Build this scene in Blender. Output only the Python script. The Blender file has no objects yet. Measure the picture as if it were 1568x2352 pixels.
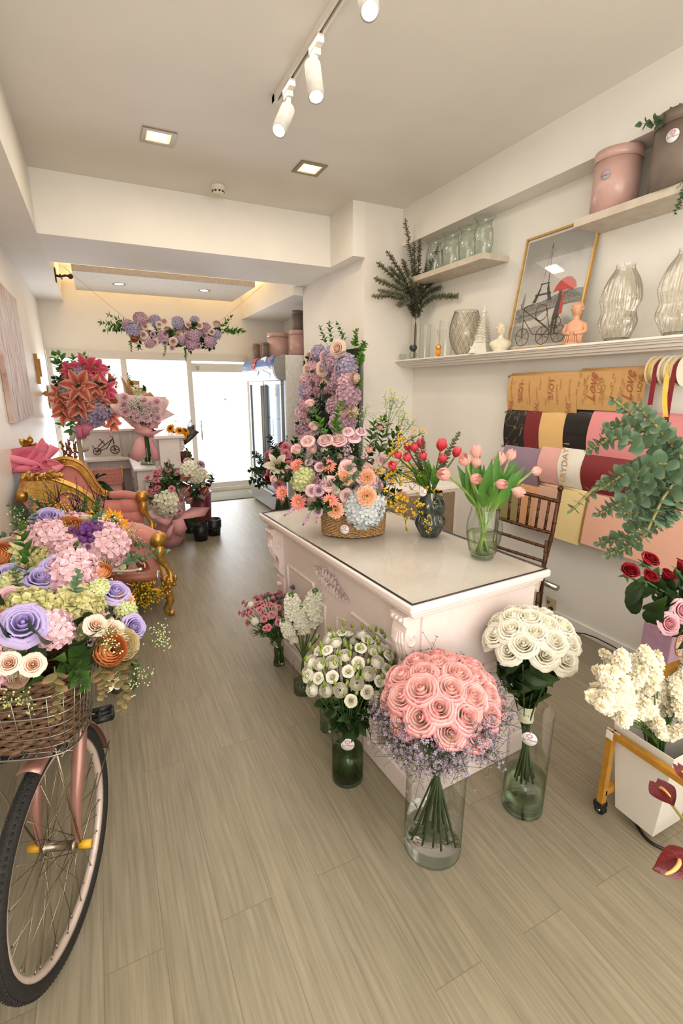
import bpy, math, random
from mathutils import Vector, Matrix, Quaternion
C = bpy.context.scene.collection
PI = math.pi
rnd = random.Random(7)
R = math.radians
# ---------------------------------------------------------------- camera model
H, FPX, CX, CY = 1.65, 1110.0, 784.0, 1176.0
TILT = math.atan(285 / 1110.0); YAW = math.atan(561 / 1146.0)
_fh = Vector((math.sin(YAW), math.cos(YAW), 0)); _R = Vector((math.cos(YAW), -math.sin(YAW), 0))
_F = _fh * math.cos(TILT) + Vector((0, 0, -math.sin(TILT))); _U = _R.cross(_F)
EYE = Vector((0, 0, H))
def P(x, y, X=None, Y=None, Z=None):
    "point of the room seen at photo pixel x, y on the plane X, Y or Z = value"
    d = _F * FPX + _R * (x - CX) - _U * (y - CY)
    if X is not None: s = (X - EYE.x) / d.x
    elif Y is not None: s = (Y - EYE.y) / d.y
    else: s = (Z - EYE.z) / d.z
    return EYE + d * s
def proj(p):
    d = Vector(p) - EYE; z = d.dot(_F)
    return CX + FPX * d.dot(_R) / z, CY - FPX * d.dot(_U) / z
def mpp(p): return (Vector(p) - EYE).dot(_F) / FPX
cam = bpy.data.objects.new('camera', bpy.data.cameras.new('camera')); C.objects.link(cam)
cam.data.sensor_fit = 'VERTICAL'; cam.data.sensor_height = 36; cam.data.lens = 36 * FPX / 2352
cam.data.clip_start = 0.05
cam.location = EYE; cam.rotation_euler = (PI / 2 - TILT, 0, -YAW)
bpy.context.scene.camera = cam
# ---------------------------------------------------------------- mesh builder
class MB:
    def __init__(s): s.v = []; s.f = []; s.uv = []; s.m = []
    def add(s, vs, fs, uvs=None, m=0):
        n = len(s.v); s.v += [tuple(v) for v in vs]; s.uv += uvs if uvs else [(0, 0)] * len(vs)
        s.f += [tuple(i + n for i in f) for f in fs]; s.m += [m] * len(fs); return s
    def mb(s, o, M=None, m=0):
        vs = [M @ Vector(v) for v in o.v] if M is not None else o.v
        n = len(s.v); s.v += [tuple(v) for v in vs]; s.uv += o.uv
        s.f += [tuple(i + n for i in f) for f in o.f]; s.m += [x + m for x in o.m]; return s
    def xf(s, M): s.v = [tuple(M @ Vector(v)) for v in s.v]; return s
    def box(s, x0, x1, y0, y1, z0, z1, m=0):
        vs = [(x, y, z) for z in (z0, z1) for y in (y0, y1) for x in (x0, x1)]
        return s.add(vs, [(0, 2, 3, 1), (4, 5, 7, 6), (0, 1, 5, 4), (2, 6, 7, 3), (0, 4, 6, 2), (1, 3, 7, 5)], None, m)
    def tube(s, path, r, n=8, closed=False, cap=True, m=0, flat=1.0, up=None):
        path = [Vector(p) for p in path]; k = len(path)
        rs = r if isinstance(r, (list, tuple)) else [r] * k
        T = []
        for i in range(k):
            a = path[(i - 1) % k] if (closed or i > 0) else path[i]; b = path[(i + 1) % k] if (closed or i < k - 1) else path[i]
            t = (b - a); T.append(t.normalized() if t.length > 1e-9 else Vector((0, 0, 1)))
        u = Vector(up) if up else (Vector((0, 0, 1)) if abs(T[0].z) < .9 else Vector((1, 0, 0)))
        vs = []; uvs = []
        for i in range(k):
            w = T[i].cross(u)
            if w.length < 1e-6: w = T[i].orthogonal()
            w.normalize(); u2 = w.cross(T[i]).normalized()
            if not up: u = u2
            for j in range(n):
                a = 2 * PI * j / n
                vs.append(path[i] + w * (math.cos(a) * rs[i]) + u2 * (math.sin(a) * rs[i] * flat)); uvs.append((i / max(1, k - 1), j / n))
        fs = []
        for i in range(k if closed else k - 1):
            for j in range(n):
                a = i * n + j; b = i * n + (j + 1) % n; c = ((i + 1) % k) * n + (j + 1) % n; d = ((i + 1) % k) * n + j
                fs.append((a, d, c, b))
        if cap and not closed:
            fs.append(tuple(range(n))); fs.append(tuple((k - 1) * n + j for j in reversed(range(n))))
        return s.add(vs, fs, uvs, m)
    def lathe(s, prof, n=24, c=(0, 0, 0), m=0, ph=0, sx=1, sy=1, a0=0, a1=2 * PI):
        vs = []; uvs = []; full = abs(a1 - a0 - 2 * PI) < 1e-6; nn = n if full else n + 1
        for i, (r, z) in enumerate(prof):
            for j in range(nn):
                a = a0 + ph + (a1 - a0) * j / n; vs.append((c[0] + r * math.cos(a) * sx, c[1] + r * math.sin(a) * sy, c[2] + z)); uvs.append((j / n, i / (len(prof) - 1)))
        fs = []
        for i in range(len(prof) - 1):
            for j in range(n):
                k = (j + 1) % nn if full else j + 1
                fs.append((i * nn + j, i * nn + k, (i + 1) * nn + k, (i + 1) * nn + j))
        return s.add(vs, fs, uvs, m)
    def grid(s, fn, nu, nv, m=0, uvf=None):
        vs = []; uvs = []
        for j in range(nv + 1):
            for i in range(nu + 1):
                u, v = i / nu, j / nv; vs.append(fn(u, v)); uvs.append(uvf(u, v) if uvf else (u, v))
        fs = [(j * (nu + 1) + i, j * (nu + 1) + i + 1, (j + 1) * (nu + 1) + i + 1, (j + 1) * (nu + 1) + i) for j in range(nv) for i in range(nu)]
        return s.add(vs, fs, uvs, m)
    def prism(s, poly, d, m=0):
        "polygon of 3D points extruded by vector d"
        n = len(poly); d = Vector(d); vs = [Vector(p) for p in poly] + [Vector(p) + d for p in poly]
        fs = [tuple(range(n)), tuple(reversed(range(n, 2 * n)))] + [(i, i + n, (i + 1) % n + n, (i + 1) % n) for i in range(n)]
        return s.add(vs, fs, None, m)
    def ball(s, c, r, n=10, k=6, m=0, sz=1.0):
        return s.lathe([(max(1e-4, r * math.sin(PI * i / k)), -r * sz * math.cos(PI * i / k)) for i in range(k + 1)], n, c, m)
    def mesh(s, name, mats, smooth=True):
        me = bpy.data.meshes.new(name); me.from_pydata(s.v, [], s.f)
        l = me.uv_layers.new(name='UVMap')
        li = [0] * len(me.loops); me.loops.foreach_get('vertex_index', li)
        flat = []
        for i in li: flat += s.uv[i]
        l.data.foreach_set('uv', flat)
        for mt in (mats if isinstance(mats, (list, tuple)) else [mats]): me.materials.append(mt)
        me.polygons.foreach_set('material_index', s.m)
        me.polygons.foreach_set('use_smooth', [smooth] * len(me.polygons)); me.update(); return me
    def build(s, name, mats, parent=None, smooth=True, bev=0, solid=0, auto=0, kind=None, sub=0):
        o = bpy.data.objects.new(name, s.mesh(name, mats, smooth)); C.objects.link(o); o.parent = parent
        if solid:
            q = o.modifiers.new('solid', 'SOLIDIFY'); q.thickness = solid; q.offset = 0
        if sub:
            q = o.modifiers.new('sub', 'SUBSURF'); q.levels = q.render_levels = sub
        if bev:
            q = o.modifiers.new('bevel', 'BEVEL'); q.width = bev; q.segments = 2; q.limit_method = 'ANGLE'; q.angle_limit = R(40)
        if kind: o['kind'] = kind
        return o
def tag(o, label=None, cat=None, group=None, kind=None):
    if label: o['label'] = label
    if cat: o['category'] = cat
    if group: o['group'] = group
    if kind: o['kind'] = kind
    return o
def thing(name, label, cat, loc=(0, 0, 0), rz=0, group=None):
    o = bpy.data.objects.new(name, None); C.objects.link(o); o.location = loc; o.rotation_euler = (0, 0, rz); o.empty_display_size = .05
    return tag(o, label, cat, group)
def inst(me, name, parent, loc, rot=None, sc=1.0, label=None):
    o = bpy.data.objects.new(name, me); C.objects.link(o); o.parent = parent; o.location = loc
    if rot is not None: o.rotation_mode = 'QUATERNION'; o.rotation_quaternion = rot
    o.scale = (sc, sc, sc) if isinstance(sc, (int, float)) else sc
    if label: o['label'] = label
    return o
def aim(d, roll=None):
    q = Vector((0, 0, 1)).rotation_difference(Vector(d).normalized())
    return q @ Quaternion((0, 0, 1), rnd.uniform(0, 2 * PI) if roll is None else roll)
def copy_thing(o, loc, rz=None, label=None, group=None):
    r = o.copy(); C.objects.link(r); r.location = loc
    if rz is not None: r.rotation_euler = (0, 0, rz)
    if label: r['label'] = label
    if group: r['group'] = group
    for ch in list(o.children):
        c = ch.copy(); C.objects.link(c); c.parent = r
        for g in ch.children:
            d = g.copy(); C.objects.link(d); d.parent = c
    return r
def bez(pts, n=12):
    "smooth curve through points (catmull-rom)"
    p = [Vector(q) for q in pts]; p = [p[0] * 2 - p[1]] + p + [p[-1] * 2 - p[-2]]; out = []
    seg = len(p) - 3
    for i in range(seg):
        for k in range(n):
            t = k / n; a, b, c, d = p[i:i + 4]
            out.append(.5 * ((2 * b) + (c - a) * t + (2 * a - 5 * b + 4 * c - d) * t * t + (3 * b - a - 3 * c + d) * t ** 3))
    out.append(p[-2]); return out
# ---------------------------------------------------------------- materials
def col(c):
    "sRGB 0-255 to linear rgba"
    if isinstance(c, str): c = [int(c[i:i + 2], 16) for i in (0, 2, 4)]
    f = lambda x: x / 12.92 if x <= .04045 else ((x + .055) / 1.055) ** 2.4
    return tuple(f(x / 255) for x in c[:3]) + (1,)
def newmat(name):
    m = bpy.data.materials.new(name); m.use_nodes = True; nt = m.node_tree; nt.nodes.clear()
    out = nt.nodes.new('ShaderNodeOutputMaterial'); return m, nt, out
def N(nt, t, **k):
    n = nt.nodes.new('ShaderNode' + t)
    for a, b in k.items():
        if a in n.inputs: n.inputs[a].default_value = b
        else: setattr(n, a, b)
    return n
_mc = {}
def mat(name, c, rough=.5, metal=0, var=.06, scale=30, bump=0, bscale=80, spec=.5, emit=0, sheen=0, coat=0, c2=None, sss=0):
    if name in _mc: return _mc[name]
    m, nt, out = newmat(name); L = nt.links.new
    b = N(nt, 'BsdfPrincipled'); b.inputs['Roughness'].default_value = rough; b.inputs['Metallic'].default_value = metal
    b.inputs['Specular IOR Level'].default_value = spec
    if sheen: b.inputs['Sheen Weight'].default_value = sheen
    if coat: b.inputs['Coat Weight'].default_value = coat
    tc = N(nt, 'TexCoord'); no = N(nt, 'TexNoise'); no.inputs['Scale'].default_value = scale; no.inputs['Detail'].default_value = 3
    L(tc.outputs['Object'], no.inputs['Vector'])
    mx = N(nt, 'Mix', data_type='RGBA'); a = col(c); d = col(c2) if c2 else tuple(x * (1 - var * 2.5) for x in a[:3]) + (1,)
    mx.inputs[6].default_value = a; mx.inputs[7].default_value = d
    rp = N(nt, 'MapRange'); rp.inputs[1].default_value = .35; rp.inputs[2].default_value = .7
    L(no.outputs['Fac'], rp.inputs[0]); L(rp.outputs[0], mx.inputs[0]); L(mx.outputs[2], b.inputs['Base Color'])
    if emit:
        b.inputs['Emission Color'].default_value = a; b.inputs['Emission Strength'].default_value = emit
    if bump:
        n2 = N(nt, 'TexNoise'); n2.inputs['Scale'].default_value = bscale; L(tc.outputs['Object'], n2.inputs['Vector'])
        bp = N(nt, 'Bump'); bp.inputs['Strength'].default_value = bump; bp.inputs['Distance'].default_value = .01
        L(n2.outputs['Fac'], bp.inputs['Height']); L(bp.outputs[0], b.inputs['Normal'])
    L(b.outputs[0], out.inputs[0]); _mc[name] = m; return m
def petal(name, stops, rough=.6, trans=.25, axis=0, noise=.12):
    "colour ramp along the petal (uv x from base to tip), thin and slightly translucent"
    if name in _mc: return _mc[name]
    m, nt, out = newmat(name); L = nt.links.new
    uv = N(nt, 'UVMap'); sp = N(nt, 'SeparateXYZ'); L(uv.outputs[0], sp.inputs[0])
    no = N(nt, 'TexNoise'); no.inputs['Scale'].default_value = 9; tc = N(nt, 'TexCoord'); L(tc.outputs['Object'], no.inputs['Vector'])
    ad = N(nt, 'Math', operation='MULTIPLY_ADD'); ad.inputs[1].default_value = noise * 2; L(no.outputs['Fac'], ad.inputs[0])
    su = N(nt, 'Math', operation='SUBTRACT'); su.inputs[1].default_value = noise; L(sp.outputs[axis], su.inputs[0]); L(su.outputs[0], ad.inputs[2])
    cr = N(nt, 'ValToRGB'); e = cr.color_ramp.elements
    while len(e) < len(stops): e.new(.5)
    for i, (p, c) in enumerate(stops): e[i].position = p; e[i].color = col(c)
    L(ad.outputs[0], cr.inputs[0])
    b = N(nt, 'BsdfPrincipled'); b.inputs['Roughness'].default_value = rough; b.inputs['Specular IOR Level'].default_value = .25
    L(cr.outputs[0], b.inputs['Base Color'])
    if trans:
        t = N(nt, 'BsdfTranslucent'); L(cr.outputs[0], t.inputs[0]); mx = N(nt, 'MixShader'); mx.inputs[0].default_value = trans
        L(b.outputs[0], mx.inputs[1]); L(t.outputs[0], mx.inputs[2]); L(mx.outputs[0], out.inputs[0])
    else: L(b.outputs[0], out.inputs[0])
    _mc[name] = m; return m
def glass(name, tint='f4f8f5', edge='9fb0a8', refl=.08, bump=0, bscale=20, power=.35):
    "thin clear glass: tinted see-through body, darker and more mirror-like towards grazing angles"
    if name in _mc: return _mc[name]
    m, nt, out = newmat(name); L = nt.links.new
    lw = N(nt, 'LayerWeight'); lw.inputs[0].default_value = power
    cr = N(nt, 'ValToRGB'); cr.color_ramp.elements[0].color = col(tint); cr.color_ramp.elements[1].color = col(edge)
    cr.color_ramp.elements[0].position = .45
    L(lw.outputs['Facing'], cr.inputs[0])
    tr = N(nt, 'BsdfTransparent'); L(cr.outputs[0], tr.inputs[0])
    gl = N(nt, 'BsdfGlossy'); gl.inputs['Roughness'].default_value = .03
    mr = N(nt, 'MapRange'); mr.inputs[3].default_value = refl * .5; mr.inputs[4].default_value = min(.6, refl * 5); L(lw.outputs['Fresnel'], mr.inputs[0])
    mx = N(nt, 'MixShader'); L(mr.outputs[0], mx.inputs[0]); L(tr.outputs[0], mx.inputs[1]); L(gl.outputs[0], mx.inputs[2]); L(mx.outputs[0], out.inputs[0])
    if bump:
        tc = N(nt, 'TexCoord'); no = N(nt, 'TexNoise'); no.inputs['Scale'].default_value = bscale; L(tc.outputs['Object'], no.inputs['Vector'])
        bp = N(nt, 'Bump'); bp.inputs['Strength'].default_value = bump; L(no.outputs['Fac'], bp.inputs['Height'])
        L(bp.outputs[0], lw.inputs['Normal']); L(bp.outputs[0], gl.inputs['Normal'])
    _mc[name] = m; return m
def emis(name, c, s):
    if name in _mc: return _mc[name]
    m, nt, out = newmat(name); e = N(nt, 'Emission'); e.inputs[0].default_value = col(c); e.inputs[1].default_value = s
    nt.links.new(e.outputs[0], out.inputs[0]); _mc[name] = m; return m
def text(body, mt, parent, M, size=.1, ext=0.0004, shear=0, name='lettering', align='CENTER', sp=1.0):
    cu = bpy.data.curves.new('lettering', 'FONT'); cu.body = body; cu.size = size; cu.extrude = ext; cu.shear = shear
    cu.align_x = align; cu.align_y = 'CENTER'; cu.space_character = sp
    t = bpy.data.objects.new('lettering_source', cu); C.objects.link(t)
    bpy.context.view_layer.update()
    me = bpy.data.meshes.new_from_object(t.evaluated_get(bpy.context.evaluated_depsgraph_get()))
    bpy.data.objects.remove(t); bpy.data.curves.remove(cu)
    me.materials.clear(); me.materials.append(mt); me.transform(M)
    o = bpy.data.objects.new(name, me); C.objects.link(o); o.parent = parent; return o
def frame3(o, x, y):
    "matrix with origin o, x axis x, y axis y (for laying flat things on a plane)"
    x = Vector(x).normalized(); y = Vector(y); y = (y - x * y.dot(x)).normalized(); z = x.cross(y)
    return Matrix.Translation(Vector(o)) @ Matrix((x, y, z)).transposed().to_4x4()
WHITE = mat('white_paint', (238, 232, 222), .45, var=.02)
GOLD = mat('gilt_gold', (212, 164, 82), .36, .75, var=.15, scale=25, bump=.15, bscale=60)
BLACK = mat('black_plastic', (22, 22, 23), .4)
CHROME = mat('chrome_metal', (200, 198, 192), .18, 1)
GREEN = mat('stem_green', (74, 104, 42), .55, var=.15)
DGREEN = mat('dark_stem_green', (52, 72, 32), .55, var=.15)
# ================================================================ setting
XW, XL, YB, ZC, YN = 2.83, -.58, 7.95, 3.215, -1.6
ZB = 2.778
def wallmat(name, c, rough=.6):
    return mat(name, c, rough, var=.015, scale=3, bump=.04, bscale=120)
WALL = wallmat('wall_paint', (240, 236, 228)); CEIL = wallmat('ceiling_paint', (236, 231, 221)); COL = wallmat('pillar_paint', (236, 229, 220))
def floor_mat():
    m, nt, out = newmat('vinyl_planks'); L = nt.links.new
    tc = N(nt, 'TexCoord'); sp = N(nt, 'SeparateXYZ'); L(tc.outputs['Object'], sp.inputs[0])
    cb = N(nt, 'CombineXYZ'); L(sp.outputs[1], cb.inputs[0]); L(sp.outputs[0], cb.inputs[1])   # plank length runs along the room
    br = N(nt, 'TexBrick'); L(cb.outputs[0], br.inputs['Vector'])
    for k, v in (('Scale', 1), ('Mortar Size', .0012), ('Mortar Smooth', .1), ('Bias', 0), ('Brick Width', 1.22), ('Row Height', .168)): br.inputs[k].default_value = v
    br.offset = .37; br.inputs['Color1'].default_value = (.0, 0, 0, 1); br.inputs['Color2'].default_value = (1, 1, 1, 1); br.inputs['Mortar'].default_value = (.5, .5, .5, 1)
    # grain: stretched noise, shifted per plank
    mp = N(nt, 'Mapping'); mp.inputs['Scale'].default_value = (3.5, 90, 1); L(cb.outputs[0], mp.inputs['Vector'])
    ad = N(nt, 'VectorMath', operation='ADD'); sc = N(nt, 'VectorMath', operation='SCALE'); sc.inputs['Scale'].default_value = 13
    L(br.outputs['Color'], sc.inputs[0]); L(mp.outputs[0], ad.inputs[0]); L(sc.outputs[0], ad.inputs[1])
    g = N(nt, 'TexNoise'); g.inputs['Scale'].default_value = 1; g.inputs['Detail'].default_value = 5; g.inputs['Distortion'].default_value = .6; L(ad.outputs[0], g.inputs['Vector'])
    mp2 = N(nt, 'Mapping'); mp2.inputs['Scale'].default_value = (1.1, 5, 1); L(cb.outputs[0], mp2.inputs['Vector'])
    ad2 = N(nt, 'VectorMath', operation='ADD'); L(mp2.outputs[0], ad2.inputs[0]); L(sc.outputs[0], ad2.inputs[1])
    g2 = N(nt, 'TexNoise'); g2.inputs['Scale'].default_value = 2; g2.inputs['Detail'].default_value = 2; g2.inputs['Distortion'].default_value = 1.2; L(ad2.outputs[0], g2.inputs['Vector'])
    cr = N(nt, 'ValToRGB'); e = cr.color_ramp.elements; e[0].position = .3; e[0].color = col((130, 121, 101)); e[1].position = .7; e[1].color = col((153, 143, 122))
    L(g.outputs['Fac'], cr.inputs[0])
    cr2 = N(nt, 'ValToRGB'); e = cr2.color_ramp.elements; e[0].position = .3; e[0].color = (.93, .93, .94, 1); e[1].position = .7; e[1].color = (1.03, 1.02, 1, 1); L(g2.outputs['Fac'], cr2.inputs[0])
    mu = N(nt, 'Mix', data_type='RGBA', blend_type='MULTIPLY'); mu.inputs[0].default_value = 1; L(cr.outputs[0], mu.inputs[6]); L(cr2.outputs[0], mu.inputs[7])
    pl = N(nt, 'MapRange'); pl.inputs[3].default_value = .97; pl.inputs[4].default_value = 1.03; L(br.outputs['Color'], pl.inputs[0])
    mv = N(nt, 'VectorMath', operation='SCALE'); L(mu.outputs[2], mv.inputs[0]); L(pl.outputs[0], mv.inputs['Scale'])
    mo = N(nt, 'Mix', data_type='RGBA'); L(br.outputs['Fac'], mo.inputs[0]); L(mv.outputs[0], mo.inputs[6]); mo.inputs[7].default_value = col((120, 106, 86))
    b = N(nt, 'BsdfPrincipled'); L(mo.outputs[2], b.inputs['Base Color']); b.inputs['Roughness'].default_value = .42; b.inputs['Specular IOR Level'].default_value = .35
    bp = N(nt, 'Bump'); bp.inputs['Strength'].default_value = .12; bp.inputs['Distance'].default_value = .004; L(g.outputs['Fac'], bp.inputs['Height']); L(bp.outputs[0], b.inputs['Normal'])
    L(b.outputs[0], out.inputs[0]); return m
def struct(name, mb, m, **k): return mb.build(name, m, None, smooth=False, kind='structure', **k)
struct('floor', MB().box(XL - .1, XW + .1, YN - .1, YB + .1, -.1, 0), floor_mat())
struct('ceiling', MB().box(XL - .1, XW + .1, YN - .1, YB + .1, ZC, ZC + .1), CEIL)
struct('wall_left', MB().box(XL - .1, XL, YN, YB + .1, 0, ZC), wallmat('left_wall_paint', (236, 228, 217), .4))
struct('wall_right', MB().box(XW, XW + .1, YN, YB + .1, 0, ZC), WALL)
struct('wall_front', MB().box(XL - .1, XW + .1, YN - .1, YN, 0, ZC), WALL)
struct('soffit_left', MB().box(XL, -.28, YN, YB, ZB, ZC), CEIL)
struct('soffit_right', MB().box(2.66, XW, YN, 4.165, 2.908, ZC), WALL)
struct('ceiling_beam', MB().box(-.28, 2.27, 4.635, 5.57, ZB, ZC), WALL)
struct('pillar', MB().box(2.27, XW, 4.165, 5.66, 0, ZC), COL)
struct('pillar_head', MB().box(2.15, 2.27, 4.165, 4.635, ZB, ZC), WALL)
struct('soffit_back', MB().box(2.15, XW, 5.66, YB, 2.69, ZC), WALL)
struct('soffit_link', MB().box(2.15, 2.27, 5.57, 5.66, ZB, ZC), WALL)
# shop front
def bp_(x, y): return P(x, y, Y=YB)
zt = bp_(300, 808).z; zg = bp_(300, 826).z; xr = 2.27
struct('wall_back', MB().box(XL, XW, YB, YB + .1, zt + .0, ZC).box(bp_(568, 900).x, XW, YB, YB + .1, 0, zt), WALL)
ALU = mat('white_aluminium', (214, 208, 196), .35, var=.02)
xs = [bp_(105, 808).x, bp_(119, 826).x, bp_(275, 822).x, bp_(289, 822).x, bp_(426, 824).x, bp_(438, 824).x, bp_(566, 840).x]
fr = MB().box(xs[0], xs[6], YB - .04, YB + .06, zg, zt).box(xs[0], xs[1], YB - .04, YB + .06, 0, zg).box(xs[2], xs[3], YB - .04, YB + .06, 0, zg).box(xs[4], xs[5], YB - .04, YB + .06, 0, zg).box(xs[0], xs[6], YB - .04, YB + .06, 0, .06)
struct('trim_1', fr, ALU, bev=.004)
PANE = glass('shop_window_glass', 'ffffff', 'e8eeee', .05)
struct('window_1', MB().box(xs[1], xs[2], YB + .005, YB + .015, .06, zg), PANE)
struct('window_2', MB().box(xs[3], xs[4], YB + .005, YB + .015, .06, zg), PANE)
d1 = MB().box(xs[5], xs[6], YB + .0, YB + .035, zg - .16, zg - .03).box(xs[5], xs[6], YB, YB + .035, .06, .14)
door = struct('door_1', d1, ALU, bev=.003)
MB().box(xs[5], xs[6], YB + .012, YB + .02, .14, zg - .16).build('door_glass', PANE, door, smooth=False)
hx = bp_(462, 990); MB().tube([(hx.x, YB - .05, bp_(462, 965).z), (hx.x, YB - .05, bp_(462, 1010).z)], .014, 10).tube([(hx.x, YB - .05, hx.z + .1), (hx.x, YB + .01, hx.z + .1)], .008, 8).tube([(hx.x, YB - .05, hx.z - .1), (hx.x, YB + .01, hx.z - .1)], .008, 8).build('door_handle', CHROME, door)
lk = bp_(517, 917); MB().lathe([(.001, -.02), (.022, -.02), (.024, 0), (.001, .012)], 16).xf(Matrix.Translation(lk + Vector((0, .0, 0))) @ Matrix.Rotation(PI / 2, 4, 'X')).build('door_lock', CHROME, door)
pv = bp_(452, 830); MB().box(pv.x - .02, pv.x + .02, YB - .01, YB, pv.z - .12, pv.z - .07).build('door_pivot', CHROME, door)
# bright street outside: pale pavement and a white blind strip seen through the left pane
struct('ground_outside', MB().box(-4, 6, YB + .1, YB + 6, -.1, -.02), mat('pavement', (225, 225, 225), .8))
ob = MB(); ob.box(-.6, .42, YB + .5, YB + .52, .9, 2.05); struct('trim_2', ob, mat('outside_poster_board', (214, 220, 222), .7))
struct('baseboard_right', MB().box(XW - .012, XW, YN, 4.165, 0, .07), WALL)
# floating ceiling panel with glowing cove
pz = 2.90
struct('ceiling_panel', MB().box(-.11, 1.96, 6.52, 7.72, pz, pz + .07), mat('panel_paint', (220, 212, 200), .6), bev=.003)
def area(name, loc, size, power, c, rot=(0, 0, 0), sy=None, spread=None):
    l = bpy.data.lights.new(name, 'AREA'); l.energy = power; l.color = col(c)[:3]; l.size = size
    if sy: l.shape = 'RECTANGLE'; l.size_y = sy
    if spread: l.spread = spread
    o = bpy.data.objects.new(name, l); C.objects.link(o); o.location = loc; o.rotation_euler = rot; return o
def spot(name, loc, aimp, power, c, ang=60, blend=.6, rad=.03):
    l = bpy.data.lights.new(name, 'SPOT'); l.energy = power; l.color = col(c)[:3]; l.spot_size = R(ang); l.spot_blend = blend; l.shadow_soft_size = rad
    o = bpy.data.objects.new(name, l); C.objects.link(o); o.location = loc
    o.rotation_mode = 'QUATERNION'; o.rotation_quaternion = (Vector(aimp) - Vector(loc)).to_track_quat('-Z', 'Y'); return o
WARM = (255, 214, 150); SOFT = (255, 250, 241)
area('cove_light', (.92, 6.56, pz + .10), 1.9, 7, WARM, (PI, 0, 0), .05)
area('cove_light', (.92, 7.68, pz + .10), 1.9, 9, WARM, (PI, 0, 0), .05)
area('cove_light', (-.07, 7.12, pz + .10), .05, 5, WARM, (PI, 0, 0), 1.1)
area('cove_light', (1.92, 7.12, pz + .10), .05, 7, WARM, (PI, 0, 0), 1.1)
# soft fills added under the ceiling without any fitting, one partly behind the camera
area('ceiling_fill', (1.0, 2.6, 3.17), 1.6, 22, SOFT, (0, 0, 0), 2.4)
area('ceiling_fill', (1.0, -.2, 3.17), 2.2, 24, SOFT, (0, 0, 0), 1.6)
area('ceiling_fill', (.9, 5.1, 2.76), 1.6, 10, SOFT, (0, 0, 0), .6)
area('daylight', ((xs[0] + xs[6]) / 2, YB + .35, 1.25), 2.5, 95, (240, 246, 255), (-PI / 2, 0, 0), 2.1)
area('fill_light_behind', (1.1, YN + .1, 1.75), 3.0, 84, (255, 251, 244), (PI / 2, 0, 0), 2.4)  # added frontal fill behind the camera, no such lamp in the shop
area('fill_light_side', (-.5, -.7, 1.9), 1.1, 38, (255, 250, 242), (R(78), 0, R(-48)))  # added fill from the left to brighten the desk front
w = bpy.data.worlds.new('sky'); bpy.context.scene.world = w; w.use_nodes = True
w.node_tree.nodes['Background'].inputs[0].default_value = (1, 1, 1, 1); w.node_tree.nodes['Background'].inputs[1].default_value = 3.0
sc = bpy.context.scene
sc.view_settings.view_transform = 'Standard'; sc.view_settings.look = 'None'; sc.view_settings.exposure = 0
sc.cycles.adaptive_threshold = .035; sc.cycles.max_bounces = 6; sc.cycles.diffuse_bounces = 3; sc.cycles.glossy_bounces = 3; sc.cycles.transmission_bounces = 4; sc.cycles.transparent_max_bounces = 18
sc.cycles.caustics_reflective = False; sc.cycles.caustics_refractive = False; sc.cycles.sample_clamp_indirect = 6
# ================================================================ flower and leaf shapes (stem along +Z, bloom base at origin, radius about 1)
def petal_cup(mb, th, w, prof, nu=5, nv=5, ruf=0, curl=0, m=0, tilt=0, seed=0, lay=0.0, tip=.25):
    "petal wrapped round the axis: prof(v) gives radius and height, w half width in radians"
    rr = random.Random(seed)
    ph = rr.uniform(0, 6)
    def fn(u, v):
        s = 2 * u - 1
        r, z = prof(v * (1 - (.06 + .3 * tip) * s * s))
        wd = (max(0.02, v) ** .55) * (1 - tip * v ** 5)
        a = th + s * w * wd
        e = s * s * v
        r2 = r * (1 + curl * e) + ruf * math.sin(7 * s + ph) * v * v
        z2 = z - (curl * .35 + tip * .35) * e * v * r + ruf * math.cos(9 * s + ph) * v * v
        return (r2 * math.cos(a) + tilt * v * math.cos(th), r2 * math.sin(a) + tilt * v * math.sin(th), z2)
    return mb.grid(fn, nu, nv, m, lambda u, v: (max(v, abs(2 * u - 1) ** 4 * .96 * v ** .4), lay))
def rose_mesh(op=1.0, layers=5, seed=1, nu=5, nv=5, tight=1.0, ruf=.02):
    mb = MB(); rr = random.Random(seed); a = 0
    mb.tube([(0, 0, -.28), (0, 0, -.1), (0, 0, .12)], [.1, .22, .3], 8, m=1)
    for k in range(layers):
        f = k / (layers - 1); n = 3 + int(2.4 * f + .5)
        for i in range(n):
            a = (i + .5 * (k % 2)) * 2 * PI / n + k * .7 + rr.uniform(-.15, .15)
            rm = .08 + .56 * f * (.8 + .2 * op); rt = rm + .0 + (.02 + .19 * op) * f ** 1.2 - .05 * (1 - f)
            h = (1.16 - .36 * f * op - .16 * (1 - f) ** 5) * rr.uniform(.95, 1.05); cu = f ** 1.5 * .26 * op
            def prof(v, rm=rm, rt=rt, h=h, cu=cu):
                r = .06 + (rm - .06) * math.sin(min(1, v * 1.55) * PI / 2) + (rt - rm) * max(0, (v - .55) / .45) ** 1.3
                return r, h * (math.sin(v * PI / 2 * .98)) - cu * max(0, (v - .6) / .4) ** 2
            petal_cup(mb, a, (1.3 - .42 * f) * tight, prof, nu, nv, ruf * (f + .2), .04 + .10 * f * op, seed=rr.random(), lay=f, tip=.12)
    for i in range(5):                                                # sepals
        t = i * 2 * PI / 5
        mb.grid(lambda u, v: ((.2 + .5 * v) * math.cos(t + (u - .5) * .9 * (1 - v)), (.2 + .5 * v) * math.sin(t + (u - .5) * .9 * (1 - v)), .02 - .2 * v * v + .1 * v), 2, 3, 1)
    return mb
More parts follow.
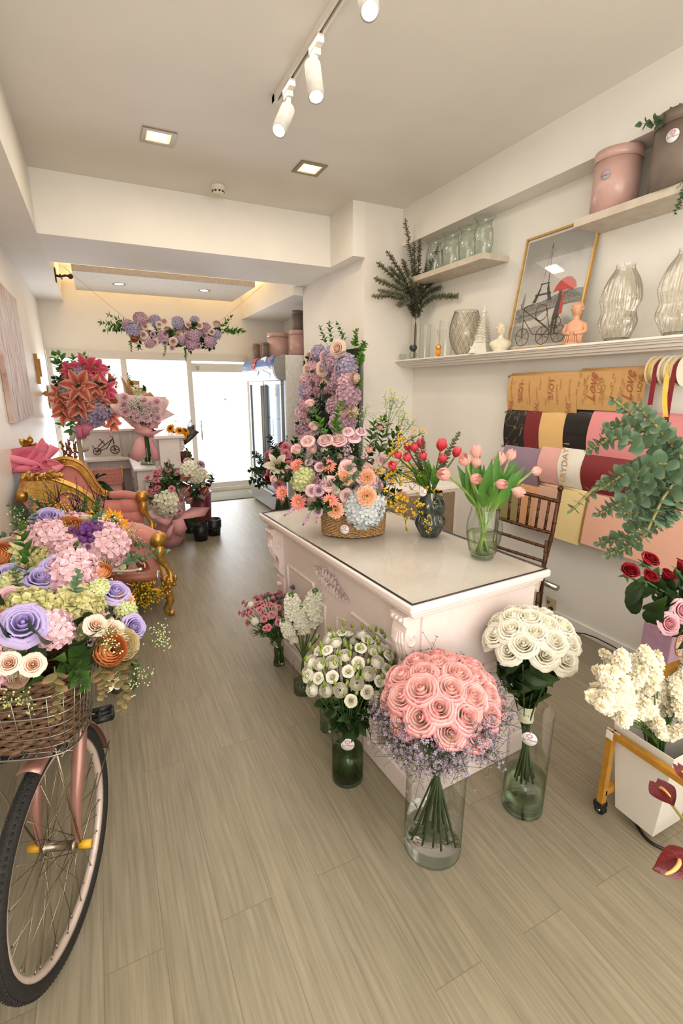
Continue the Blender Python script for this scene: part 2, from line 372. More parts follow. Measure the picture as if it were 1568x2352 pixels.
def ball_rose_mesh(seed=3, nu=4, nv=4):
    "ranunculus or peony bud: many tight layers closing over a round ball"
    mb = MB(); rr = random.Random(seed); mb.tube([(0, 0, -.25), (0, 0, .05)], [.1, .3], 8, m=1)
    for k in range(6):
        f = k / 5; n = 4 + (k > 2)
        for i in range(n):
            a = i * 2 * PI / n + k * .55 + rr.uniform(-.1, .1); rb = .25 + .65 * f; ang = (.5 + .75 * f) if f < 1 else 1.15
            def prof(v, rb=rb, f=f):
                t = PI * (.08 + .92 * v * (.78 - .24 * f)); return rb * math.sin(t) + .03, (.62 - .62 * math.cos(t) * (.75 + .25 * f) - .1) * (1.22 - .26 * f)
            petal_cup(mb, a, 1.05, prof, nu, nv, .02, .05, seed=rr.random(), lay=f, tip=.1)
    return mb
def tulip_mesh(op=.2, seed=1):
    mb = MB(); rr = random.Random(seed)
    for k in range(2):
        for i in range(3):
            a = i * 2 * PI / 3 + k * PI / 3 + rr.uniform(-.1, .1); rm = .74 + .06 * k; tipr = .16 + op * (.8 + .2 * k)
            def prof(v, rm=rm, tipr=tipr):
                r = rm * math.sin(min(1, .02 + v * 1.6) * PI / 2) + (tipr - rm) * max(0, (v - .45) / .55) ** 1.6; return r, 1.9 * v
            petal_cup(mb, a, 1.12, prof, 6, 7, .012, .02, seed=rr.random(), lay=k, tip=.5)
    for i in range(6):
        t = i * PI / 3; mb.tube([(0.05 * math.cos(t), .05 * math.sin(t), .2), (.12 * math.cos(t), .12 * math.sin(t), .9)], [.03, .05], 5, m=2)
    return mb
def flat_petals(mb, n, r0, r1, w, droop=.1, z0=0, lift=.1, ph=0, nu=2, nv=4, jit=.1, m=0, rr=rnd, point=.5, curlup=0):
    for i in range(n):
        a = ph + i * 2 * PI / n + rr.uniform(-jit, jit); L = r1 * rr.uniform(.88, 1.08); ca, sa = math.cos(a), math.sin(a); dz = rr.uniform(-.05, .05)
        def fn(u, v):
            s = (2 * u - 1); x = r0 + (L - r0) * v
            wd = w * (math.sin(PI * min(1, (.12 + v * .88)) ** (.8)) * .9 + .12 * (1 - v)) * (1 if point > .4 else 1)
            y = s * wd; z = z0 + lift * math.sin(v * PI / 2) * r1 - droop * v * v * r1 + abs(s) * .12 * wd * 2 + dz * v + curlup * v ** 3
            return (x * ca - y * sa, x * sa + y * ca, z)
        mb.grid(fn, nu, nv, m, lambda u, v: (v, abs(2 * u - 1)))
    return mb
def daisy_mesh(rows=3, n=16, seed=1, w=.13, cen=.24, cup=.25):
    mb = MB(); rr = random.Random(seed)
    for k in range(rows):
        flat_petals(mb, n - 2 * k, .12, 1 - .17 * k, w, .12, .04 * k, cup + .22 * k, k * .2, 2, 3, .12, 0, rr)
    mb.lathe([(.001, .12 + .1 * rows * .5), (cen * .7, .1 + .1 * rows * .5), (cen, .02)], 10, m=1)
    mb.lathe([(.001, -.22), (.12, -.16), (.22, .0), (.3, .06)], 8, m=2)
    return mb
def carnation_mesh(seed=1, n=30):
    mb = MB(); rr = random.Random(seed); mb.tube([(0, 0, -.7), (0, 0, -.55), (0, 0, .1)], [.12, .22, .3], 7, m=1)
    for i in range(n):
        f = (i + .5) / n; a = i * 2.4; el = (1 - f) * 1.35 + .02; L = .62 + .35 * f; p0 = rr.uniform(0, 6); w = .36 + .1 * f
        ca, sa = math.cos(a), math.sin(a)
        def fn(u, v):
            s = 2 * u - 1; rad = .1 + L * v * math.cos(el) * 1.02; z = L * v * math.sin(el) + .25 - .25 * f * v * v
            y = s * w * (.25 + .75 * v); zz = z + .10 * v * math.sin(s * 8 + p0); rad += .07 * v * math.cos(s * 9 + p0) + (.05 * (int(u * 5) % 2) if v > .9 else 0)
            return (rad * ca - y * sa, rad * sa + y * ca, zz)
        mb.grid(fn, 5, 2, 0, lambda u, v: (v, f))
    return mb
def floret(mb, c, nrm, r, rr, n=4, m=0, cup=.25):
    q = Vector((0, 0, 1)).rotation_difference(nrm) @ Quaternion((0, 0, 1), rr.uniform(0, 6)); c = Vector(c); sh = rr.random()
    for i in range(n):
        a = i * 2 * PI / n; pts = [(0, 0, 0), (.5, -.42, .12), (.5, .42, .12), (1.0, -.3, cup), (1.0, .3, cup)]
        vs = []
        for x, y, z in pts:
            vs.append(c + q @ Vector(((x * math.cos(a) - y * math.sin(a)) * r, (x * math.sin(a) + y * math.cos(a)) * r, z * r)))
        mb.add(vs, [(0, 1, 2), (1, 3, 4, 2)], [(0, sh), (.45, sh), (.45, sh), (1, sh), (1, sh)], m)
def hydrangea_mesh(n=70, seed=1, fr=.3, lo=-.25, flat=.85):
    mb = MB(); rr = random.Random(seed)
    for i in range(n):
        z = lo + (1 - lo) * (i + .5) / n; a = i * 2.39996; q = math.sqrt(max(0, 1 - z * z)); d = Vector((q * math.cos(a), q * math.sin(a), z))
        k = rr.uniform(.86, 1.05); floret(mb, (d.x * k, d.y * k, d.z * k * flat + .25), (d + Vector((rr.uniform(-.3, .3), rr.uniform(-.3, .3), rr.uniform(-.1, .3)))).normalized(), fr * rr.uniform(.85, 1.15), rr)
    mb.lathe([(.05, -.4), (.5, -.05), (.78, .25), (.6, .7), (.01, .95)], 10, m=1)
    return mb
def lily_mesh(seed=1, op=1.0):
    mb = MB(); rr = random.Random(seed)
    for i in range(6):
        a = i * PI / 3 + rr.uniform(-.08, .08); ca, sa = math.cos(a), math.sin(a); w = .27 if i % 2 else .2
        def fn(u, v):
            s = 2 * u - 1; x = .1 + .95 * v * op; z = .55 * math.sin(min(1, v * 1.3) * PI / 2) - .75 * max(0, v - .45) ** 1.5 * op + .55 * v * (1 - op)
            wd = w * math.sin(PI * (.1 + .9 * v) ** .9) + .02; y = s * wd; z += abs(s) * .07 * (1 - v)
            return (x * ca - y * sa, x * sa + y * ca, z)
        mb.grid(fn, 4, 5, 0, lambda u, v: (abs(2 * u - 1) * .75 + .25 * v, v))
    for i in range(6):
        a = i * PI / 3 + .4; mb.tube([(0, 0, .1), (.1 * math.cos(a), .1 * math.sin(a), .5), (.25 * math.cos(a), .25 * math.sin(a), .8)], .015, 4, m=1)
        mb.ball((.25 * math.cos(a), .25 * math.sin(a), .8), .045, 5, 3, m=2)
    mb.tube([(0, 0, -.5), (0, 0, 0), (0, 0, .2)], [.05, .1, .15], 6, m=1)
    return mb
def anthurium_mesh(seed=1):
    mb = MB()
    def fn(u, v):
        s = 2 * u - 1; t = v * PI; x = -.35 + 1.35 * v
        wd = .78 * (math.sin(min(1, v * 1.9 + .18) * PI / 2) * (1 - v ** 2.2)) + .01
        if v < .25: x -= .18 * abs(s) * (1 - v / .25)
        return (x, s * wd, .10 * abs(s) ** 1.5 + .12 * v * v - .02 + .05 * math.sin(abs(s) * 5 + v * 3) * (1 - v))
    mb.grid(fn, 8, 9, 0)
    mb.tube(bez([(-.05, 0, .0), (.08, 0, .22), (.38, 0, .42), (.72, 0, .5)], 4), [.075, .075, .08, .08, .08, .075, .075, .07, .065, .06, .055, .05, .02], 8, m=1)
    return mb
def leaf_fn(L, w, fold=.25, droop=.2, wav=0, base=(0, 0, 0), pts=.85, ex=1):
    def fn(u, v):
        s = 2 * u - 1; wd = w * max(0, math.sin(PI * (.04 + .96 * v) ** pts)) ** ex if v < .999 else 0.001
        return (base[0] + L * v, base[1] + s * wd, base[2] + abs(s) * fold * wd - droop * L * v * v + wav * math.sin(v * 9 + s * 2) * w)
    return fn
def leaf_mesh(L=1, w=.28, fold=.3, droop=.2, wav=.05, nu=4, nv=6, pts=.85, ex=1):
    return MB().grid(leaf_fn(L, w, fold, droop, wav, pts=pts, ex=ex), nu, nv, 0, lambda u, v: (v, abs(2 * u - 1)))
def place_leaf(mb, src, p, d, up=(0, 0, 1), sc=1.0, roll=0, m=0):
    x = Vector(d).normalized(); z = Vector(up) - x * Vector(up).dot(x)
    z = z.normalized() if z.length > 1e-4 else x.orthogonal().normalized(); y = z.cross(x)
    M = Matrix.Translation(Vector(p)) @ Matrix((x, y, z)).transposed().to_4x4() @ Matrix.Rotation(roll, 4, 'X') @ Matrix.Scale(sc, 4)
    mb.mb(src, M, m)
_L_ROUND = leaf_mesh(1, .42, .10, .05, 0, 2, 7, .85, .62); _L_OVAL = leaf_mesh(1, .3, .25, .15, .03, 2, 4); _L_THIN = leaf_mesh(1, .1, .2, .2, 0, 2, 3); _L_WIDE = leaf_mesh(1, .36, .3, .25, .05, 4, 6, .9)
def branch_mesh(path, leaf, n, s0, s1, pair=True, stem=.004, start=.15, splay=1.1, seed=1, roll=.5, spin=1.57):
    "stem with leaves in pairs that turn round it; sizes go from s0 at the base to s1 at the tip"
    rr = random.Random(seed); mb = MB(); path = [Vector(p) for p in path]; k = len(path)
    mb.tube(path, [stem * (1 - .75 * i / (k - 1)) for i in range(k)], 5, m=1)
    for i in range(n):
        f = start + (1 - start) * (i + .5) / n; q = f * (k - 1); j = min(k - 2, int(q)); p = path[j].lerp(path[j + 1], q - j); t = (path[j + 1] - path[j]).normalized()
        a0 = i * spin + rr.uniform(-.3, .3); o = t.orthogonal().normalized()
        for sgn in ((0, PI) if pair else (0,)):
            side = Quaternion(t, a0 + sgn) @ o; d = t * math.cos(splay) + side * math.sin(splay)
            place_leaf(mb, leaf, p, d, t, (s0 + (s1 - s0) * f) * rr.uniform(.85, 1.15), rr.uniform(-roll, roll))
    place_leaf(mb, leaf, path[-1], path[-1] - path[-2], (0, 0, 1), s1 * .8)
    return mb
def spray_mesh(h=1.0, n=40, spread=.4, bit=.03, seed=1, kind='ball', stems=7, lo=.45):
    "airy filler: forking stems carrying many tiny florets"
    mb = MB(); rr = random.Random(seed)
    for s in range(stems):
        a = rr.uniform(0, 6.28); r = spread * math.sqrt(rr.random()); tip = Vector((r * math.cos(a), r * math.sin(a), h * rr.uniform(.8, 1.0))); mid = Vector((tip.x * .35, tip.y * .35, h * .5))
        pth = bez([(0, 0, 0), mid, tip], 4); mb.tube(pth, [.0035 * (1 - .6 * i / (len(pth) - 1)) * h / .5 for i in range(len(pth))], 4, m=1)
        for i in range(n // stems):
            f = lo + (1 - lo) * rr.random(); q = f * (len(pth) - 1); j = min(len(pth) - 2, int(q)); p = pth[j].lerp(pth[j + 1], q - j)
            o = Vector((rr.gauss(0, 1), rr.gauss(0, 1), rr.gauss(.6, .7))) * (spread * .22 + .01); e = p + o
            mb.tube([p, e], .0015 * h / .5, 3, m=1, cap=False)
            if kind == 'ball': mb.ball(e, bit * rr.uniform(.7, 1.2), 5, 3)
            else: floret(mb, e, (o.normalized() + Vector((0, 0, .4))).normalized(), bit * rr.uniform(.8, 1.2), rr, 4 if kind == 'star' else 5)
    return mb
def spike_mesh(h=1.0, n=40, r=.12, bit=.07, seed=1, lo=.4, kind='floret', tipb=True):
    "flower spike such as stock or statice"
    mb = MB(); rr = random.Random(seed); mb.tube([(0, 0, 0), (.01, 0, h * .5), (0, 0, h)], [.012 * h, .01 * h, .004 * h], 5, m=1)
    for i in range(n):
        f = (i + .5) / n; z = h * (lo + (1 - lo) * f); a = i * 2.4; q = r * (1 - .75 * f ** 2)
        d = Vector((math.cos(a), math.sin(a), .35 + .6 * f)).normalized(); p = Vector((0, 0, z)) + d * q
        if f > .86 and tipb: mb.ball(p, bit * .5, 5, 3, m=1)
        else:
            floret(mb, p, d, bit * rr.uniform(.8, 1.15), rr, 5, 0, .35)
            if kind == 'double': floret(mb, p + d * bit * .3, d, bit * .6, rr, 4, 0, .7)
    return mb
def bud_mesh():
    mb = MB(); mb.lathe([(.05, -.1), (.3, .1), (.42, .5), (.36, .95), (.2, 1.35), (.02, 1.7)], 8)
    for i in range(4):
        t = i * PI / 2; mb.tube([(.1 * math.cos(t), .1 * math.sin(t), -.1), (.45 * math.cos(t), .45 * math.sin(t), .4), (.5 * math.cos(t), .5 * math.sin(t), .9)], [.07, .05, .01], 4, m=1)
    return mb
# petal colours
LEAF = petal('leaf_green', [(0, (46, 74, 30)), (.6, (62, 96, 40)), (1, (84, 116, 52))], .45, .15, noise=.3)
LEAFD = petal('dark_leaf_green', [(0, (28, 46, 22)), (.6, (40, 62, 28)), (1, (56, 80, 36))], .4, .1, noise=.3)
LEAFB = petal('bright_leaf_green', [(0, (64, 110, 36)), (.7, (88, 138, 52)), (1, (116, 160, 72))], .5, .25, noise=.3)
EUC = petal('eucalyptus_green', [(0, (104, 128, 96)), (.5, (92, 118, 92)), (1, (128, 148, 120))], .6, .15, noise=.35)
EUCD = petal('dried_eucalyptus', [(0, (112, 116, 90)), (.5, (124, 126, 102)), (1, (150, 148, 122))], .7, .1, noise=.35)
BROWN = mat('brown_twig', (84, 62, 42), .7, var=.15)
PINKR = petal('pink_rose_petal', [(0, (252, 232, 204)), (.5, (253, 226, 210)), (.8, (248, 190, 186)), (1, (238, 138, 148))], trans=.2, noise=.05)
BLUSH = petal('blush_rose_petal', [(0, (248, 236, 216)), (.55, (250, 230, 222)), (.85, (246, 206, 204)), (1, (234, 164, 174))])
WHITER = petal('ivory_rose_petal', [(0, (238, 228, 186)), (.5, (250, 244, 222)), (1, (252, 249, 238))], trans=.3)
DEEPR = petal('deep_centre_rose_petal', [(0, (226, 104, 140)), (.5, (242, 164, 182)), (1, (250, 212, 220))])
REDR = petal('red_rose_petal', [(0, (70, 6, 14)), (.6, (128, 14, 26)), (1, (150, 22, 36))], .55, .1)
LILAC = petal('lilac_rose_petal', [(0, (150, 132, 200)), (.5, (186, 168, 222)), (1, (206, 190, 232))])
PEACH = petal('peach_petal', [(0, (246, 190, 156)), (.5, (251, 216, 194)), (1, (252, 232, 218))])
ORANGE = petal('orange_petal', [(0, (196, 96, 44)), (.6, (222, 132, 74)), (1, (238, 168, 110))])
CREAM = petal('cream_petal', [(0, (240, 208, 120)), (.5, (246, 228, 172)), (1, (250, 238, 204))])
PALEPK = petal('pale_pink_petal', [(0, (236, 206, 200)), (.5, (240, 190, 202)), (1, (246, 214, 222))])
LAV = petal('lavender_petal', [(0, (160, 148, 180)), (.5, (186, 174, 202)), (1, (210, 200, 220))])
MAUVE = petal('mauve_petal', [(0, (186, 140, 160)), (.5, (210, 172, 190)), (1, (226, 196, 208))])
BLUEH = petal('pale_blue_petal', [(0, (206, 214, 190)), (.5, (206, 212, 218)), (1, (224, 228, 232))])
LIMEH = petal('lime_petal', [(0, (196, 204, 120)), (.5, (216, 220, 160)), (1, (230, 232, 192))])
KHAKI = petal('khaki_petal', [(0, (168, 160, 92)), (.5, (202, 196, 132)), (1, (222, 216, 164))])
CORAL = petal('coral_petal', [(0, (240, 128, 108)), (.5, (246, 150, 138)), (1, (250, 178, 168))])
PEACHC = petal('peach_carnation_petal', [(0, (244, 176, 110)), (.6, (250, 208, 156)), (.88, (246, 168, 138)), (1, (248, 222, 186))])
PINKC = petal('pink_carnation_petal', [(0, (206, 84, 112)), (.5, (234, 134, 150)), (1, (244, 176, 184))])
REDT = petal('red_tulip_petal', [(0, (230, 170, 110)), (.15, (206, 56, 62)), (.6, (216, 66, 76)), (1, (226, 104, 108))], .4)
PINKT = petal('pink_tulip_petal', [(0, (236, 228, 190)), (.25, (242, 206, 192)), (.7, (238, 170, 160)), (1, (240, 182, 170))], .4)
YELLOW = petal('yellow_petal', [(0, (214, 140, 24)), (.4, (240, 190, 44)), (1, (248, 212, 76))])
SUNFL = petal('sunflower_petal', [(0, (206, 110, 10)), (.5, (236, 156, 20)), (1, (244, 184, 44))])
LILYP = petal('lily_petal', [(0, (196, 84, 70)), (.45, (216, 112, 92)), (.8, (238, 190, 160)), (1, (246, 222, 196))], noise=.08)
HOTLILY = petal('hot_pink_lily_petal', [(0, (198, 52, 84)), (.6, (222, 92, 120)), (1, (236, 150, 160))])
WHITEL = petal('white_lily_petal', [(0, (222, 212, 150)), (.4, (244, 236, 212)), (1, (250, 244, 232))])
ANTH = mat('anthurium_red', (96, 8, 20), .32, var=.12, scale=8, bump=.25, bscale=14, coat=.12)
SPADIX = mat('spadix_orange', (236, 178, 104), .5)
STATICE = petal('statice_white', [(0, (222, 208, 164)), (.5, (242, 232, 202)), (1, (250, 244, 226))], noise=.3)
STOCKW = petal('stock_white', [(0, (226, 228, 180)), (.5, (244, 240, 218)), (1, (252, 250, 240))])
LIMON = petal('limonium_lilac', [(0, (128, 112, 132)), (.5, (158, 142, 164)), (1, (186, 172, 188))], noise=.3)
GYP = mat('baby_breath_white', (240, 234, 220), .7)
BURG = petal('burgundy_petal', [(0, (60, 10, 22)), (.6, (100, 22, 38)), (1, (128, 40, 56))])
PURPLE = mat('purple_berry', (112, 58, 128), .4)
SEED = mat('dark_seed', (58, 34, 18), .8, var=.2, scale=60, bump=.4)
YCEN = mat('yellow_centre', (214, 186, 84), .7, var=.15, scale=60)
def M_(mb, name, mats): return mb.mesh(name, mats)
ms = {}
def variants(key, fn, mats, n=3):
    ms[key] = [fn(i + 1).mesh(key, mats) for i in range(n)]
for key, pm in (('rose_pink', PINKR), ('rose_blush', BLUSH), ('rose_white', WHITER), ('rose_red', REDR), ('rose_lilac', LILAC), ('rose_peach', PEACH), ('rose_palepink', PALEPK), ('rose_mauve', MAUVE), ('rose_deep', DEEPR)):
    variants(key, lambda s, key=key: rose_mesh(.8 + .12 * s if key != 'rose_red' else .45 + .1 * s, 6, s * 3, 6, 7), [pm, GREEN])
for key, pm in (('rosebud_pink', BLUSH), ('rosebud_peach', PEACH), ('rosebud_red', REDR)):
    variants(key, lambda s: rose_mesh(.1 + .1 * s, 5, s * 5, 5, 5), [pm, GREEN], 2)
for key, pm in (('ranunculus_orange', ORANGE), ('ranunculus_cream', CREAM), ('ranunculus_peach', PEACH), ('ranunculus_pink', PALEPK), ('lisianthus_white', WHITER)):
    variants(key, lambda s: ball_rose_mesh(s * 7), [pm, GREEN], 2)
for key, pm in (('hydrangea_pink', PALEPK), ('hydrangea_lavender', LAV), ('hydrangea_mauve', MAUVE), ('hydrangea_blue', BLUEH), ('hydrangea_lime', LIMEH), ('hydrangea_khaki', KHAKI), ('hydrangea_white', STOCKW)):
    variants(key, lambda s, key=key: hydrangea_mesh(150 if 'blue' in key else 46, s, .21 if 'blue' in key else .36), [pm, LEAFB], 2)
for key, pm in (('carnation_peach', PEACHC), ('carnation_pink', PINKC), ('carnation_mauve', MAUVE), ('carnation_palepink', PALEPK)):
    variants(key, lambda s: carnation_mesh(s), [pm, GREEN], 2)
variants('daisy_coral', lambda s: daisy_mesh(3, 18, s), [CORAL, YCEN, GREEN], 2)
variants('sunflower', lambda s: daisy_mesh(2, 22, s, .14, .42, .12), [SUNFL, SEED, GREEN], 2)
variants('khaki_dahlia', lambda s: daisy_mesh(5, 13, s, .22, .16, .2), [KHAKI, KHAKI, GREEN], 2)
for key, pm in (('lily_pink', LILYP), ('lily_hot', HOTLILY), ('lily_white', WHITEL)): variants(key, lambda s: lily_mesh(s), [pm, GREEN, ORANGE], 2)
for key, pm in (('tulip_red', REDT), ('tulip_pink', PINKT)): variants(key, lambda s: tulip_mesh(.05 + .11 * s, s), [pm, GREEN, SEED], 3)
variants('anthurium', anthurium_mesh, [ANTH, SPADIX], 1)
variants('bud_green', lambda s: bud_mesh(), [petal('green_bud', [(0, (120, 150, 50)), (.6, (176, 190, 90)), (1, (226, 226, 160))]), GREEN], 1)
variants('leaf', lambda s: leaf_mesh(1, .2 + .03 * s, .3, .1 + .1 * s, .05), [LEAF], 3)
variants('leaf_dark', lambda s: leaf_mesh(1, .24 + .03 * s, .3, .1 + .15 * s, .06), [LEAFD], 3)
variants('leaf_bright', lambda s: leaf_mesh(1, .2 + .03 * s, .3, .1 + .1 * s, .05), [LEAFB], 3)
def br(leaf, n, mats, s0, s1, h=1, bend=.3, k=3, **kw):
    return [branch_mesh(bez([(0, 0, 0), (bend * .25 * (i - 1), 0.05 * h, h * .5), (bend * (i - 1) * .6 + .1, .1 * h, h)], 5), leaf, n, s0, s1, seed=i + 1, **kw) for i in range(k)]
ms['euc_sprig'] = [b.mesh('euc_sprig', [EUC, GREEN]) for b in br(_L_ROUND, 11, 0, .2, .1, stem=.014)]
ms['euc_long'] = [b.mesh('euc_long', [EUC, GREEN]) for b in br(_L_ROUND, 22, 0, .105, .045, stem=.008, spin=1.3)]
ms['euc_dry'] = [b.mesh('euc_dry', [EUCD, BROWN]) for b in br(_L_ROUND, 30, 0, .10, .05, stem=.008, start=.25, spin=1.2, bend=.25)]
ms['ruscus'] = [b.mesh('ruscus', [LEAFB, GREEN]) for b in br(_L_OVAL, 8, 0, .3, .2, stem=.012, splay=.9)]
ms['greens'] = [b.mesh('greens', [LEAF, GREEN]) for b in br(_L_OVAL, 7, 0, .36, .22, stem=.012, splay=.9)]
ms['greens_dark'] = [b.mesh('greens_dark', [LEAFD, DGREEN]) for b in br(_L_WIDE, 6, 0, .42, .3, stem=.014, splay=.9)]
ms['fern'] = [b.mesh('fern', [LEAF, GREEN]) for b in br(_L_THIN, 18, 0, .42, .12, stem=.01, splay=1.0, spin=.15)]
ms['limonium'] = [spray_mesh(1, 170, .34, .022, i, 'star', 7, .5).mesh('limonium', [LIMON, DGREEN]) for i in range(3)]
ms['limonium_purple'] = [spray_mesh(1, 60, .25, .035, i, 'star', 5, .5).mesh('limonium_purple', [MAUVE, GREEN]) for i in range(2)]
ms['gyp'] = [spray_mesh(1, 90, .42, .024, i, 'ball', 7, .6).mesh('gyp', [GYP, GREEN]) for i in range(2)]
ms['gypwild'] = [spray_mesh(1, 60, .4, .02, i, 'ball', 6, .55).mesh('gypwild', [LIMEH, GREEN]) for i in range(2)]
ms['goldenrod'] = [spray_mesh(1, 130, .22, .016, i, 'ball', 7, .4).mesh('goldenrod', [YELLOW, GREEN]) for i in range(2)]
ms['stock'] = [spike_mesh(1, 46, .13, .1, i, .5, 'double').mesh('stock', [STOCKW, LEAFB]) for i in range(2)]
ms['heather'] = [spike_mesh(1, 26, .05, .05, i, .4).mesh('heather', [MAUVE, GREEN]) for i in range(2)]
ms['berries'] = [spray_mesh(1, 30, .3, .085, 4, 'ball', 5, .75).mesh('berries', [PURPLE, GREEN])]
def oncidium(i):
    rr = random.Random(i); pth = bez([(0, 0, 0), (.05, .02, .4), (.2, .05, .75), (.5, .05, .95)], 5); mb = MB().tube(pth, .008, 5, m=1)
    for k in range(20):
        q = (.3 + .7 * k / 20) * (len(pth) - 1); j = min(len(pth) - 2, int(q)); p = pth[j].lerp(pth[j + 1], q - j); o = Vector((rr.gauss(0, .07), rr.gauss(0, .07), rr.gauss(.02, .05)))
        mb.tube([p, p + o], .004, 3, m=1, cap=False); s = .046 * (1.2 - .6 * k / 20)
        floret(mb, p + o, (o + Vector((0, 0, .03))).normalized(), s, rr, 3, 0, .3); floret(mb, p + o + Vector((0, 0, -s * .6)), Vector((.3, -.8, .3)), s * .9, rr, 2)
    return mb
ms['oncidium'] = [oncidium(i).mesh('oncidium', [YELLOW, GREEN]) for i in range(3)]
KIND = dict(rose='rose', rosebud='rosebud', ranunculus='ranunculus', lisianthus='lisianthus_bloom', hydrangea='hydrangea', carnation='carnation', daisy='daisy', sunflower='sunflower', khaki='dahlia', lily='lily', tulip='tulip_bloom', anthurium='anthurium', bud='bud', leaf='leaf', euc='eucalyptus_sprig', ruscus='ruscus_sprig', greens='leafy_sprig', fern='fern_frond', limonium='limonium_sprig', gyp='baby_breath_sprig', gypwild='wild_flower_sprig', goldenrod='goldenrod_sprig', stock='stock_spike', heather='heather_spike', berries='berry_cluster', oncidium='orchid_spray')
def put(root, key, p, d, s, roll=None, name=None, label=None):
    "put one flower or sprig as a part of root; p in world coordinates"
    q = aim(d, roll); M = root.matrix_basis.inverted()
    return inst(rnd.choice(ms[key]), name or KIND[key.split('_')[0]], root, M @ Vector(p), root.matrix_basis.to_quaternion().inverted() @ q, s * (rnd.uniform(.93, 1.07) if roll is None else 1), label)
def blob(root, items, c, r, fc, face=None, lo=-.2):
    "scatter flowers over an ellipsoid c, radii r, pointing outwards; items = [(key, count, size, sink)], spread evenly"
    n = sum(i[1] for i in items); lst = [i for i in items for _ in range(i[1])]; rnd.shuffle(lst)
    for i, it in enumerate(lst):
        z = lo + (1 - lo) * (i + .5) / n; a = i * 2.39996 + fc; q = math.sqrt(max(0, 1 - z * z)); d = Vector((q * math.cos(a), q * math.sin(a), z))
        if face is not None: d = Vector((0, 0, 1)).rotation_difference(Vector(face).normalized()) @ d
        k = 1 - it[3]; p = Vector(c) + Vector((d.x * r[0], d.y * r[1], d.z * r[2])) * k
        nd = Vector((d.x / r[0], d.y / r[1], d.z / r[2])).normalized() + Vector((rnd.uniform(-.2, .2), rnd.uniform(-.2, .2), rnd.uniform(-.1, .3)))
        put(root, it[0], p, nd, it[2])
# ================================================================ desk with mouldings
def hit(px, py, c, r):
    "where the view ray meets an ellipsoid, and the outward normal there"
    d = (_F * FPX + _R * (px - CX) - _U * (py - CY)).normalized(); c = Vector(c)
    S = lambda v: Vector((v[0] / r[0], v[1] / r[1], v[2] / r[2]))
    o, e = S(EYE - c), S(d); A = e.dot(e); B = o.dot(e); K = o.dot(o) - 1; D = B * B - A * K
    t = (-B - math.sqrt(D)) / A if D > 0 else -B / A
    p = EYE + d * t; n = Vector(((p.x - c.x) / r[0] ** 2, (p.y - c.y) / r[1] ** 2, (p.z - c.z) / r[2] ** 2)).normalized(); return p, n
def heroes(root, lst, c, r, sink=.35, face=.58):
    "flowers placed one by one: (px, py, kind, size in metres[, extra distance out])"
    for it in lst:
        px, py, key, s = it[:4]; out = it[4] if len(it) > 4 else 0
        p, n = hit(px, py, c, r); v = (EYE - p).normalized(); d = (n * (1 - face) + v * face + Vector((0, 0, .15)))
        put(root, key, p + n * out - d.normalized() * s * sink, d, s)
PINKW = mat('pale_pink_lacquer', (242, 225, 220), .38, var=.015)
LID = mat('sticker_white', (240, 236, 236), .5, var=.01); INK = mat('sticker_ink', (70, 62, 70), .6); ROSEINK = mat('sticker_rose', (222, 150, 176), .6)
def sticker(root, p, nrm, r=.022, up=(0, 0, 1), base=None):
    "round shop sticker with a rose and the shop's name"
    z = Vector(nrm).normalized(); x = Vector(up).cross(z).normalized(); M = frame3(Vector(p), x, z.cross(x))
    M = root.matrix_basis.inverted() @ M
    mb = MB().lathe([(.0001, .0008), (r, .0008), (r, -.001)], 28).xf(M)
    o = mb.build('sticker', base or LID, root)
    f = MB()
    for i in range(7):
        a = i * .9; f.mb(leaf_mesh(1, .4, 0, 0, 0, 2, 3), M @ Matrix.Translation((.18 * r * math.cos(a), r * .45 + .09 * r * math.sin(a), .0013 + .0001 * i)) @ Matrix.Rotation(a, 4, 'Z') @ Matrix.Scale(r * .34, 4))
    f.build('rose_print', ROSEINK, o)
    text('Ly Fleurs', INK, o, M @ Matrix.Translation((0, -r * .12, .0014)), r * .5, .0001, .35, 'lettering')
    return o
deskO = P(945, 1397, Z=.90); deskO.z = 0
RZ = R(3.6)
desk = thing('reception_desk', 'pale pink panelled desk with corbels and glass-covered top', 'desk', deskO, RZ)
TL, TW = 1.53, .746
mb = MB().box(.095, .715, .05, 1.48, .10, .84)
mb.build('body', PINKW, desk, smooth=False)
mb = MB().box(.055, .735, .02, 1.51, 0, .11).box(.068, .728, .032, 1.498, .11, .135).box(.082, .722, .042, 1.488, .135, .15)
mb.build('plinth', PINKW, desk, smooth=False, bev=.006)
marble = mat('cream_marble_top', (246, 238, 228), .3, c2=(238, 226, 212), scale=5)
mb = MB().box(0, TW, 0, TL, .868, .90).box(.018, TW - .018, .018, TL - .018, .846, .868).box(.035, TW - .03, .03, TL - .03, .83, .846)
mb.build('desk_top', PINKW, desk, smooth=False, bev=.009)
MB().box(.022, TW - .022, .022, TL - .022, .8985, .9005).build('marble_inlay', marble, desk, smooth=False)
gs = MB().box(.016, TW - .016, .016, TL - .016, .9005, .9075)
g = gs.build('glass_sheet', [glass('desk_glass', 'ffffff', 'fafaf6', .07)], desk, smooth=False)
e = .0012; x0, x1, y0, y1 = .016 - e, TW - .016 + e, .016 - e, TL - .016 + e
rim = MB().tube([(x0, y0, .904), (x1, y0, .904), (x1, y1, .904), (x0, y1, .904)], .0036, 6, closed=True)
rim.build('glass_edge', mat('dark_glass_edge', (18, 26, 24), .15), g)
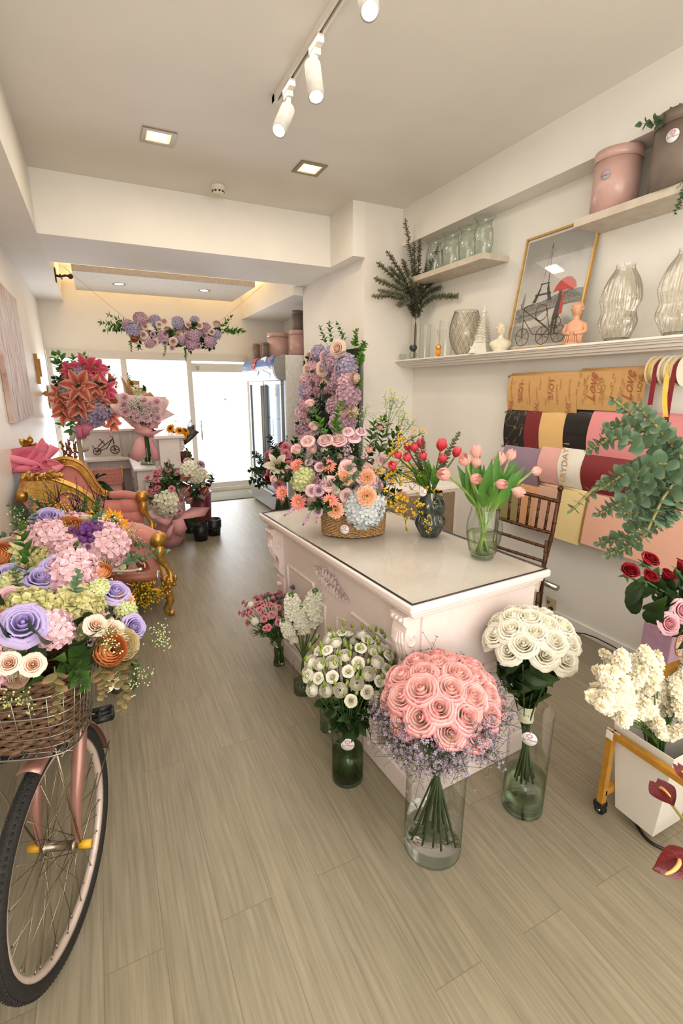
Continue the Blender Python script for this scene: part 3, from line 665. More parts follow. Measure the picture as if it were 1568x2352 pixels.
def corbel(y):
    mb = MB(); w = .085
    prof = [(.095, .83), (.015, .83), (.015, .80), (.03, .785), (.026, .76), (.022, .73), (.026, .70), (.040, .67), (.056, .645), (.064, .615), (.060, .59), (.056, .565), (.066, .545), (.082, .53), (.095, .52)]
    mb.prism([(x, y - w / 2, z) for x, z in prof], (0, w, 0))
    sp = [(.058 + .028 * (1 - t / 14) * math.cos(t * .62 + 2.6), .735 + .040 * (1 - t / 14) * math.sin(t * .62 + 2.6)) for t in range(13)]
    for s in (-1, 1):
        mb.tube([(x, y + s * w / 2, z) for x, z in sp], .006, 6)
        mb.tube([(.072 + .014 * (1 - t / 10) * math.cos(-t * .7), y + s * w / 2, .585 + .02 * (1 - t / 10) * math.sin(-t * .7)) for t in range(9)], .004, 6)
    for k in range(-2, 3):                                        # acanthus leaf down the front
        mb.tube([(.026, y + k * .010, .76), (.016 + abs(k) * .004, y + k * .015, .72), (.030 + abs(k) * .004, y + k * .014, .67), (.054, y + k * .008, .62)], [.006, .009, .008, .003], 6)
    for k in (-1, 0, 1): mb.ball((.014, y + k * .024, .815), .009, 8, 5)
    mb.box(.09, .10, y - w * .6, y + w * .6, .15, .52)
    return mb
for y in (.105, 1.42): corbel(y).build('corbel', PINKW, desk, smooth=False, bev=.002)
for y in (.105, 1.42): MB().box(.082, .10, y - .055, y + .055, .15, .50).lathe([(.0, -.012), (.018, -.008), (.018, .008), (0, .012)], 12, (.078, y, .46)).build('pilaster', PINKW, desk, smooth=False, bev=.003)
def molding(pts, nm, closed=True, r=.011):
    mb = MB().tube(pts, [r] * len(pts), 4, closed=closed, up=(0, 0, 1)); o = mb.build(nm, PINKW, desk, smooth=False, bev=.003)
xf = .093
molding([(xf, .22, .62), (xf, .56, .62), (xf, .60, .56), (xf, .70, .54), (xf, .70, .22), (xf, .22, .22)], 'panel_moulding')
molding([(xf, 1.31, .62), (xf, .97, .62), (xf, .93, .56), (xf, .83, .54), (xf, .83, .22), (xf, 1.31, .22)], 'panel_moulding')
ye = .048
molding([(.10, ye, .50), (.715, ye, .50)], 'chair_rail', False, .016)
molding([(.15, ye, .44), (.66, ye, .44), (.66, ye, .20), (.15, ye, .20)], 'panel_moulding', r=.012)
ap = MB()
for i, (dy, dz, s) in enumerate(((.10, .03, .05), (0, .0, .045), (-.10, -.03, .034), (.05, .06, .03), (-.05, .045, .03))):
    ap.mb(rose_mesh(.8, 4, i + 2, 3, 3), Matrix.Translation((.09, .765 + dy, .70 + dz)) @ Matrix.Rotation(-PI / 2, 4, 'Y') @ Matrix.Scale(s * .62, 4))
for i in range(24):
    t = i / 23 * 2 - 1; sg_ = 1 if i % 2 else -1; place_leaf(ap, _L_OVAL, (.088, .765 + .15 * t, .70 + .02 * t), (-.25, t * .9 + .1, sg_ * (1.1 - abs(t))), (-1, 0, 0), .062 - .018 * abs(t))
ap.build('rose_applique', [PINKW, PINKW], desk)
# ================================================================ vases on the floor
CLEAR = glass('clear_glass', 'fbfcfb', 'b4beb6', .05); WATER = glass('vase_water', 'e6eee2', 'c4d2c2', .04); GLASSB = glass('green_glass_base', 'd8e4d8', '8aa296', .1)
WATG = glass('leafy_water', 'b4c89a', '8aa27a', .04)
def cyl_vase(name, label, base, r, h, water=0, flare=None, wm=None, group=None):
    t = thing(name, label, 'vase', base, 0, group)
    prof = flare or [(r, .004), (r * 1.01, h * .5), (r * 1.02, h)]
    MB().lathe(prof, 40).lathe([(prof[-1][0], h - .003), (prof[-1][0] + .002, h), (prof[-1][0] - .002, h)], 40).build('glass_wall', CLEAR, t)
    MB().lathe([(.001, .003), (prof[0][0], .003), (prof[0][0], .012)], 32).build('glass_base', GLASSB, t)
    if water:
        pr = [(a * .965, z) for a, z in prof if z < water]; 
        k = [i for i in range(len(prof)) if prof[i][1] >= water][0]; a, b = prof[k - 1], prof[k]; f = (water - a[1]) / (b[1] - a[1]); rw = (a[0] + (b[0] - a[0]) * f) * .965
        MB().lathe([(.001, .019)] + [(x, max(.019, z)) for x, z in pr] + [(rw, water), (.001, water)], 32).build('water', wm or WATER, t)
    return t
def stems_to(root, name, pts, m, r=.003, n=6):
    "each stem a part of its own"
    Mi = root.matrix_basis.inverted()
    for q in pts: MB().tube([Mi @ Vector(a) for a in bez(q, 5)], r, n).build(name, m, root)
def tied(root, base, rad, zb, zd, dr, dz, n, key, size, foot_r, extra=(), lo=-.05, feet_z=.03, ax=(0, 0), shift=(0, 0), stemn=18):
    "hand-tied bouquet: dome of blooms, stems pinched at the tie and fanning out below"
    bx, by = base[0], base[1]; tie = Vector((bx + ax[0], by + ax[1], zb)); c = Vector((bx + ax[0] + shift[0], by + ax[1] + shift[1], zd))
    for i in range(n):
        z = lo + (1 - lo) * ((i + .5) / n) ** .9; a = i * 2.39996; q = math.sqrt(max(0, 1 - z * z)); d = Vector((q * math.cos(a), q * math.sin(a), z))
        p = c + Vector((d.x * dr, d.y * dr, d.z * dz)); put(root, key, p - d * size * .5, d * .75 + Vector((0, 0, .45)) + (EYE - p).normalized() * .25, size)
    ss = []
    for i in range(stemn):
        a = i * 2.39996; f = math.sqrt((i + .5) / stemn); ft = Vector((bx - math.cos(a + .6) * foot_r * f, by - math.sin(a + .6) * foot_r * f, feet_z + .10 * (1 - f) * rnd.random() + rnd.random() * .03))
        k = tie + Vector((math.cos(a), math.sin(a), 0)) * rad * f; tp = c + Vector((math.cos(a) * dr * f * .8, math.sin(a) * dr * f * .8, -.02))
        ss.append([ft, k, k.lerp(tp, .4) , tp])
    stems_to(root, 'stem', ss, DGREEN, .0038)
    return c, tie
b1 = P(992, 1940, Z=0); b2 = P(798, 1785, Z=0); b3 = P(1198, 1850, Z=0); b4 = P(641, 1525, Z=0); b5 = P(697, 1588, Z=0); b6 = P(755, 1673, Z=0)
r1 = 64 * mpp(b1)
cyl_vase('cylinder_vase', 'tall clear glass cylinder holding the pink rose bouquet', b1, r1, .455, group='cylinder vases on the floor')
bq = thing('rose_bouquet', 'hand-tied bouquet of pink roses with lilac filler in glass cylinder', 'bouquet', (b1.x, b1.y, .02))
c1, t1 = tied(bq, b1, .030, .395, .60, .178, .14, 33, 'rose_pink', .070, .088, lo=-.25, stemn=20)
for i in range(26):
    a = i * 2.4; d = Vector((math.cos(a), math.sin(a), rnd.uniform(.0, .9) if i > 14 else rnd.uniform(-.1, .1))); put(bq, 'limonium', c1 + Vector((0, 0, -.12)) + d * .03, d + Vector((0, 0, .30)), rnd.uniform(.18, .21) if i <= 14 else .25)
MB().lathe([(.034, -.03), (.030, 0), (.033, .03)], 16, tuple(bq.matrix_basis.inverted() @ Vector(t1))).build('tape_band', mat('florist_tape', (206, 204, 176), .5), bq)
MB().lathe([(.033, .03), (.05, .09), (.10, .15), (.02, .16)], 12, tuple(bq.matrix_basis.inverted() @ Vector(t1))).build('stem_bundle', mat('stem_bundle', (92, 96, 66), .7, var=.2, scale=120, c2=(52, 64, 34)), bq)
put(bq, 'leaf_dark', P(1000, 1668, Y=b1.y - .06), (.2, -.3, -.5), .07, 0)
r2 = 35 * mpp(b2)
cyl_vase('cylinder_vase', 'slim glass cylinder with round sticker holding white lisianthus', b2, r2, .355, .155, wm=WATG, group='cylinder vases on the floor')
v2 = [o for o in C.objects if o.name.startswith('cylinder_vase')][-1]
vw = (EYE - b2); vw.z = 0; vw.normalize()
sticker(v2, Vector((b2.x, b2.y, 0)) + vw * (r2 + .003) + Vector((0, 0, P(797, 1684, Y=b2.y).z)), vw, .028)
r3 = 44 * mpp(b3)
v3 = cyl_vase('cylinder_vase', 'glass cylinder with round sticker holding the white rose bouquet', b3, r3, .45, .16, group='cylinder vases on the floor')
vw3 = (EYE - b3); vw3.z = 0; vw3.normalize()
sticker(v3, Vector((b3.x, b3.y, 0)) + vw3 * (r3 + .003) + Vector((0, 0, P(1213, 1669, Y=b3.y).z)), vw3, .028)
bw = thing('rose_bouquet', 'hand-tied bouquet of ivory roses with dark foliage in glass cylinder', 'bouquet', (b3.x, b3.y, .02))
c3, t3 = tied(bw, b3, .030, .42, .685, .150, .125, 26, 'rose_white', .066, .04, lo=-.1, feet_z=.10, ax=(.0, .03), shift=(.02, .03), stemn=16)
for i in range(64):
    a = i * 2.4; z = -.05 - .15 * (i / 64); rr_ = .19 - .12 * (i / 64)
    put(bw, 'leaf_dark', c3 + Vector((math.cos(a) * rr_ * .62, math.sin(a) * rr_ * .62, z + .02)), (math.cos(a), math.sin(a), rnd.uniform(-.7, .1)), rnd.uniform(.10, .135))
MB().lathe([(.032, -.03), (.03, 0), (.036, .04)], 16, tuple(bw.matrix_basis.inverted() @ Vector(t3))).build('tape_band', mat('florist_tape', (206, 204, 176), .5), bw)
# ---- single stems: every cut flower standing loose in a vase is a thing of its own
def cut(name, label, cat, group, foot, head, key, size, d=None, sr=.0028, mid=None, leaves=(), extra=(), bname=None, sm=None):
    t = thing(name, label, cat, foot, 0, group); f = Vector(foot); h = Vector(head); m = Vector(mid) if mid else f.lerp(h, .5) + Vector((0, 0, .02))
    pth = [p - f for p in bez([f, m, h], 6)]; MB().tube(pth, [sr] * len(pth), 6).build('stem', sm or GREEN, t)
    if key: put(t, key, h, d or (h - m), size, None, bname)
    for key2, u, dd, s in leaves:
        q = u * (len(pth) - 1); j = min(len(pth) - 2, int(q)); put(t, key2, f + pth[j].lerp(pth[j + 1], q - j), dd, s)
    for key2, off, dd, s in extra: put(t, key2, h + Vector(off), dd, s)
    return t
ax2 = P(800, 1600, Y=b2.y)
lc = Vector((b2.x + .025, b2.y + .02, .50)); lr = (.178, .178, .135)
n = 58
for i in range(n):
    z = -.15 + 1.1 * (i + .5) / n; a = i * 2.39996; q = math.sqrt(max(0, 1 - z * z)); d = Vector((q * math.cos(a), q * math.sin(a), z)); h = lc + Vector((d.x * lr[0], d.y * lr[1], d.z * lr[2])) * rnd.uniform(.9, 1.05)
    ft = b2 + Vector((-math.cos(a) * r2 * .6 * q, -math.sin(a) * r2 * .6 * q, .03)); nk = b2 + Vector((math.cos(a) * r2 * .5 * q, math.sin(a) * r2 * .5 * q, .26))
    lv = [('leaf_dark', .62, (math.cos(a + s), math.sin(a + s), .4), rnd.uniform(.06, .09)) for s in (0, 1.6, 3.2)] + [('leaf_dark', .78, (math.cos(a + 1), math.sin(a + 1), .5), rnd.uniform(.04, .06))]
    bd = [('bud_green', (rnd.uniform(-.03, .03), rnd.uniform(-.03, .03), rnd.uniform(.005, .05)), (rnd.uniform(-.3, .3), rnd.uniform(-.3, .3), 1), .017) for _ in range(2)]
    cut('lisianthus_stem', 'white lisianthus stem with pale green buds in slim floor vase', 'lisianthus', 'white lisianthus stems', ft, h, ('lisianthus_white', 'rose_white')[i % 2], .030, d * .7 + Vector((0, 0, .35)) + (EYE - h).normalized() * .35, .0022, nk, lv, bd, 'lisianthus_bloom')
# carnations in the flared crystal vase
fl = [(.036, .004), (.033, .02), (.028, .06), (.030, .11), (.036, .16), (.046, .20)]
v4 = cyl_vase('flared_vase', 'small flared crystal vase of pink carnations on the floor', b4, .036, .20, .11, fl, WATG)
cc = Vector((b4.x - .02, b4.y + .02, .325)); n = 44
for i in range(n):
    z = -.1 + 1.05 * (i + .5) / n; a = i * 2.39996; q = math.sqrt(max(0, 1 - z * z)); d = Vector((q * math.cos(a), q * math.sin(a), z)); h = cc + Vector((d.x * .17, d.y * .17, d.z * .12)) * rnd.uniform(.85, 1.05)
    ft = b4 + Vector((-math.cos(a) * .02 * q, -math.sin(a) * .02 * q, .02)); nk = b4 + Vector((math.cos(a) * .02 * q, math.sin(a) * .02 * q, .16))
    key = 'carnation_mauve' if i in (5, 9, 14) else 'hydrangea_white' if i in (12, 30) else 'carnation_pink'
    lv = [('fern', .7, (math.cos(a), math.sin(a), .1), .09)] if i % 2 else [('leaf_dark', .75, (math.cos(a), math.sin(a), .6), .05)]
    cut('spray_carnation', 'pink spray carnation stem in small crystal floor vase' if 'pink' in key else 'purple carnation stem among the pink ones' if 'mauve' in key else 'tiny white bloom stem among pink carnations', 'carnation', {'carnation_pink': 'pink spray carnations', 'carnation_mauve': 'purple carnations', 'hydrangea_white': 'small white blooms'}[key], ft, h, key, .021, d + Vector((0, 0, .3)), .002, nk, lv, [('carnation_pink', (rnd.uniform(-.03, .03), rnd.uniform(-.03, .03), .01), d, .015)] if 'pink' in key else ())
THI = mat('thistle_blue', (92, 110, 122), .6, var=.2, scale=200)
for k, (px, py) in enumerate(((610, 1372), (642, 1375), (658, 1380), (672, 1352), (655, 1402), (640, 1420), (638, 1435))):
    h = P(px, py, Y=b4.y - .08 + .02 * k); t = thing('sea_holly', 'blue grey thistle stem among the pink carnations', 'thistle', b4 + Vector((.01 * (k % 3 - 1), .0, .02)), 0, 'sea holly stems')
    f = t.location; MB().tube([p - f for p in bez([f, b4 + Vector((.01, -.01, .18)), h], 5)], .0018, 5).build('stem', GREEN, t)
    q = MB().ball((0, 0, .012), .011, 8, 6, 0, 1.35)
    for i in range(12):
        a = i * PI / 6; q.tube([(.006 * math.cos(a), .006 * math.sin(a), .004), (.03 * math.cos(a), .03 * math.sin(a), .012)], [.002, .0004], 3)
    q.xf(Matrix.Translation(h - f) @ aim((h - b4) + Vector((0, -.2, .3))).to_matrix().to_4x4()).build('thistle_head', THI, t)
# two plain water cylinders, one holding white stock
v5 = cyl_vase('water_vase', 'short glass cylinder of water holding white stock, beside carnation vase', b5, 22 * mpp(b5), .19, .07)
v6 = cyl_vase('water_vase', 'half hidden glass cylinder of water just behind the lisianthus vase', b6, 20 * mpp(b6), .22, .13)
for i, (px, py, tx, ty) in enumerate(((700, 1378, 725, 1352), (690, 1410, 690, 1390), (672, 1430, 650, 1425), (735, 1385, 760, 1370), (720, 1415, 728, 1395), (680, 1450, 665, 1450), (750, 1400, 780, 1390), (705, 1440, 700, 1420), (660, 1395, 668, 1368))):
    h = P(tx, ty, Y=b5.y - .05 + .03 * (i % 3)); f = b5 + Vector((.01 * (i % 3 - 1), .008 * (i % 2), .025))
    t = thing('stock_stem', 'tall white stock flower spike in the short water cylinder', 'stock flower', f, 0, 'white stock stems')
    nk = b5 + Vector((0, 0, .2)); pth = [p - f for p in bez([f, nk, nk.lerp(h, .45)], 5)]
    MB().tube(pth, .0035, 6).build('stem', GREEN, t)
    a = nk.lerp(h, .3); put(t, 'stock', a, h - a, (h - a).length)
for i, (px, py, x2, y2) in enumerate(((728, 1590, 707, 1605), (640, 1470, 676, 1490))):
    pass
lb = thing('long_leaf', 'single green blade leaf hanging over a water cylinder', 'leaf', P(745, 1570, Y=b6.y), 0)
ll = MB(); pa = [P(x, y, Y=b6.y - .03) - lb.location for x, y in ((745, 1572), (730, 1582), (715, 1596), (706, 1605))]
ll.tube(bez(pa, 4), [.012, .014, .015, .015, .015, .014, .013, .012, .011, .009, .006, .003, .001], 6, flat=.15); ll.build('blade', LEAFB, lb)
# ================================================================ things on the desk
ZD = .9085
def wicker(name, c1, c2, su=60, sv=90):
    if name in _mc: return _mc[name]
    m, nt, out = newmat(name); L = nt.links.new
    uv = N(nt, 'UVMap'); br = N(nt, 'TexBrick'); br.offset = .5
    for k, v in (('Scale', 1), ('Mortar Size', .004), ('Brick Width', 1 / su * 2), ('Row Height', 1 / sv * 2), ('Bias', 0)): br.inputs[k].default_value = v
    L(uv.outputs[0], br.inputs['Vector']); br.inputs['Color1'].default_value = col(c1); br.inputs['Color2'].default_value = col(c2); br.inputs['Mortar'].default_value = tuple(x * .25 for x in col(c2)[:3]) + (1,)
    b = N(nt, 'BsdfPrincipled'); b.inputs['Roughness'].default_value = .65; L(br.outputs['Color'], b.inputs['Base Color'])
    L(b.outputs[0], out.inputs[0]); _mc[name] = m; return m
def woven(root, name, cx, cy, a, b, h, rows, n, m, flare=1.06, thick=.006, rz=0):
    "oval woven basket wall: wavy strands row by row round upright stakes"
    mb = MB()
    for k in range(rows):
        z = thick + (h - thick * 2) * k / (rows - 1); f = 1 + (flare - 1) * k / (rows - 1); pts = []
        for i in range(n * 4):
            t = 2 * PI * i / (n * 4); w = thick * .8 * math.cos(t * n + (k % 2) * PI); pts.append((cx + (a * f + w) * math.cos(t), cy + (b * f + w) * math.sin(t), z + .0015 * math.sin(t * 5 + k)))
        mb.tube(pts, h / rows * .62, 5, closed=True)
    o = mb.build(name, m, root); return o
STRAW = mat('straw_weave', (186, 148, 100), .7, var=.2, scale=70, c2=(132, 98, 60)); WICK = mat('brown_wicker', (112, 80, 54), .65, var=.2, scale=70, c2=(74, 52, 36))
bp1 = P(811, 1222, Z=ZD); bp1.z = ZD
BRZ = R(-22)
bk = thing('wicker_basket', 'oval straw basket with round sticker on the desk holding mixed flowers', 'basket', bp1, BRZ)
ba = 73 * mpp(bp1); 
woven(bk, 'woven_wall', 0, 0, ba * .95, ba * .62, .118, 15, 30, STRAW, 1.03)
MB().lathe([(.001, .004), (ba * .93, .004)], 32, sy=.65).build('base', STRAW, bk)
pst = P(776, 1217, Z=.965); nb = bk.matrix_basis.to_quaternion() @ Vector((-.35, -1, .05))
sticker(bk, bp1 + bk.matrix_basis.to_quaternion() @ Vector((-.33 * ba, -.655 * ba - .012, .052)), nb, .024)
ar = thing('flower_arrangement', 'large pastel arrangement of roses, hydrangeas and orchids in the straw basket', 'flower arrangement', (bp1.x, bp1.y, ZD + .02), 0)
AC = P(785, 1095, Z=1.13); AC = Vector((bp1.x - .03, bp1.y + .02, 1.135)); AR = (.25, .19, .20)
filler = [('greens_dark', 16, .12, .35), ('hydrangea_mauve', 4, .05, .3), ('carnation_palepink', 8, .036, .3), ('limonium_purple', 12, .13, .45), ('leaf_dark', 14, .09, .3), ('euc_sprig', 10, .13, .4), ('ranunculus_pink', 6, .03, .25), ('rose_blush', 8, .042, .3)]
blob(ar, filler, AC, AR, .3, lo=-.35)
heroes(ar, [(727, 998, 'rosebud_pink', .042, .03), (723, 962, 'rosebud_pink', .036, .07), (707, 1015, 'rose_blush', .042), (686, 1041, 'rosebud_pink', .046, .01), (719, 1037, 'rosebud_pink', .046), (748, 1015, 'rose_blush', .05), (777, 1015, 'rose_blush', .055), (813, 1007, 'rose_palepink', .042), (798, 1076, 'rose_blush', .05), (756, 1112, 'rose_blush', .044), (716, 1127, 'rose_palepink', .036), (799, 993, 'rose_palepink', .036), (829, 994, 'rose_palepink', .036), (646, 1106, 'rosebud_pink', .032, .03), (753, 1058, 'carnation_palepink', .032), (710, 1063, 'rose_palepink', .03), (734, 1074, 'rose_palepink', .032), (732, 1127, 'rose_mauve', .034), (734, 1170, 'rose_mauve', .032, .02),
    (756, 1074, 'daisy_coral', .042, .02), (687, 1072, 'daisy_coral', .038, .02), (654, 1131, 'daisy_coral', .045, .02), (695, 1149, 'daisy_coral', .052, .03), (759, 1146, 'daisy_coral', .045, .03), (770, 1172, 'carnation_peach', .040, .0), (828, 1135, 'carnation_peach', .045, .07), (903, 1140, 'carnation_peach', .04, .05), (844, 1095, 'carnation_peach', .042), (791, 1095, 'carnation_peach', .04),
    (838, 1165, 'hydrangea_blue', .098, .0), (694, 1100, 'hydrangea_lime', .06), (748, 1042, 'lisianthus_white', .022, .02), (772, 1127, 'lisianthus_white', .022, .02), (866, 998, 'tulip_pink', .026, .03), (842, 1045, 'tulip_pink', .028, .02), (876, 1060, 'rose_palepink', .038), (690, 1090, 'carnation_pink', .02)], AC, AR)
for (px, py, key, s, d) in ((895, 985, 'gypwild', .22, (.25, .1, 1)), (870, 1010, 'gypwild', .2, (.1, .0, 1)), (835, 985, 'gypwild', .16, (-.1, 0, 1)), (915, 1015, 'gypwild', .2, (.5, .1, .8)), (880, 1040, 'greens', .2, (.2, .1, 1)), (900, 1045, 'greens', .2, (.4, .1, .9)), (855, 1035, 'greens', .18, (.0, .1, 1)), (765, 985, 'ruscus', .17, (-.1, .1, 1)), (750, 990, 'ruscus', .17, (-.3, .1, 1)), (775, 990, 'ruscus', .15, (.1, .1, 1)), (740, 985, 'leaf_bright', .12, (-.3, 0, 1)), (700, 1030, 'leaf_bright', .1, (-.8, 0, .5)),
        (670, 1165, 'heather', .13, (-1, -.5, -.35)), (700, 1185, 'heather', .13, (-.7, -.7, -.4)), (720, 1185, 'heather', .11, (-.5, -.8, -.4)), (790, 1055, 'limonium_purple', .12, (0, -.5, .8)), (730, 1105, 'limonium_purple', .12, (-.2, -.8, .3)), (925, 1060, 'limonium_purple', .14, (.5, -.2, .7)), (780, 1115, 'euc_sprig', .11, (0, -.8, .3)), (715, 1155, 'euc_sprig', .1, (-.4, -.7, -.2)), (745, 1190, 'euc_sprig', .08, (-.2, -.8, -.3)), (925, 1130, 'leaf_bright', .11, (.9, -.2, .2)), (910, 1150, 'leaf_bright', .11, (.9, -.4, .1)), (940, 1115, 'leaf_bright', .1, (.8, -.2, .5)), (660, 1085, 'greens_dark', .1, (-1, -.2, .1))):
    p, nn = hit(px, py, AC, AR); put(ar, key, p - nn * .05, d, s)
for (p0, p1) in (((850, 1085), (905, 1095)), ((860, 1100), (930, 1065)), ((870, 1110), (960, 1045)), ((860, 1120), (935, 1155)), ((880, 1140), (955, 1180)), ((880, 1125), (1000, 1165)), ((900, 1080), (1010, 1120)), ((870, 1075), (935, 985)), ((880, 1060), (945, 1010)), ((860, 1090), (880, 1060)), ((875, 1150), (915, 1180)), ((930, 1075), (975, 1062)), ((900, 1110), (965, 1100))):
    a, _ = hit(p0[0], p0[1], AC, AR); dd = (a - EYE).dot(_F); b = EYE + (P(p1[0], p1[1], Y=5) - EYE) * ((dd - .02) / ((P(p1[0], p1[1], Y=5) - EYE).dot(_F)))
    v = b - a; put(ar, 'oncidium', a - v * .2, v, v.length * 1.25)
# dark twisted vase with red tulips
def twist_vase(name, label, base, r, h, m, prof, lobes=9, tw=1.6, amp=.07, n=72, inner=True, crumple=0, group=None):
    t = thing(name, label, 'vase', base, 0, group); k = len(prof); pts = bez([(a, 0, b) for a, b in prof], 6)
    def fn(u, v):
        i = v * (len(pts) - 1); j = min(len(pts) - 2, int(i)); q = pts[j].lerp(pts[j + 1], i - j); a = u * 2 * PI
        w = 1 + amp * math.sin(lobes * a + tw * v * 2 * PI) * math.sin(PI * min(1, v * 1.1)) + crumple * (math.sin(3 * a + 4 * v) * .6 + math.sin(2 * a - 7 * v + 1) * .5) * math.sin(PI * min(1, v))
        return (q.x * r * w * math.cos(a), q.x * r * w * math.sin(a), q.z * h)
    MB().grid(fn, n, 30).build('glass_wall', m, t)
    MB().lathe([(.001, 0), (prof[0][0] * r, 0), (prof[0][0] * r, .02), (.001, .024)], 24).build('glass_base', m, t)
    return t
vb = P(986, 1228, Z=ZD); vb.z = ZD; vr = 34 * mpp(vb)
SMOKE = mat('smoked_glass', (26, 34, 32), .08, var=.3, scale=40, coat=.5, c2=(70, 80, 74))
dv = twist_vase('dark_vase', 'smoky black twisted glass vase of red tulips on the desk', vb, vr, .232, SMOKE, [(.62, .0), (.78, .10), (1.0, .3), (.82, .5), (.95, .68), (.80, .85), (.72, 1.0)], 11, 1.1, .06)
vv = (EYE - vb); vv.z = 0; vv.normalize(); sp_ = P(970, 1131, Y=vb.y - .07)
sticker(dv, sp_, vv + Vector((-.25, 0, .1)), .02)
top = vb + Vector((0, 0, .22))
for i, (px, py, s, lb_, dy) in enumerate(((954, 1026, .030, 'red tulip, tallest on the left of dark vase', .02), (968, 1019, .030, 'red tulip at top centre of dark vase bunch', .05), (939, 1024, .027, 'red tulip behind the others at upper left', .07), (919, 1042, .026, 'red tulip, outer left middle of dark vase bunch', -.02), (939, 1047, .029, 'red tulip low on the left over leaves', -.06), (972, 1044, .027, 'red tulip facing front at centre of bunch', -.08), (1011, 1022, .038, 'widest open red tulip at top right of bunch', .03), (1013, 1052, .029, 'red tulip below the widest open one', -.05), (1043, 1036, .036, 'red tulip leaning out at far right of bunch', -.02), (907, 1064, .026, 'lowest red tulip drooping left above yellow orchids', -.08))):
    h = P(px, py, Y=vb.y + dy) - Vector((0, 0, s)); ft = vb + Vector((rnd.uniform(-.02, .02), rnd.uniform(-.02, .02), .06))
    a = math.atan2(h.y - vb.y, h.x - vb.x)
    t = cut('red_tulip', lb_, 'tulip', 'red tulips in the dark vase', ft, h, 'tulip_red', s, (h - top) + Vector((0, -.03, .10)), .0042, top + (h - top) * .15, (), (), 'tulip_bloom')
    def blade(root, p, d, L, w, droop=.25, m=LEAFB, nm='leaf'):
        d = Vector(d).normalized(); q = MB(); place_leaf(q, leaf_mesh(1, w, .55, droop, .04, 4, 8, .7), Vector(p) - root.location, d, (0, 0, 1) if abs(d.z) < .85 else (EYE - Vector(p)), L, rnd.uniform(-.4, .4)); return q.build(nm, m, root)
    if i % 3 != 2: blade(t, top.lerp(h, .3), (h - top).normalized() + Vector((rnd.uniform(-.5, .5), rnd.uniform(-.5, .3), .1)), .11, .20, .2)
sp2 = thing('eucalyptus_twig', 'thin dark leafy twig sticking up from the red tulips', 'twig', top)
for a, b in (((965, 1040), (960, 1003)), ((1020, 1030), (1068, 1000)), ((985, 1035), (984, 1003)), ((935, 1060), (945, 1045))):
    pa, pb = P(*a, Y=vb.y), P(*b, Y=vb.y); put(sp2, 'euc_dry', top, pb - top, (pb - top).length, 0)
# clear vase with pink tulips
pb_ = P(1107, 1278, Z=ZD); pb_.z = ZD; pr_ = 40 * mpp(pb_)
hv = .225
pv_ = cyl_vase('clear_vase', 'clear barrel glass vase of pink tulips on the desk', pb_, pr_, hv, .115, [(pr_ * .62, .004), (pr_ * .78, .03), (pr_ * .95, .09), (pr_, .13), (pr_ * .92, .18), (pr_ * .78, hv)], glass('tulip_water', 'e3ead6', 'b5c4a4', .06))
top = pb_ + Vector((0, 0, hv))
TST = mat('tulip_stem_green', (136, 166, 84), .45, var=.1)
TL_ = petal('tulip_leaf_green', [(0, (120, 160, 70)), (.5, (88, 136, 60)), (1, (84, 130, 66))], .45, .2, noise=.3)
for i, (px, py, s, fd, lb_, dy) in enumerate(((1067, 1056, .036, (-.6, -.3, .7), 'pale pink tulip at upper left leaning left', -.02), (1093, 1038, .034, (0, .1, 1), 'pink tulip standing tallest at top centre left', .06), (1094, 1062, .03, (.2, -.2, .9), 'pink tulip half hidden behind leaf tip at centre', .03), (1019, 1089, .038, (-1, -.25, .25), 'largest pink tulip drooping far left toward dark vase', -.03), (1092, 1100, .030, (-.1, -1, .15), 'pink tulip facing viewer at lower left centre', -.12), (1151, 1112, .030, (.2, -1, .0), 'pink tulip facing viewer at lower right centre', -.13), (1190, 1130, .034, (.8, -.75, -.35), 'pink tulip bending down toward the chair back', -.10), (1148, 1055, .036, (.15, .0, 1), 'pink tulip upright at upper right', .04), (1173, 1045, .034, (.5, .2, .8), 'pink tulip behind broad leaf at upper right', .09), (1232, 1082, .032, (1, -.1, .15), 'pink tulip reaching furthest right along a leaf', .0))):
    h = P(px, py, Y=pb_.y + dy); fdv = Vector(fd).normalized(); h = h - fdv * s; a = math.atan2(h.y - pb_.y, h.x - pb_.x)
    ft = pb_ + Vector((-math.cos(a) * pr_ * .35, -math.sin(a) * pr_ * .35, .02)); nk = top + Vector((math.cos(a), math.sin(a), 0)) * pr_ * .5
    t = cut('pink_tulip', lb_, 'tulip', 'pink tulips in the clear vase', ft, h, 'tulip_pink', s, fdv, .0058, nk, (), (), 'tulip_bloom', TST)
    o_ = h - top; o_ = o_.normalized()
    for k in range(2):
        dd = o_ * .7 + Vector((rnd.uniform(-.6, .6), rnd.uniform(-.5, .3), rnd.uniform(.5, .9))); blade(t, nk.lerp(h, .06 + .05 * k), dd, rnd.uniform(.17, .23), .13, .18, TL_)
# ---------------- chair, cabinet and wall fittings behind the desk
BRZC = mat('bronze_bamboo', (92, 60, 34), .38, .5, var=.2, scale=40)
cb_ = P(1255, 1285, Z=.86); 
ch = thing('chiavari_chair', 'bronze bamboo style chair behind the desk, seen by its back', 'chair', (2.06, 1.62, 0), R(0))
def bam(path, r, nm, rings=5):
    Mi = ch.matrix_basis.inverted(); pth = [Mi @ Vector(p) for p in path]; mb = MB().tube(pth, r, 10)
    for i in range(rings):
        f = (i + .5) / rings; q = f * (len(pth) - 1); j = min(len(pth) - 2, int(q)); p = pth[j].lerp(pth[j + 1], q - j); d = (pth[j + 1] - pth[j]).normalized() * .006
        mb.tube([p - d, p, p + d], [r, r * 1.28, r], 10)
    mb.build(nm, BRZC, ch); return mb
yb_ = 1.72
BX = lambda x, y, dx=0: P(x, y, Y=yb_ + dx)
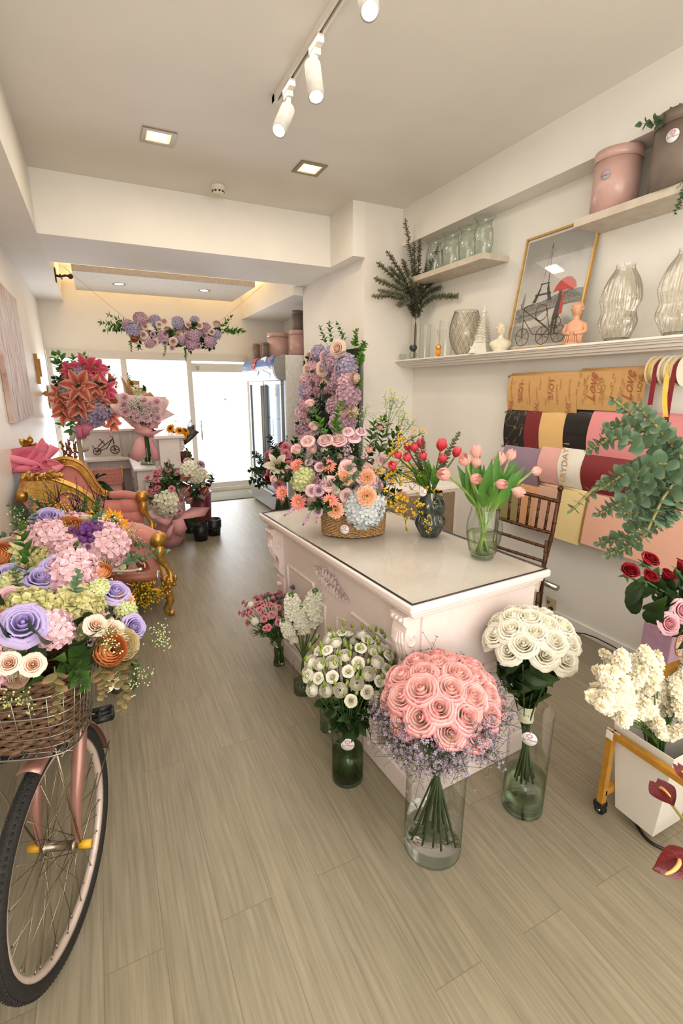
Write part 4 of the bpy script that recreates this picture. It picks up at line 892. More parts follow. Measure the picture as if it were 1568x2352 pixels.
# back posts and rails measured on the plane of the chair back
def cp(x, y):                                  # chair back plane: turned away to the right, faces the desk
    n_ = Vector((-.80, -.60, .12)).normalized(); o_ = P(1285, 1130, Z=1.02)
    d = _F * FPX + _R * (x - CX) - _U * (y - CY); return EYE + d * ((o_ - EYE).dot(n_) / d.dot(n_))
ch.location = (cp(1220, 1240).x, cp(1220, 1240).y, 0); bpy.context.view_layer.update()
floor_ = lambda p: Vector((p.x, p.y, 0))
pR = [cp(1250, 1292), cp(1268, 1225), cp(1286, 1128)]; pL = [cp(1137, 1235), cp(1142, 1190), cp(1148, 1115)]
bam([pR[0] + (pR[0] - pR[1]) * .3, pR[0], pR[1], pR[2]], .013, 'post', 6); bam([pL[0] + (pL[0] - pL[1]) * .3, pL[0], pL[1], pL[2]], .013, 'post', 6)
for p in (pR[2], pL[2]):
    q = ch.matrix_basis.inverted() @ p; MB().ball((q.x, q.y, q.z + .016), .019, 12, 8).build('finial', BRZC, ch)
def rail(a, b, sag, nm, r=.010, rings=6):
    a, b = cp(*a), cp(*b); m = (a + b) / 2 - Vector((0, 0, sag)); bam(bez([a, m, b], 5), r, nm, rings)
rail((1150, 1122), (1282, 1152), -.004, 'top_rail', .012); rail((1146, 1190), (1268, 1225), .003, 'mid_rail', .011); rail((1142, 1222), (1262, 1260), .0, 'lower_rail'); rail((1138, 1255), (1256, 1292), .0, 'lower_rail')
for f in (.17, .34, .51, .68, .85):
    bam([cp(1146 + 122 * f, 1190 + 35 * f), cp(1150 + 132 * f, 1122 + 30 * f)], .0085, 'spindle', 4)
# hidden lower half: seat and legs
ca, cb2 = pL[0], pR[0]; fw_ = Vector((-.80, -.60, 0)).normalized(); sz_ = .46
s0, s1_ = Vector((ca.x, ca.y, sz_)), Vector((cb2.x, cb2.y, sz_)); Mi = ch.matrix_basis.inverted()
MB().prism([Mi @ s0, Mi @ s1_, Mi @ (s1_ + fw_ * .28), Mi @ (s0 + fw_ * .28)], (0, 0, .035)).build('seat', mat('ivory_cushion', (226, 214, 196), .7), ch, bev=.01)
for p in (s0, s1_):
    bam([p.lerp(Vector((ca.x, ca.y, 0)), 0) + Vector((0, 0, .25)), Vector((p.x, p.y, 0))], .012, 'leg', 5)
    q = p + fw_ * .27; bam([q, Vector((q.x, q.y, 0))], .012, 'leg', 4)
# taupe cabinet standing behind the desk
TAUPE = mat('taupe_panel', (136, 114, 94), .5)
k0 = P(1052, 1112, Y=2.75); cab = thing('low_cabinet', 'low white topped cabinet with taupe door behind the desk', 'cabinet', (k0.x, 2.75, 0))
w_ = .62
MB().box(-w_, 0, 0, .40, .04, k0.z - .03).box(-w_ + .02, -.02, .02, .38, 0, .04).build('carcass', mat('cabinet_cream', (222, 210, 194), .5), cab, smooth=False, bev=.003)
MB().box(-w_ - .015, .015, -.015, .41, k0.z - .03, k0.z).build('worktop', WHITE, cab, smooth=False, bev=.004)
MB().box(-w_ + .02, -.035, -.016, -.001, .08, k0.z - .05).build('door', TAUPE, cab, smooth=False, bev=.003)
# wall socket with plug and cable
so = P(1266, 1390, X=XW); sk = thing('wall_socket', 'beige wall socket with a black plug beside the desk', 'socket', (XW, so.y, so.z))
MB().box(-.008, -.0005, -.045, .045, -.058, .058).build('plate', mat('beige_plastic', (206, 190, 150), .4), sk, smooth=False, bev=.003)
MB().box(-.0092, -.008, .014, .02, .006, .03).box(-.0092, -.008, .026, .032, .006, .03).build('slots', BLACK, sk, smooth=False)
pl = thing('power_plug', 'black plug and cable in the beige wall socket', 'plug', (XW - .012, so.y - .012, so.z - .02))
MB().tube([(0, 0, 0), (-.02, 0, 0), (-.035, 0, -.002)], [.016, .015, .008], 10).build('plug_body', BLACK, pl)
cpth = [(-.035, 0, -.002), (-.05, .02, -.02), (-.04, .08, -.10), (-.02, .10, -.22), (-.03, .05, -.30), (-.02, -.3, -so.z + .048), (-.03, -.9, -so.z + .03)]
MB().tube(bez(cpth, 6), .004, 6).build('cable', BLACK, pl)
rl = P(1243, 1335, X=XW - .10); rr2 = P(1282, 1332, X=XW - .10)
rb = thing('steel_rod', 'end of a steel roller just past the desk corner', 'rod', (XW - .10, rl.y, rl.z)); 
MB().tube([(0, .35, 0), (0, rr2.y - rl.y, 0)], .022, 20).tube([(0, .3, 0), (.10, .3, 0)], .008, 8).build('roller', CHROME, rb)
# ================================================================ right wall: ledge, shelves and what stands on them
zl = P(905, 828, X=2.606).z
lx = 2.606; y0_, y1_ = -1.2, 4.165
led = thing('wall_ledge', 'long white moulded ledge running along the right wall', 'shelf', (XW, 0, 0))
LW = mat('ledge_white', (242, 236, 226), .4, var=.01)
mb = MB()
for x0, z0, z1 in ((lx - XW, zl - .014, zl), (lx - XW + .012, zl - .022, zl - .014), (lx - XW + .028, zl - .034, zl - .022), (lx - XW + .055, zl - .052, zl - .034), (lx - XW + .085, zl - .066, zl - .052)): mb.box(x0, -.001, y0_, y1_ - .001, z0, z1)
mb.build('moulded_board', LW, led, smooth=False, bev=.003)
SHM = mat('limed_oak', (212, 200, 182), .55, var=.05, scale=14, c2=(196, 182, 162))
zs = 2.55
def floating(name, label, ya, yb):
    t = thing(name, label, 'shelf', (XW, (ya + yb) / 2, zs)); MB().box(2.585 - XW, -.001, -(yb - ya) / 2, (yb - ya) / 2, 0, .042).build('board', SHM, t, smooth=False, bev=.002); return t
floating('floating_shelf', 'pale wood floating shelf carrying four clear vases', P(1140, 600, Z=zs).y - .02, P(965, 650, Z=zs).y + .03)
floating('floating_shelf', 'pale wood floating shelf under the pink and grey hat boxes', -.2, P(1313, 523, Z=zs).y)
GV = glass('greenish_glass', 'f0f5f0', 'a9bdb0', .08)
zt_ = zs + .042
def flare_vase(px, py, rr, hh, label, X=2.71):
    p = P(px, py, Z=zt_); f = X / p.x; p = Vector((X, P(px, py, X=X).y, zt_))
    t = thing('glass_vase', label, 'vase', p, 0, 'clear vases on the small floating shelf')
    prof = [(r * rr, z * hh) for r, z in ((.62, .0), (.72, .1), (.86, .4), (.80, .65), (.66, .8), (.74, .93), (1.0, 1.0))]
    MB().lathe([(q.x, q.z) for q in bez([(a, 0, b) for a, b in prof], 5)], 32).build('glass_wall', GV, t)
    MB().lathe([(.001, .001), (.6 * rr, .001), (.62 * rr, .014), (.001, .012)], 24).build('glass_base', GLASSB, t)
flare_vase(996, 624, .082, .27, 'clear flared vase at left end of small shelf')
flare_vase(1034, 611, .082, .27, 'clear flared vase second from left on small shelf')
flare_vase(1071, 597, .078, .26, 'clear vase third from left on small shelf')
flare_vase(1108, 583, .082, .28, 'clear rounded vase at right end of small shelf')
# hat boxes on the larger shelf
def hatbox(name, label, p, r, h, m, m2, st=None, dirn=None, group=None, base=None):
    t = thing(name, label, 'hat box', p, 0, group)
    MB().lathe([(.001, .0), (r, 0), (r, h * .87), (.001, h * .87)], 48).build('box_body', m, t, bev=0)
    MB().lathe([(r * 1.005, h * .835), (r * 1.03, h * .835), (r * 1.03, h), (.001, h)], 48).build('lid', m2, t)
    if st: sticker(t, Vector(p) + Vector(dirn) * (r + .002) + Vector((0, 0, st)), dirn, r * .21, base=base)
    return t
PKB = mat('dusty_pink_board', (206, 166, 156), .35, var=.02, coat=.2); GRB = mat('taupe_grey_board', (122, 108, 96), .45, var=.03)
hp1 = Vector((2.70, P(1408, 470, X=2.70).y, zt_)); r_ = .118
dv1 = (EYE - hp1); dv1.z = 0; dv1.normalize(); dq = Quaternion((0, 0, 1), R(-28)) @ dv1
hatbox('hat_box', 'dusty pink round hat box with grey sticker on the big shelf', hp1, r_, .30, PKB, PKB, .17, dq, None, mat('sticker_grey', (176, 170, 172), .5))
hp2 = Vector((2.70, P(1568, 425, X=2.70).y + .02, zt_)); hatbox('hat_box', 'taupe grey round hat box with white sticker at right edge', hp2, .135, .33, GRB, GRB, .21, Quaternion((0, 0, 1), R(-24)) @ ((EYE - hp2) * Vector((1, 1, 0))).normalized())
e1 = thing('eucalyptus_sprigs', 'green eucalyptus lying on top of the grey hat box', 'eucalyptus', hp2 + Vector((0, 0, .335)))
for (px, py, L, dx) in ((1480, 285, .26, .0), (1500, 270, .24, .04), (1520, 275, .2, .07)):
    tp = P(px, py, Y=hp2.y + .06); b_ = hp2 + Vector((dx, -.04, .35)); put(e1, 'euc_sprig', b_, tp - b_, (tp - b_).length, 0)
e2 = thing('eucalyptus_sprigs', 'eucalyptus stems trailing over the front edge of the big shelf', 'eucalyptus', hp2 + Vector((-.13, -.16, .002)))
for (px, py) in ((1540, 490), (1558, 470), (1550, 430)):
    tp = P(px, py, X=2.56); b_ = Vector((2.58, hp2.y - .12, zt_ + .01)); put(e2, 'euc_sprig', b_, tp - b_, (tp - b_).length, 0)
# ---- standing on the ledge
def on_ledge(px, py, X): q = P(px, py, X=X); return Vector((X, q.y, zl))
# dried eucalyptus in tall vase
bv = on_ledge(952, 812, 2.72)
cyl_vase('tall_vase', 'tall slim glass cylinder of dried eucalyptus in the corner', bv, .042, .40, wm=None, flare=[(.042, .004), (.04, .2), (.044, .40)])
for i, (px, py) in enumerate(((931, 508), (967, 508), (890, 580), (868, 605), (862, 640), (872, 668), (858, 680), (905, 640), (925, 600), (950, 560), (985, 600), (1005, 570), (1000, 640), (915, 700), (1050, 680), (975, 640), (895, 615), (940, 640), (1010, 660))):
    tp = P(px, py, Y=bv.y - .04 - .05 * (i % 3)); 
    if tp.x > 2.78: tp = P(px, py, X=2.78)
    d = thing('eucalyptus_branch', 'dried grey green eucalyptus branch in tall corner vase' if i not in (0, 1, 14) else ('dried eucalyptus branch standing tallest on the left of corner vase', 'dried eucalyptus branch standing tall beside the small shelf', '')[i] if i < 2 else 'dried eucalyptus branch bending low to the right of corner vase', 'eucalyptus', bv + Vector((.008 * (i % 3 - 1), .008 * (i % 2), .02)), 0, 'dried eucalyptus branches')
    f = d.location.copy(); nk = bv + Vector((0, 0, .40)); mid = nk.lerp(tp, .35) + Vector((0, 0, .08))
    pth = [q - f for q in bez([f, nk - Vector((0, 0, .05)), mid, tp], 6)]
    b = branch_mesh(pth, _L_ROUND, 46 if i not in (0, 1) else 50, .046, .030, stem=.004, start=.36, seed=i, spin=1.2); b.f = b.f; 
    MB().tube(pth, .003, 5).build('stem', BROWN, d); b.build('foliage', [EUCD, BROWN], d)
# small bowls
def bowl(px, py, X, r, label, m=GV, extra=None):
    p = on_ledge(px, py, X); t = thing('glass_bowl', label, 'bowl', p); MB().lathe([(r * .5, .003)] + [(r * math.cos(a), r + r * .9 * math.sin(a)) for a in [(-1.0 + i * .18) for i in range(12)]], 24).build('glass_wall', m, t)
    MB().lathe([(.001, .001), (r * .5, .001), (r * .52, .006), (.001, .008)], 16).build('glass_base', GLASSB, t); return t, p
bowl(925, 822, 2.66, .034, 'tiny empty glass bowl at left end of ledge')
t2, p2 = bowl(948, 818, 2.665, .036, 'tiny glass bowl under a second bowl of pebbles')
t3 = thing('glass_bowl', 'tiny glass bowl of dark pebbles stacked on another bowl', 'bowl', p2 + Vector((0, 0, .068))); MB().lathe([(.015, .002)] + [(.036 * math.cos(a), .036 + .032 * math.sin(a)) for a in [(-1.0 + i * .18) for i in range(12)]], 24).build('glass_wall', GV, t3)
pb3 = MB()
for i in range(40): z = -1 + 1.5 * i / 40; a = i * 2.4; q = math.sqrt(max(0, 1 - z * z)); pb3.ball((.03 * q * math.cos(a), .03 * q * math.sin(a), .036 + .028 * z), .0075, 6, 4)
tag(pb3.build('pebbles', mat('dark_pebbles', (84, 82, 76), .4, var=.3, scale=90), t3), kind='stuff')
for px, py, X, r, h, lb_ in ((975, 810, 2.75, .045, .30, 'plain glass cylinder behind the dried eucalyptus vase'), (1022, 800, 2.74, .055, .30, 'wide glass cylinder behind the orange figurine')):
    cyl_vase('glass_cylinder', lb_, on_ledge(px, py, X), r, h)
cyl_vase('flared_vase', 'slender flared glass vase next to the orange figurine', on_ledge(1012, 805, 2.70), .03, .22, flare=[(.026, .003), (.022, .06), (.024, .14), (.04, .22)])
# orange toy figure (plain)
of = on_ledge(1006, 812, 2.65); fg = thing('toy_figurine', 'small plain orange toy figure standing on the ledge', 'figurine', of); OR = mat('orange_toy', (236, 154, 44), .4)
MB().ball((0, 0, .036), .024, 14, 10, 0, 1.3).build('body', OR, fg); MB().ball((0, 0, .078), .026, 14, 10).build('head', OR, fg)
q = MB().ball((-.012, -.016, .08), .013, 10, 6); q.build('face', mat('toy_face', (240, 224, 200), .4), fg)
# lattice vase
lv_ = on_ledge(1066, 797, 2.70); lt = thing('lattice_vase', 'round glass vase with diamond lattice relief on the ledge', 'vase', lv_)
pr_l = [(.06, 0), (.10, .065), (.125, .15), (.118, .24), (.095, .32), (.092, .335)]; pts = bez([(a, 0, b) for a, b in pr_l], 5)
LG = glass('lattice_glass', 'f8f6f0', 'cfcabe', .08)
MB().lathe([(p.x, p.z) for p in pts], 40).build('glass_wall', LG, lt)
rib = MB()
for s in (-1, 1):
    for i in range(16):
        rib.tube([(p.x * math.cos(i * PI / 8 + s * k * .075), p.x * math.sin(i * PI / 8 + s * k * .075), p.z) for k, p in enumerate(pts)], .0018, 4)
rib.build('diamond_relief', glass('relief_glass', 'e8e4da', 'cac4b8', .3), lt)
# white tower candle
tw = on_ledge(1108, 788, 2.68); tc_ = thing('tower_candle', 'white wax candle shaped like a lattice tower on the ledge', 'candle', tw, R(20)); WAX = mat('white_wax', (232, 226, 210), .5, sss=.2)
q = MB()
prof = [(.075, 0), (.058, .05), (.048, .075), (.046, .08), (.034, .13), (.030, .145), (.031, .15), (.020, .21), (.012, .27), (.009, .29), (.012, .30), (.007, .31), (.004, .345)]
for k in range(len(prof) - 1):
    (a, z0), (b, z1) = prof[k], prof[k + 1]
    q.add([(sx * r, sy * r, z) for r, z in ((a, z0), (b, z1)) for sx, sy in ((-1, -1), (1, -1), (1, 1), (-1, 1))], [(0, 1, 5, 4), (1, 2, 6, 5), (2, 3, 7, 6), (3, 0, 4, 7)] + ([(4, 5, 6, 7)] if k == len(prof) - 2 else []))
q.build('tower', WAX, tc_, smooth=False)
q = MB()
for zz, r in ((.078, .052), (.147, .035), (.292, .015)): q.box(-r, r, -r, r, zz, zz + .008)
for s in range(4):
    M = Matrix.Rotation(s * PI / 2, 4, 'Z')
    for k in range(9): z = .09 + k * .02; r = .046 - .12 * (z - .08); q.mb(MB().tube([(-r, -r - .001, z), (r * .8, -r * .92 - .001, z + .018)], .0018, 4).tube([(r, -r - .001, z), (-r * .8, -r * .92 - .001, z + .018)], .0018, 4), M)
q.build('platforms', WAX, tc_, smooth=False)
q = MB()
for s in range(4): q.mb(MB().tube([(.038 * math.cos(PI * t / 10), -.068 + .012 * math.sin(PI * t / 10), .045 * math.sin(PI * t / 10)) for t in range(11)], .004, 6), Matrix.Rotation(s * PI / 2, 4, 'Z'))
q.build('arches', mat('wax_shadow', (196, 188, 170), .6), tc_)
# busts: head, neck and shoulders in one skin
def bust(name, label, p, s, m, rz, bun=False, tall=False):
    t = thing(name, label, 'bust', p, rz); q = MB()
    prof = [(.30, 0, .95), (.34, .06, .75), (.46, .22, .58), (.50, .34, .52), (.44, .46, .5), (.20, .56, .8), (.125, .64, 1), (.12, .72, 1), (.16, .78, 1.1), (.2, .9, 1.15), (.205, 1.02, 1.15), (.17, 1.15, 1.1), (.09, 1.24, 1), (.005, 1.27, 1)] if not tall else [(.42, 0, .8), (.40, .06, .8), (.30, .12, .8), (.34, .35, .75), (.36, .60, .7), (.34, .78, .62), (.30, .86, .6), (.14, .95, .9), (.115, 1.02, 1), (.115, 1.1, 1), (.17, 1.18, 1.1), (.19, 1.3, 1.15), (.185, 1.42, 1.15), (.13, 1.54, 1), (.005, 1.58, 1)]
    pp = bez([(a, f, b) for a, b, f in prof], 3)
    vs = []; n = 24
    q.grid(lambda u, v: (lambda w: (w.x * s * math.cos(u * 2 * PI), w.x * s * w.y * math.sin(u * 2 * PI) , w.z * s))(pp[min(len(pp) - 1, int(v * (len(pp) - 1) + .5))]), n, len(pp) - 1)
    q.build('figure', m, t); hz = 1.0 if not tall else 1.32
    f = MB().tube(bez([(0, -.235 * s, (hz + .06) * s), (0, -.285 * s, (hz - .03) * s), (0, -.235 * s, (hz - .05) * s)], 3), .028 * s, 6)
    for sx in (-1, 1): f.ball((sx * .075 * s, -.205 * s, (hz + .04) * s), .03 * s, 8, 5); f.ball((sx * .205 * s, 0, hz * s), .04 * s, 8, 5)
    f.tube([(-.05 * s, -.225 * s, (hz - .1) * s), (.05 * s, -.225 * s, (hz - .1) * s)], .02 * s, 6); f.build('face', m, t)
    h = MB()
    for i in range(26):
        z = -.1 + 1.0 * i / 26; a = i * 2.4; qq = math.sqrt(max(0, 1 - z * z)); y = qq * math.sin(a)
        if y > -.45 or z > .6: h.ball((.2 * s * qq * math.cos(a), .23 * s * y + .02 * s, (hz + .03 + .24 * z) * s), .06 * s, 6, 4)
    if bun: h.ball((0, .27 * s, (hz + .02) * s), .10 * s, 10, 6)
    h.build('hair', m, t)
    if tall:
        a = MB()
        for sx in (-1, 1): a.tube(bez([(sx * .33 * s, 0, .80 * s), (sx * .42 * s, -.05 * s, .5 * s), (sx * .1 * s, -.30 * s, .42 * s)], 5), [.1 * s - .003 * s * k for k in range(11)], 8)
        for k in range(7): a.tube([((-.3 + .1 * k) * s, -.25 * s, .02 * s), ((-.22 + .075 * k) * s, -.25 * s, .35 * s)], .025 * s, 5)
        a.build('draped_arms', m, t)
bust('wax_bust', 'cream wax bust candle of a short-haired head on the ledge', on_ledge(1149, 787, 2.66), .155, mat('cream_wax', (236, 224, 196), .5), R(-40))
bust('peach_figurine', 'peach wax half figure with tied hair beside the wire bicycle', on_ledge(1318, 778, 2.66), .152, mat('peach_wax', (230, 172, 136), .5), R(-75), True, True)
# crinkled glass vases
CRK = glass('crinkled_glass', 'fbf9f3', 'b9b3a6', .12, .8, 26, .45)
for px, py, X, r, h, lb_, g in ((1416, 768, 2.70, .098, P(1416, 612, X=2.70).z - zl, 'crinkled clear glass vase standing fully in view on the ledge', 1), (1558, 752, 2.70, .105, P(1558, 575, X=2.70).z - zl, 'crinkled clear glass vase cut by the right photo edge', 2)):
    twist_vase('crinkled_vase', lb_, on_ledge(px, py, X), r, h, CRK, [(.60, .0), (.78, .08), (1.0, .24), (.84, .40), (.98, .58), (.80, .80), (.52, .94), (.50, 1.0)], 19, .8, .035, 114, crumple=.15)
# framed tower print with red umbrella, leaning against the wall
fa = P(1170, 795, X=2.74); fb = P(1290, 785, X=2.74)
FW, FH = fa.y - P(1312, 768, X=2.74).y, .56
pf = thing('framed_print', 'gold framed grey tower print with a couple under a red umbrella', 'picture', (2.70, fa.y, zl + .002)); pf.rotation_euler = (0, R(9), 0)
tl = P(1200, 548, X=2.80); FH = (tl.z - zl) * 1.0; FW = fa.y - P(1328, 780, X=2.74).y
GF = mat('brushed_gold_frame', (198, 158, 88), .35, .6, var=.05)
q = MB().box(0, .022, -FW, 0, 0, .014).box(0, .022, -FW, 0, FH - .014, FH).box(0, .022, -.012, 0, .014, FH - .014).box(0, .022, -FW, -FW + .012, .014, FH - .014)
q.build('frame', GF, pf, smooth=False, bev=.002)
MB().box(.012, .016, -FW + .01, -.01, .012, FH - .012).build('mount', mat('mount_white', (228, 222, 212), .5), pf, smooth=False)
def art_mat():
    m, nt, out = newmat('grey_sky_print'); L = nt.links.new; tc = N(nt, 'TexCoord'); sp = N(nt, 'SeparateXYZ'); L(tc.outputs['Object'], sp.inputs[0])
    no = N(nt, 'TexNoise'); no.inputs['Scale'].default_value = 9; no.inputs['Detail'].default_value = 4; L(tc.outputs['Object'], no.inputs['Vector'])
    mr = N(nt, 'MapRange'); mr.inputs[1].default_value = 0; mr.inputs[2].default_value = FH; L(sp.outputs[2], mr.inputs[0])
    ad = N(nt, 'Math', operation='MULTIPLY_ADD'); L(no.outputs['Fac'], ad.inputs[0]); ad.inputs[1].default_value = .35; L(mr.outputs[0], ad.inputs[2])
    cr = N(nt, 'ValToRGB'); e = cr.color_ramp.elements; e[0].position = .2; e[0].color = col((176, 172, 164)); e[1].position = 1.1; e[1].color = col((150, 148, 142)); k = e.new(.36); k.color = col((150, 147, 140)); k = e.new(.44); k.color = col((206, 202, 192)); k = e.new(.8); k.color = col((190, 186, 178))
    L(ad.outputs[0], cr.inputs[0]); b = N(nt, 'BsdfPrincipled'); b.inputs['Roughness'].default_value = .5; L(cr.outputs[0], b.inputs['Base Color']); L(b.outputs[0], out.inputs[0]); return m
AX, AZ = FW - .05, FH - .06
art = MB().box(.0105, .012, -FW + .025, -.025, .03, FH - .03).build('print', art_mat(), pf, smooth=False)
def AP(u, v, k=0): return (.0100 - .0004 * k, -.025 - AX * u, .03 + AZ * v)
DK = mat('print_dark_grey', (74, 72, 70), .6, var=.2, scale=200); MDG = mat('print_mid_grey', (158, 154, 146), .6, var=.2, scale=120); RD = mat('print_red', (206, 58, 46), .5, var=.1, scale=60)
def flat(lst, nm, m, k=1): 
    q = MB()
    for poly in lst: q.add([AP(u, v, k) for u, v in poly], [tuple(range(len(poly)))])
    return q.build(nm, m, art, smooth=False)
flat([[(.25, .40), (.31, .40), (.36, .52), (.355, .53), (.405, .88), (.42, .88), (.455, .53), (.45, .52), (.50, .40), (.56, .40), (.50, .50), (.46, .58), (.43, .72), (.418, .93), (.407, .93), (.39, .72), (.36, .58), (.32, .50)], [(.28, .46), (.53, .46), (.53, .478), (.28, .478)], [(.335, .56), (.48, .56), (.48, .572), (.335, .572)]], 'tower', DK, 1)
flat([[(.06, .24), (.12, .24), (.12, .46), (.10, .52), (.08, .46)], [(0, .30), (1, .40), (1, .36), (0, .26)], [(.0, .22), (.3, .24), (.5, .31), (.7, .34), (1, .34), (1, .37), (0, .28)]], 'bridge', MDG, 2)
flat([[(.0, .36), (.2, .39), (.4, .40), (.6, .44), (.8, .47), (1, .46), (1, .40), (0, .30)]], 'trees', mat('print_trees', (150, 147, 139), .7, var=.3, scale=150), 0.5)
flat([[(.62, .22), (.72, .22), (.735, .42), (.66, .43)], [(.63, .08), (.66, .08), (.67, .22), (.64, .22)], [(.69, .08), (.715, .08), (.71, .22), (.68, .22)], [(.655, .43), (.70, .43), (.70, .475), (.655, .475)]], 'dark_coat_figure', DK, 3)
flat([[(.705, .26), (.755, .26), (.745, .40), (.71, .41)], [(.715, .41), (.755, .41), (.755, .45), (.715, .45)]], 'red_dress_figure', RD, 4)
flat([[(.56, .465), (.63, .475), (.70, .465), (.77, .475), (.84, .465), (.90, .475), (.87, .53), (.80, .575), (.73, .585), (.66, .57), (.60, .525)]], 'red_umbrella', RD, 5)
flat([[(.45, .04), (.5, .04), (.72, .16), (.66, .16)], [(.05, .10), (.4, .11), (.4, .12), (.05, .115)], [(.1, .15), (.5, .165), (.5, .17), (.1, .16)], [(.55, .05), (.9, .09), (.9, .10), (.55, .06)]], 'reflections', MDG, 1)
MB().box(.006, .0075, -FW + .012, -.012, .014, FH - .014).build('glazing', glass('print_glazing', 'ffffff', 'f6f4f0', .015), pf, smooth=False)
# wire tricycle ornament
wt = on_ledge(1265, 780, 2.655); tri = thing('wire_bicycle', 'rusty wire bicycle ornament with three wheels on the ledge', 'ornament', wt)
WIRE = mat('rusty_wire', (92, 62, 36), .5, .4)
def wp(x, y): q = P(x, y, X=2.655); return q - wt
def circ(cx, cy, r, nm, spokes=6):
    c = wp(cx, cy); rr = r * mpp(c + wt); q = MB().tube([c + Vector((0, rr * math.cos(t), rr * math.sin(t))) for t in [i * PI / 12 for i in range(24)]], .0022, 5, closed=True)
    for k in range(spokes // 2): a = k * PI * 2 / spokes + .3; q.tube([c + Vector((0, rr * math.cos(a), rr * math.sin(a))), c - Vector((0, rr * math.cos(a), rr * math.sin(a)))], .0015, 4)
    q.build(nm, WIRE, tri); return c
wz = 17
for (x, y) in ((1198, 775), (1244, 771), (1280, 766)): c = circ(x, y, 19, 'wheel')
circ(1243, 718, 17, 'ring', 0); circ(1276, 740, 13, 'ring', 6)
q = MB()
for pth in (((1198, 775), (1203, 712)), ((1196, 700), (1200, 712), (1212, 703), (1224, 700)), ((1203, 712), (1260, 758)), ((1203, 735), (1222, 768), (1262, 768), (1280, 766)), ((1244, 771), (1262, 750), (1276, 728)), ((1228, 730), (1256, 752)), ((1255, 708), (1260, 750))): q.tube([wp(*p) for p in pth], .0025, 5)
q.build('wire_frame', WIRE, tri)
# ================================================================ paper rolls on four rods
def roll_row(yl, yr, X, zr, papers, rows_label):
    pass
KR = mat('kraft_paper', (206, 160, 100), .6, var=.03); 
def marblemat():
    m, nt, out = newmat('black_marble_paper'); L = nt.links.new; tc = N(nt, 'TexCoord'); no = N(nt, 'TexNoise'); no.inputs['Scale'].default_value = 6; no.inputs['Detail'].default_value = 2; no.inputs['Distortion'].default_value = 1.5; L(tc.outputs['Object'], no.inputs['Vector'])
    s = N(nt, 'Math', operation='SUBTRACT'); s.inputs[1].default_value = .5; L(no.outputs['Fac'], s.inputs[0]); a = N(nt, 'Math', operation='ABSOLUTE'); L(s.outputs[0], a.inputs[0])
    cr = N(nt, 'ValToRGB'); cr.color_ramp.elements[0].color = col((120, 104, 60)); cr.color_ramp.elements[1].color = col((28, 25, 22)); cr.color_ramp.elements[1].position = .02; L(a.outputs[0], cr.inputs[0])
    b = N(nt, 'BsdfPrincipled'); b.inputs['Roughness'].default_value = .4; L(cr.outputs[0], b.inputs['Base Color']); L(b.outputs[0], out.inputs[0]); return m
def brickmat():
    m, nt, out = newmat('black_brick_paper'); L = nt.links.new; tc = N(nt, 'TexCoord'); sp = N(nt, 'SeparateXYZ'); L(tc.outputs['Object'], sp.inputs[0]); cb = N(nt, 'CombineXYZ'); L(sp.outputs[1], cb.inputs[0]); L(sp.outputs[2], cb.inputs[1])
    br_ = N(nt, 'TexBrick'); [br_.inputs[k].__setattr__('default_value', v) for k, v in (('Scale', 1), ('Brick Width', .18), ('Row Height', .075), ('Mortar Size', .004))]; L(cb.outputs[0], br_.inputs['Vector'])
    br_.inputs['Color1'].default_value = br_.inputs['Color2'].default_value = col((30, 27, 24)); br_.inputs['Mortar'].default_value = col((14, 13, 12))
    b = N(nt, 'BsdfPrincipled'); b.inputs['Roughness'].default_value = .4; L(br_.outputs['Color'], b.inputs['Base Color']); L(b.outputs[0], out.inputs[0]); return m
pm = lambda n, c: mat(n, c, .55, var=.01)
WINE = pm('wine_paper', (122, 34, 38))
XR = 2.755
def sheet(name, label, x0, x1, ytop, ybot, m, bulge=.03, curl=0, edge=None, XB=XR, writing=None):
    "roll of wrapping paper: tube on its rod and the loose sheet hanging from it, corners read at (x0..x1, ytop..ybot)"
    a = P(x0, ytop, X=XB); b = P(x1, ytop, X=XB); c = P(x0, ybot, X=XB); zt0 = (a.z + b.z) / 2; hh = a.z - c.z; yw = a.y - b.y
    t = thing(name, label, 'wrapping paper', (XB, a.y, a.z), 0); r = .022
    MB().tube([(0, -.002, -r), (0, -yw + .002, -r)], r, 16).build('paper_tube', m, t)
    def fn(u, v):
        return (-r * math.cos(min(1, v * 6) * PI / 2 - PI / 2) * 1.0 - bulge * math.sin(PI * v) - curl * v * v, -yw * u + .006 * math.sin(v * 3), (-r + r * math.cos(min(1, v * 6) * PI / 2)) - hh * max(0, v - .05))
    s = MB().grid(fn, 2, 24).build('hanging_sheet', m, t)
    if edge:
        for k in edge[1]: MB().grid(lambda u, v: (fn(k, v)[0] - .0015, fn(k, v)[1] + (u - .5) * .014, fn(k, v)[2]), 1, 24).build('gold_border', edge[0], s)
    return t, s, fn, yw, hh
def rod(label, x0, x1, y, Y2=None, XB=XR):
    a = P(x0, y, X=XB); t = thing('paper_rod', label, 'rod', (XB, a.y, a.z)); MB().tube([(0, .03, -.022), (0, -2.4, -.022)], .010, 12).tube([(0, .025, -.022), (XW - XB, .025, -.022)], .006, 8).build('steel_rod', CHROME, t)
rod('steel rod holding the kraft paper rolls, topmost of four', 1176, 0, 858); rod('steel rod second from the top holding black and pink papers', 1168, 0, 940); rod('steel rod third from the top holding lilac and wine papers', 1160, 0, 1018); rod('steel rod lowest of four holding pastel papers', 1160, 0, 1098)
def words(s, fn, yw, hh, lst, m, k=1):
    for body, u, v, sz, sh in lst:
        x, y, z = fn(u, v); M = frame3((x - .002, y, z), (0, 0, k), (0, k, 0)); text(body, m, s, M, sz, .0002, sh)
LOVE1 = mat('love_print', (170, 92, 62), .6); LOVE2 = mat('love_print_pale', (176, 120, 72), .6)
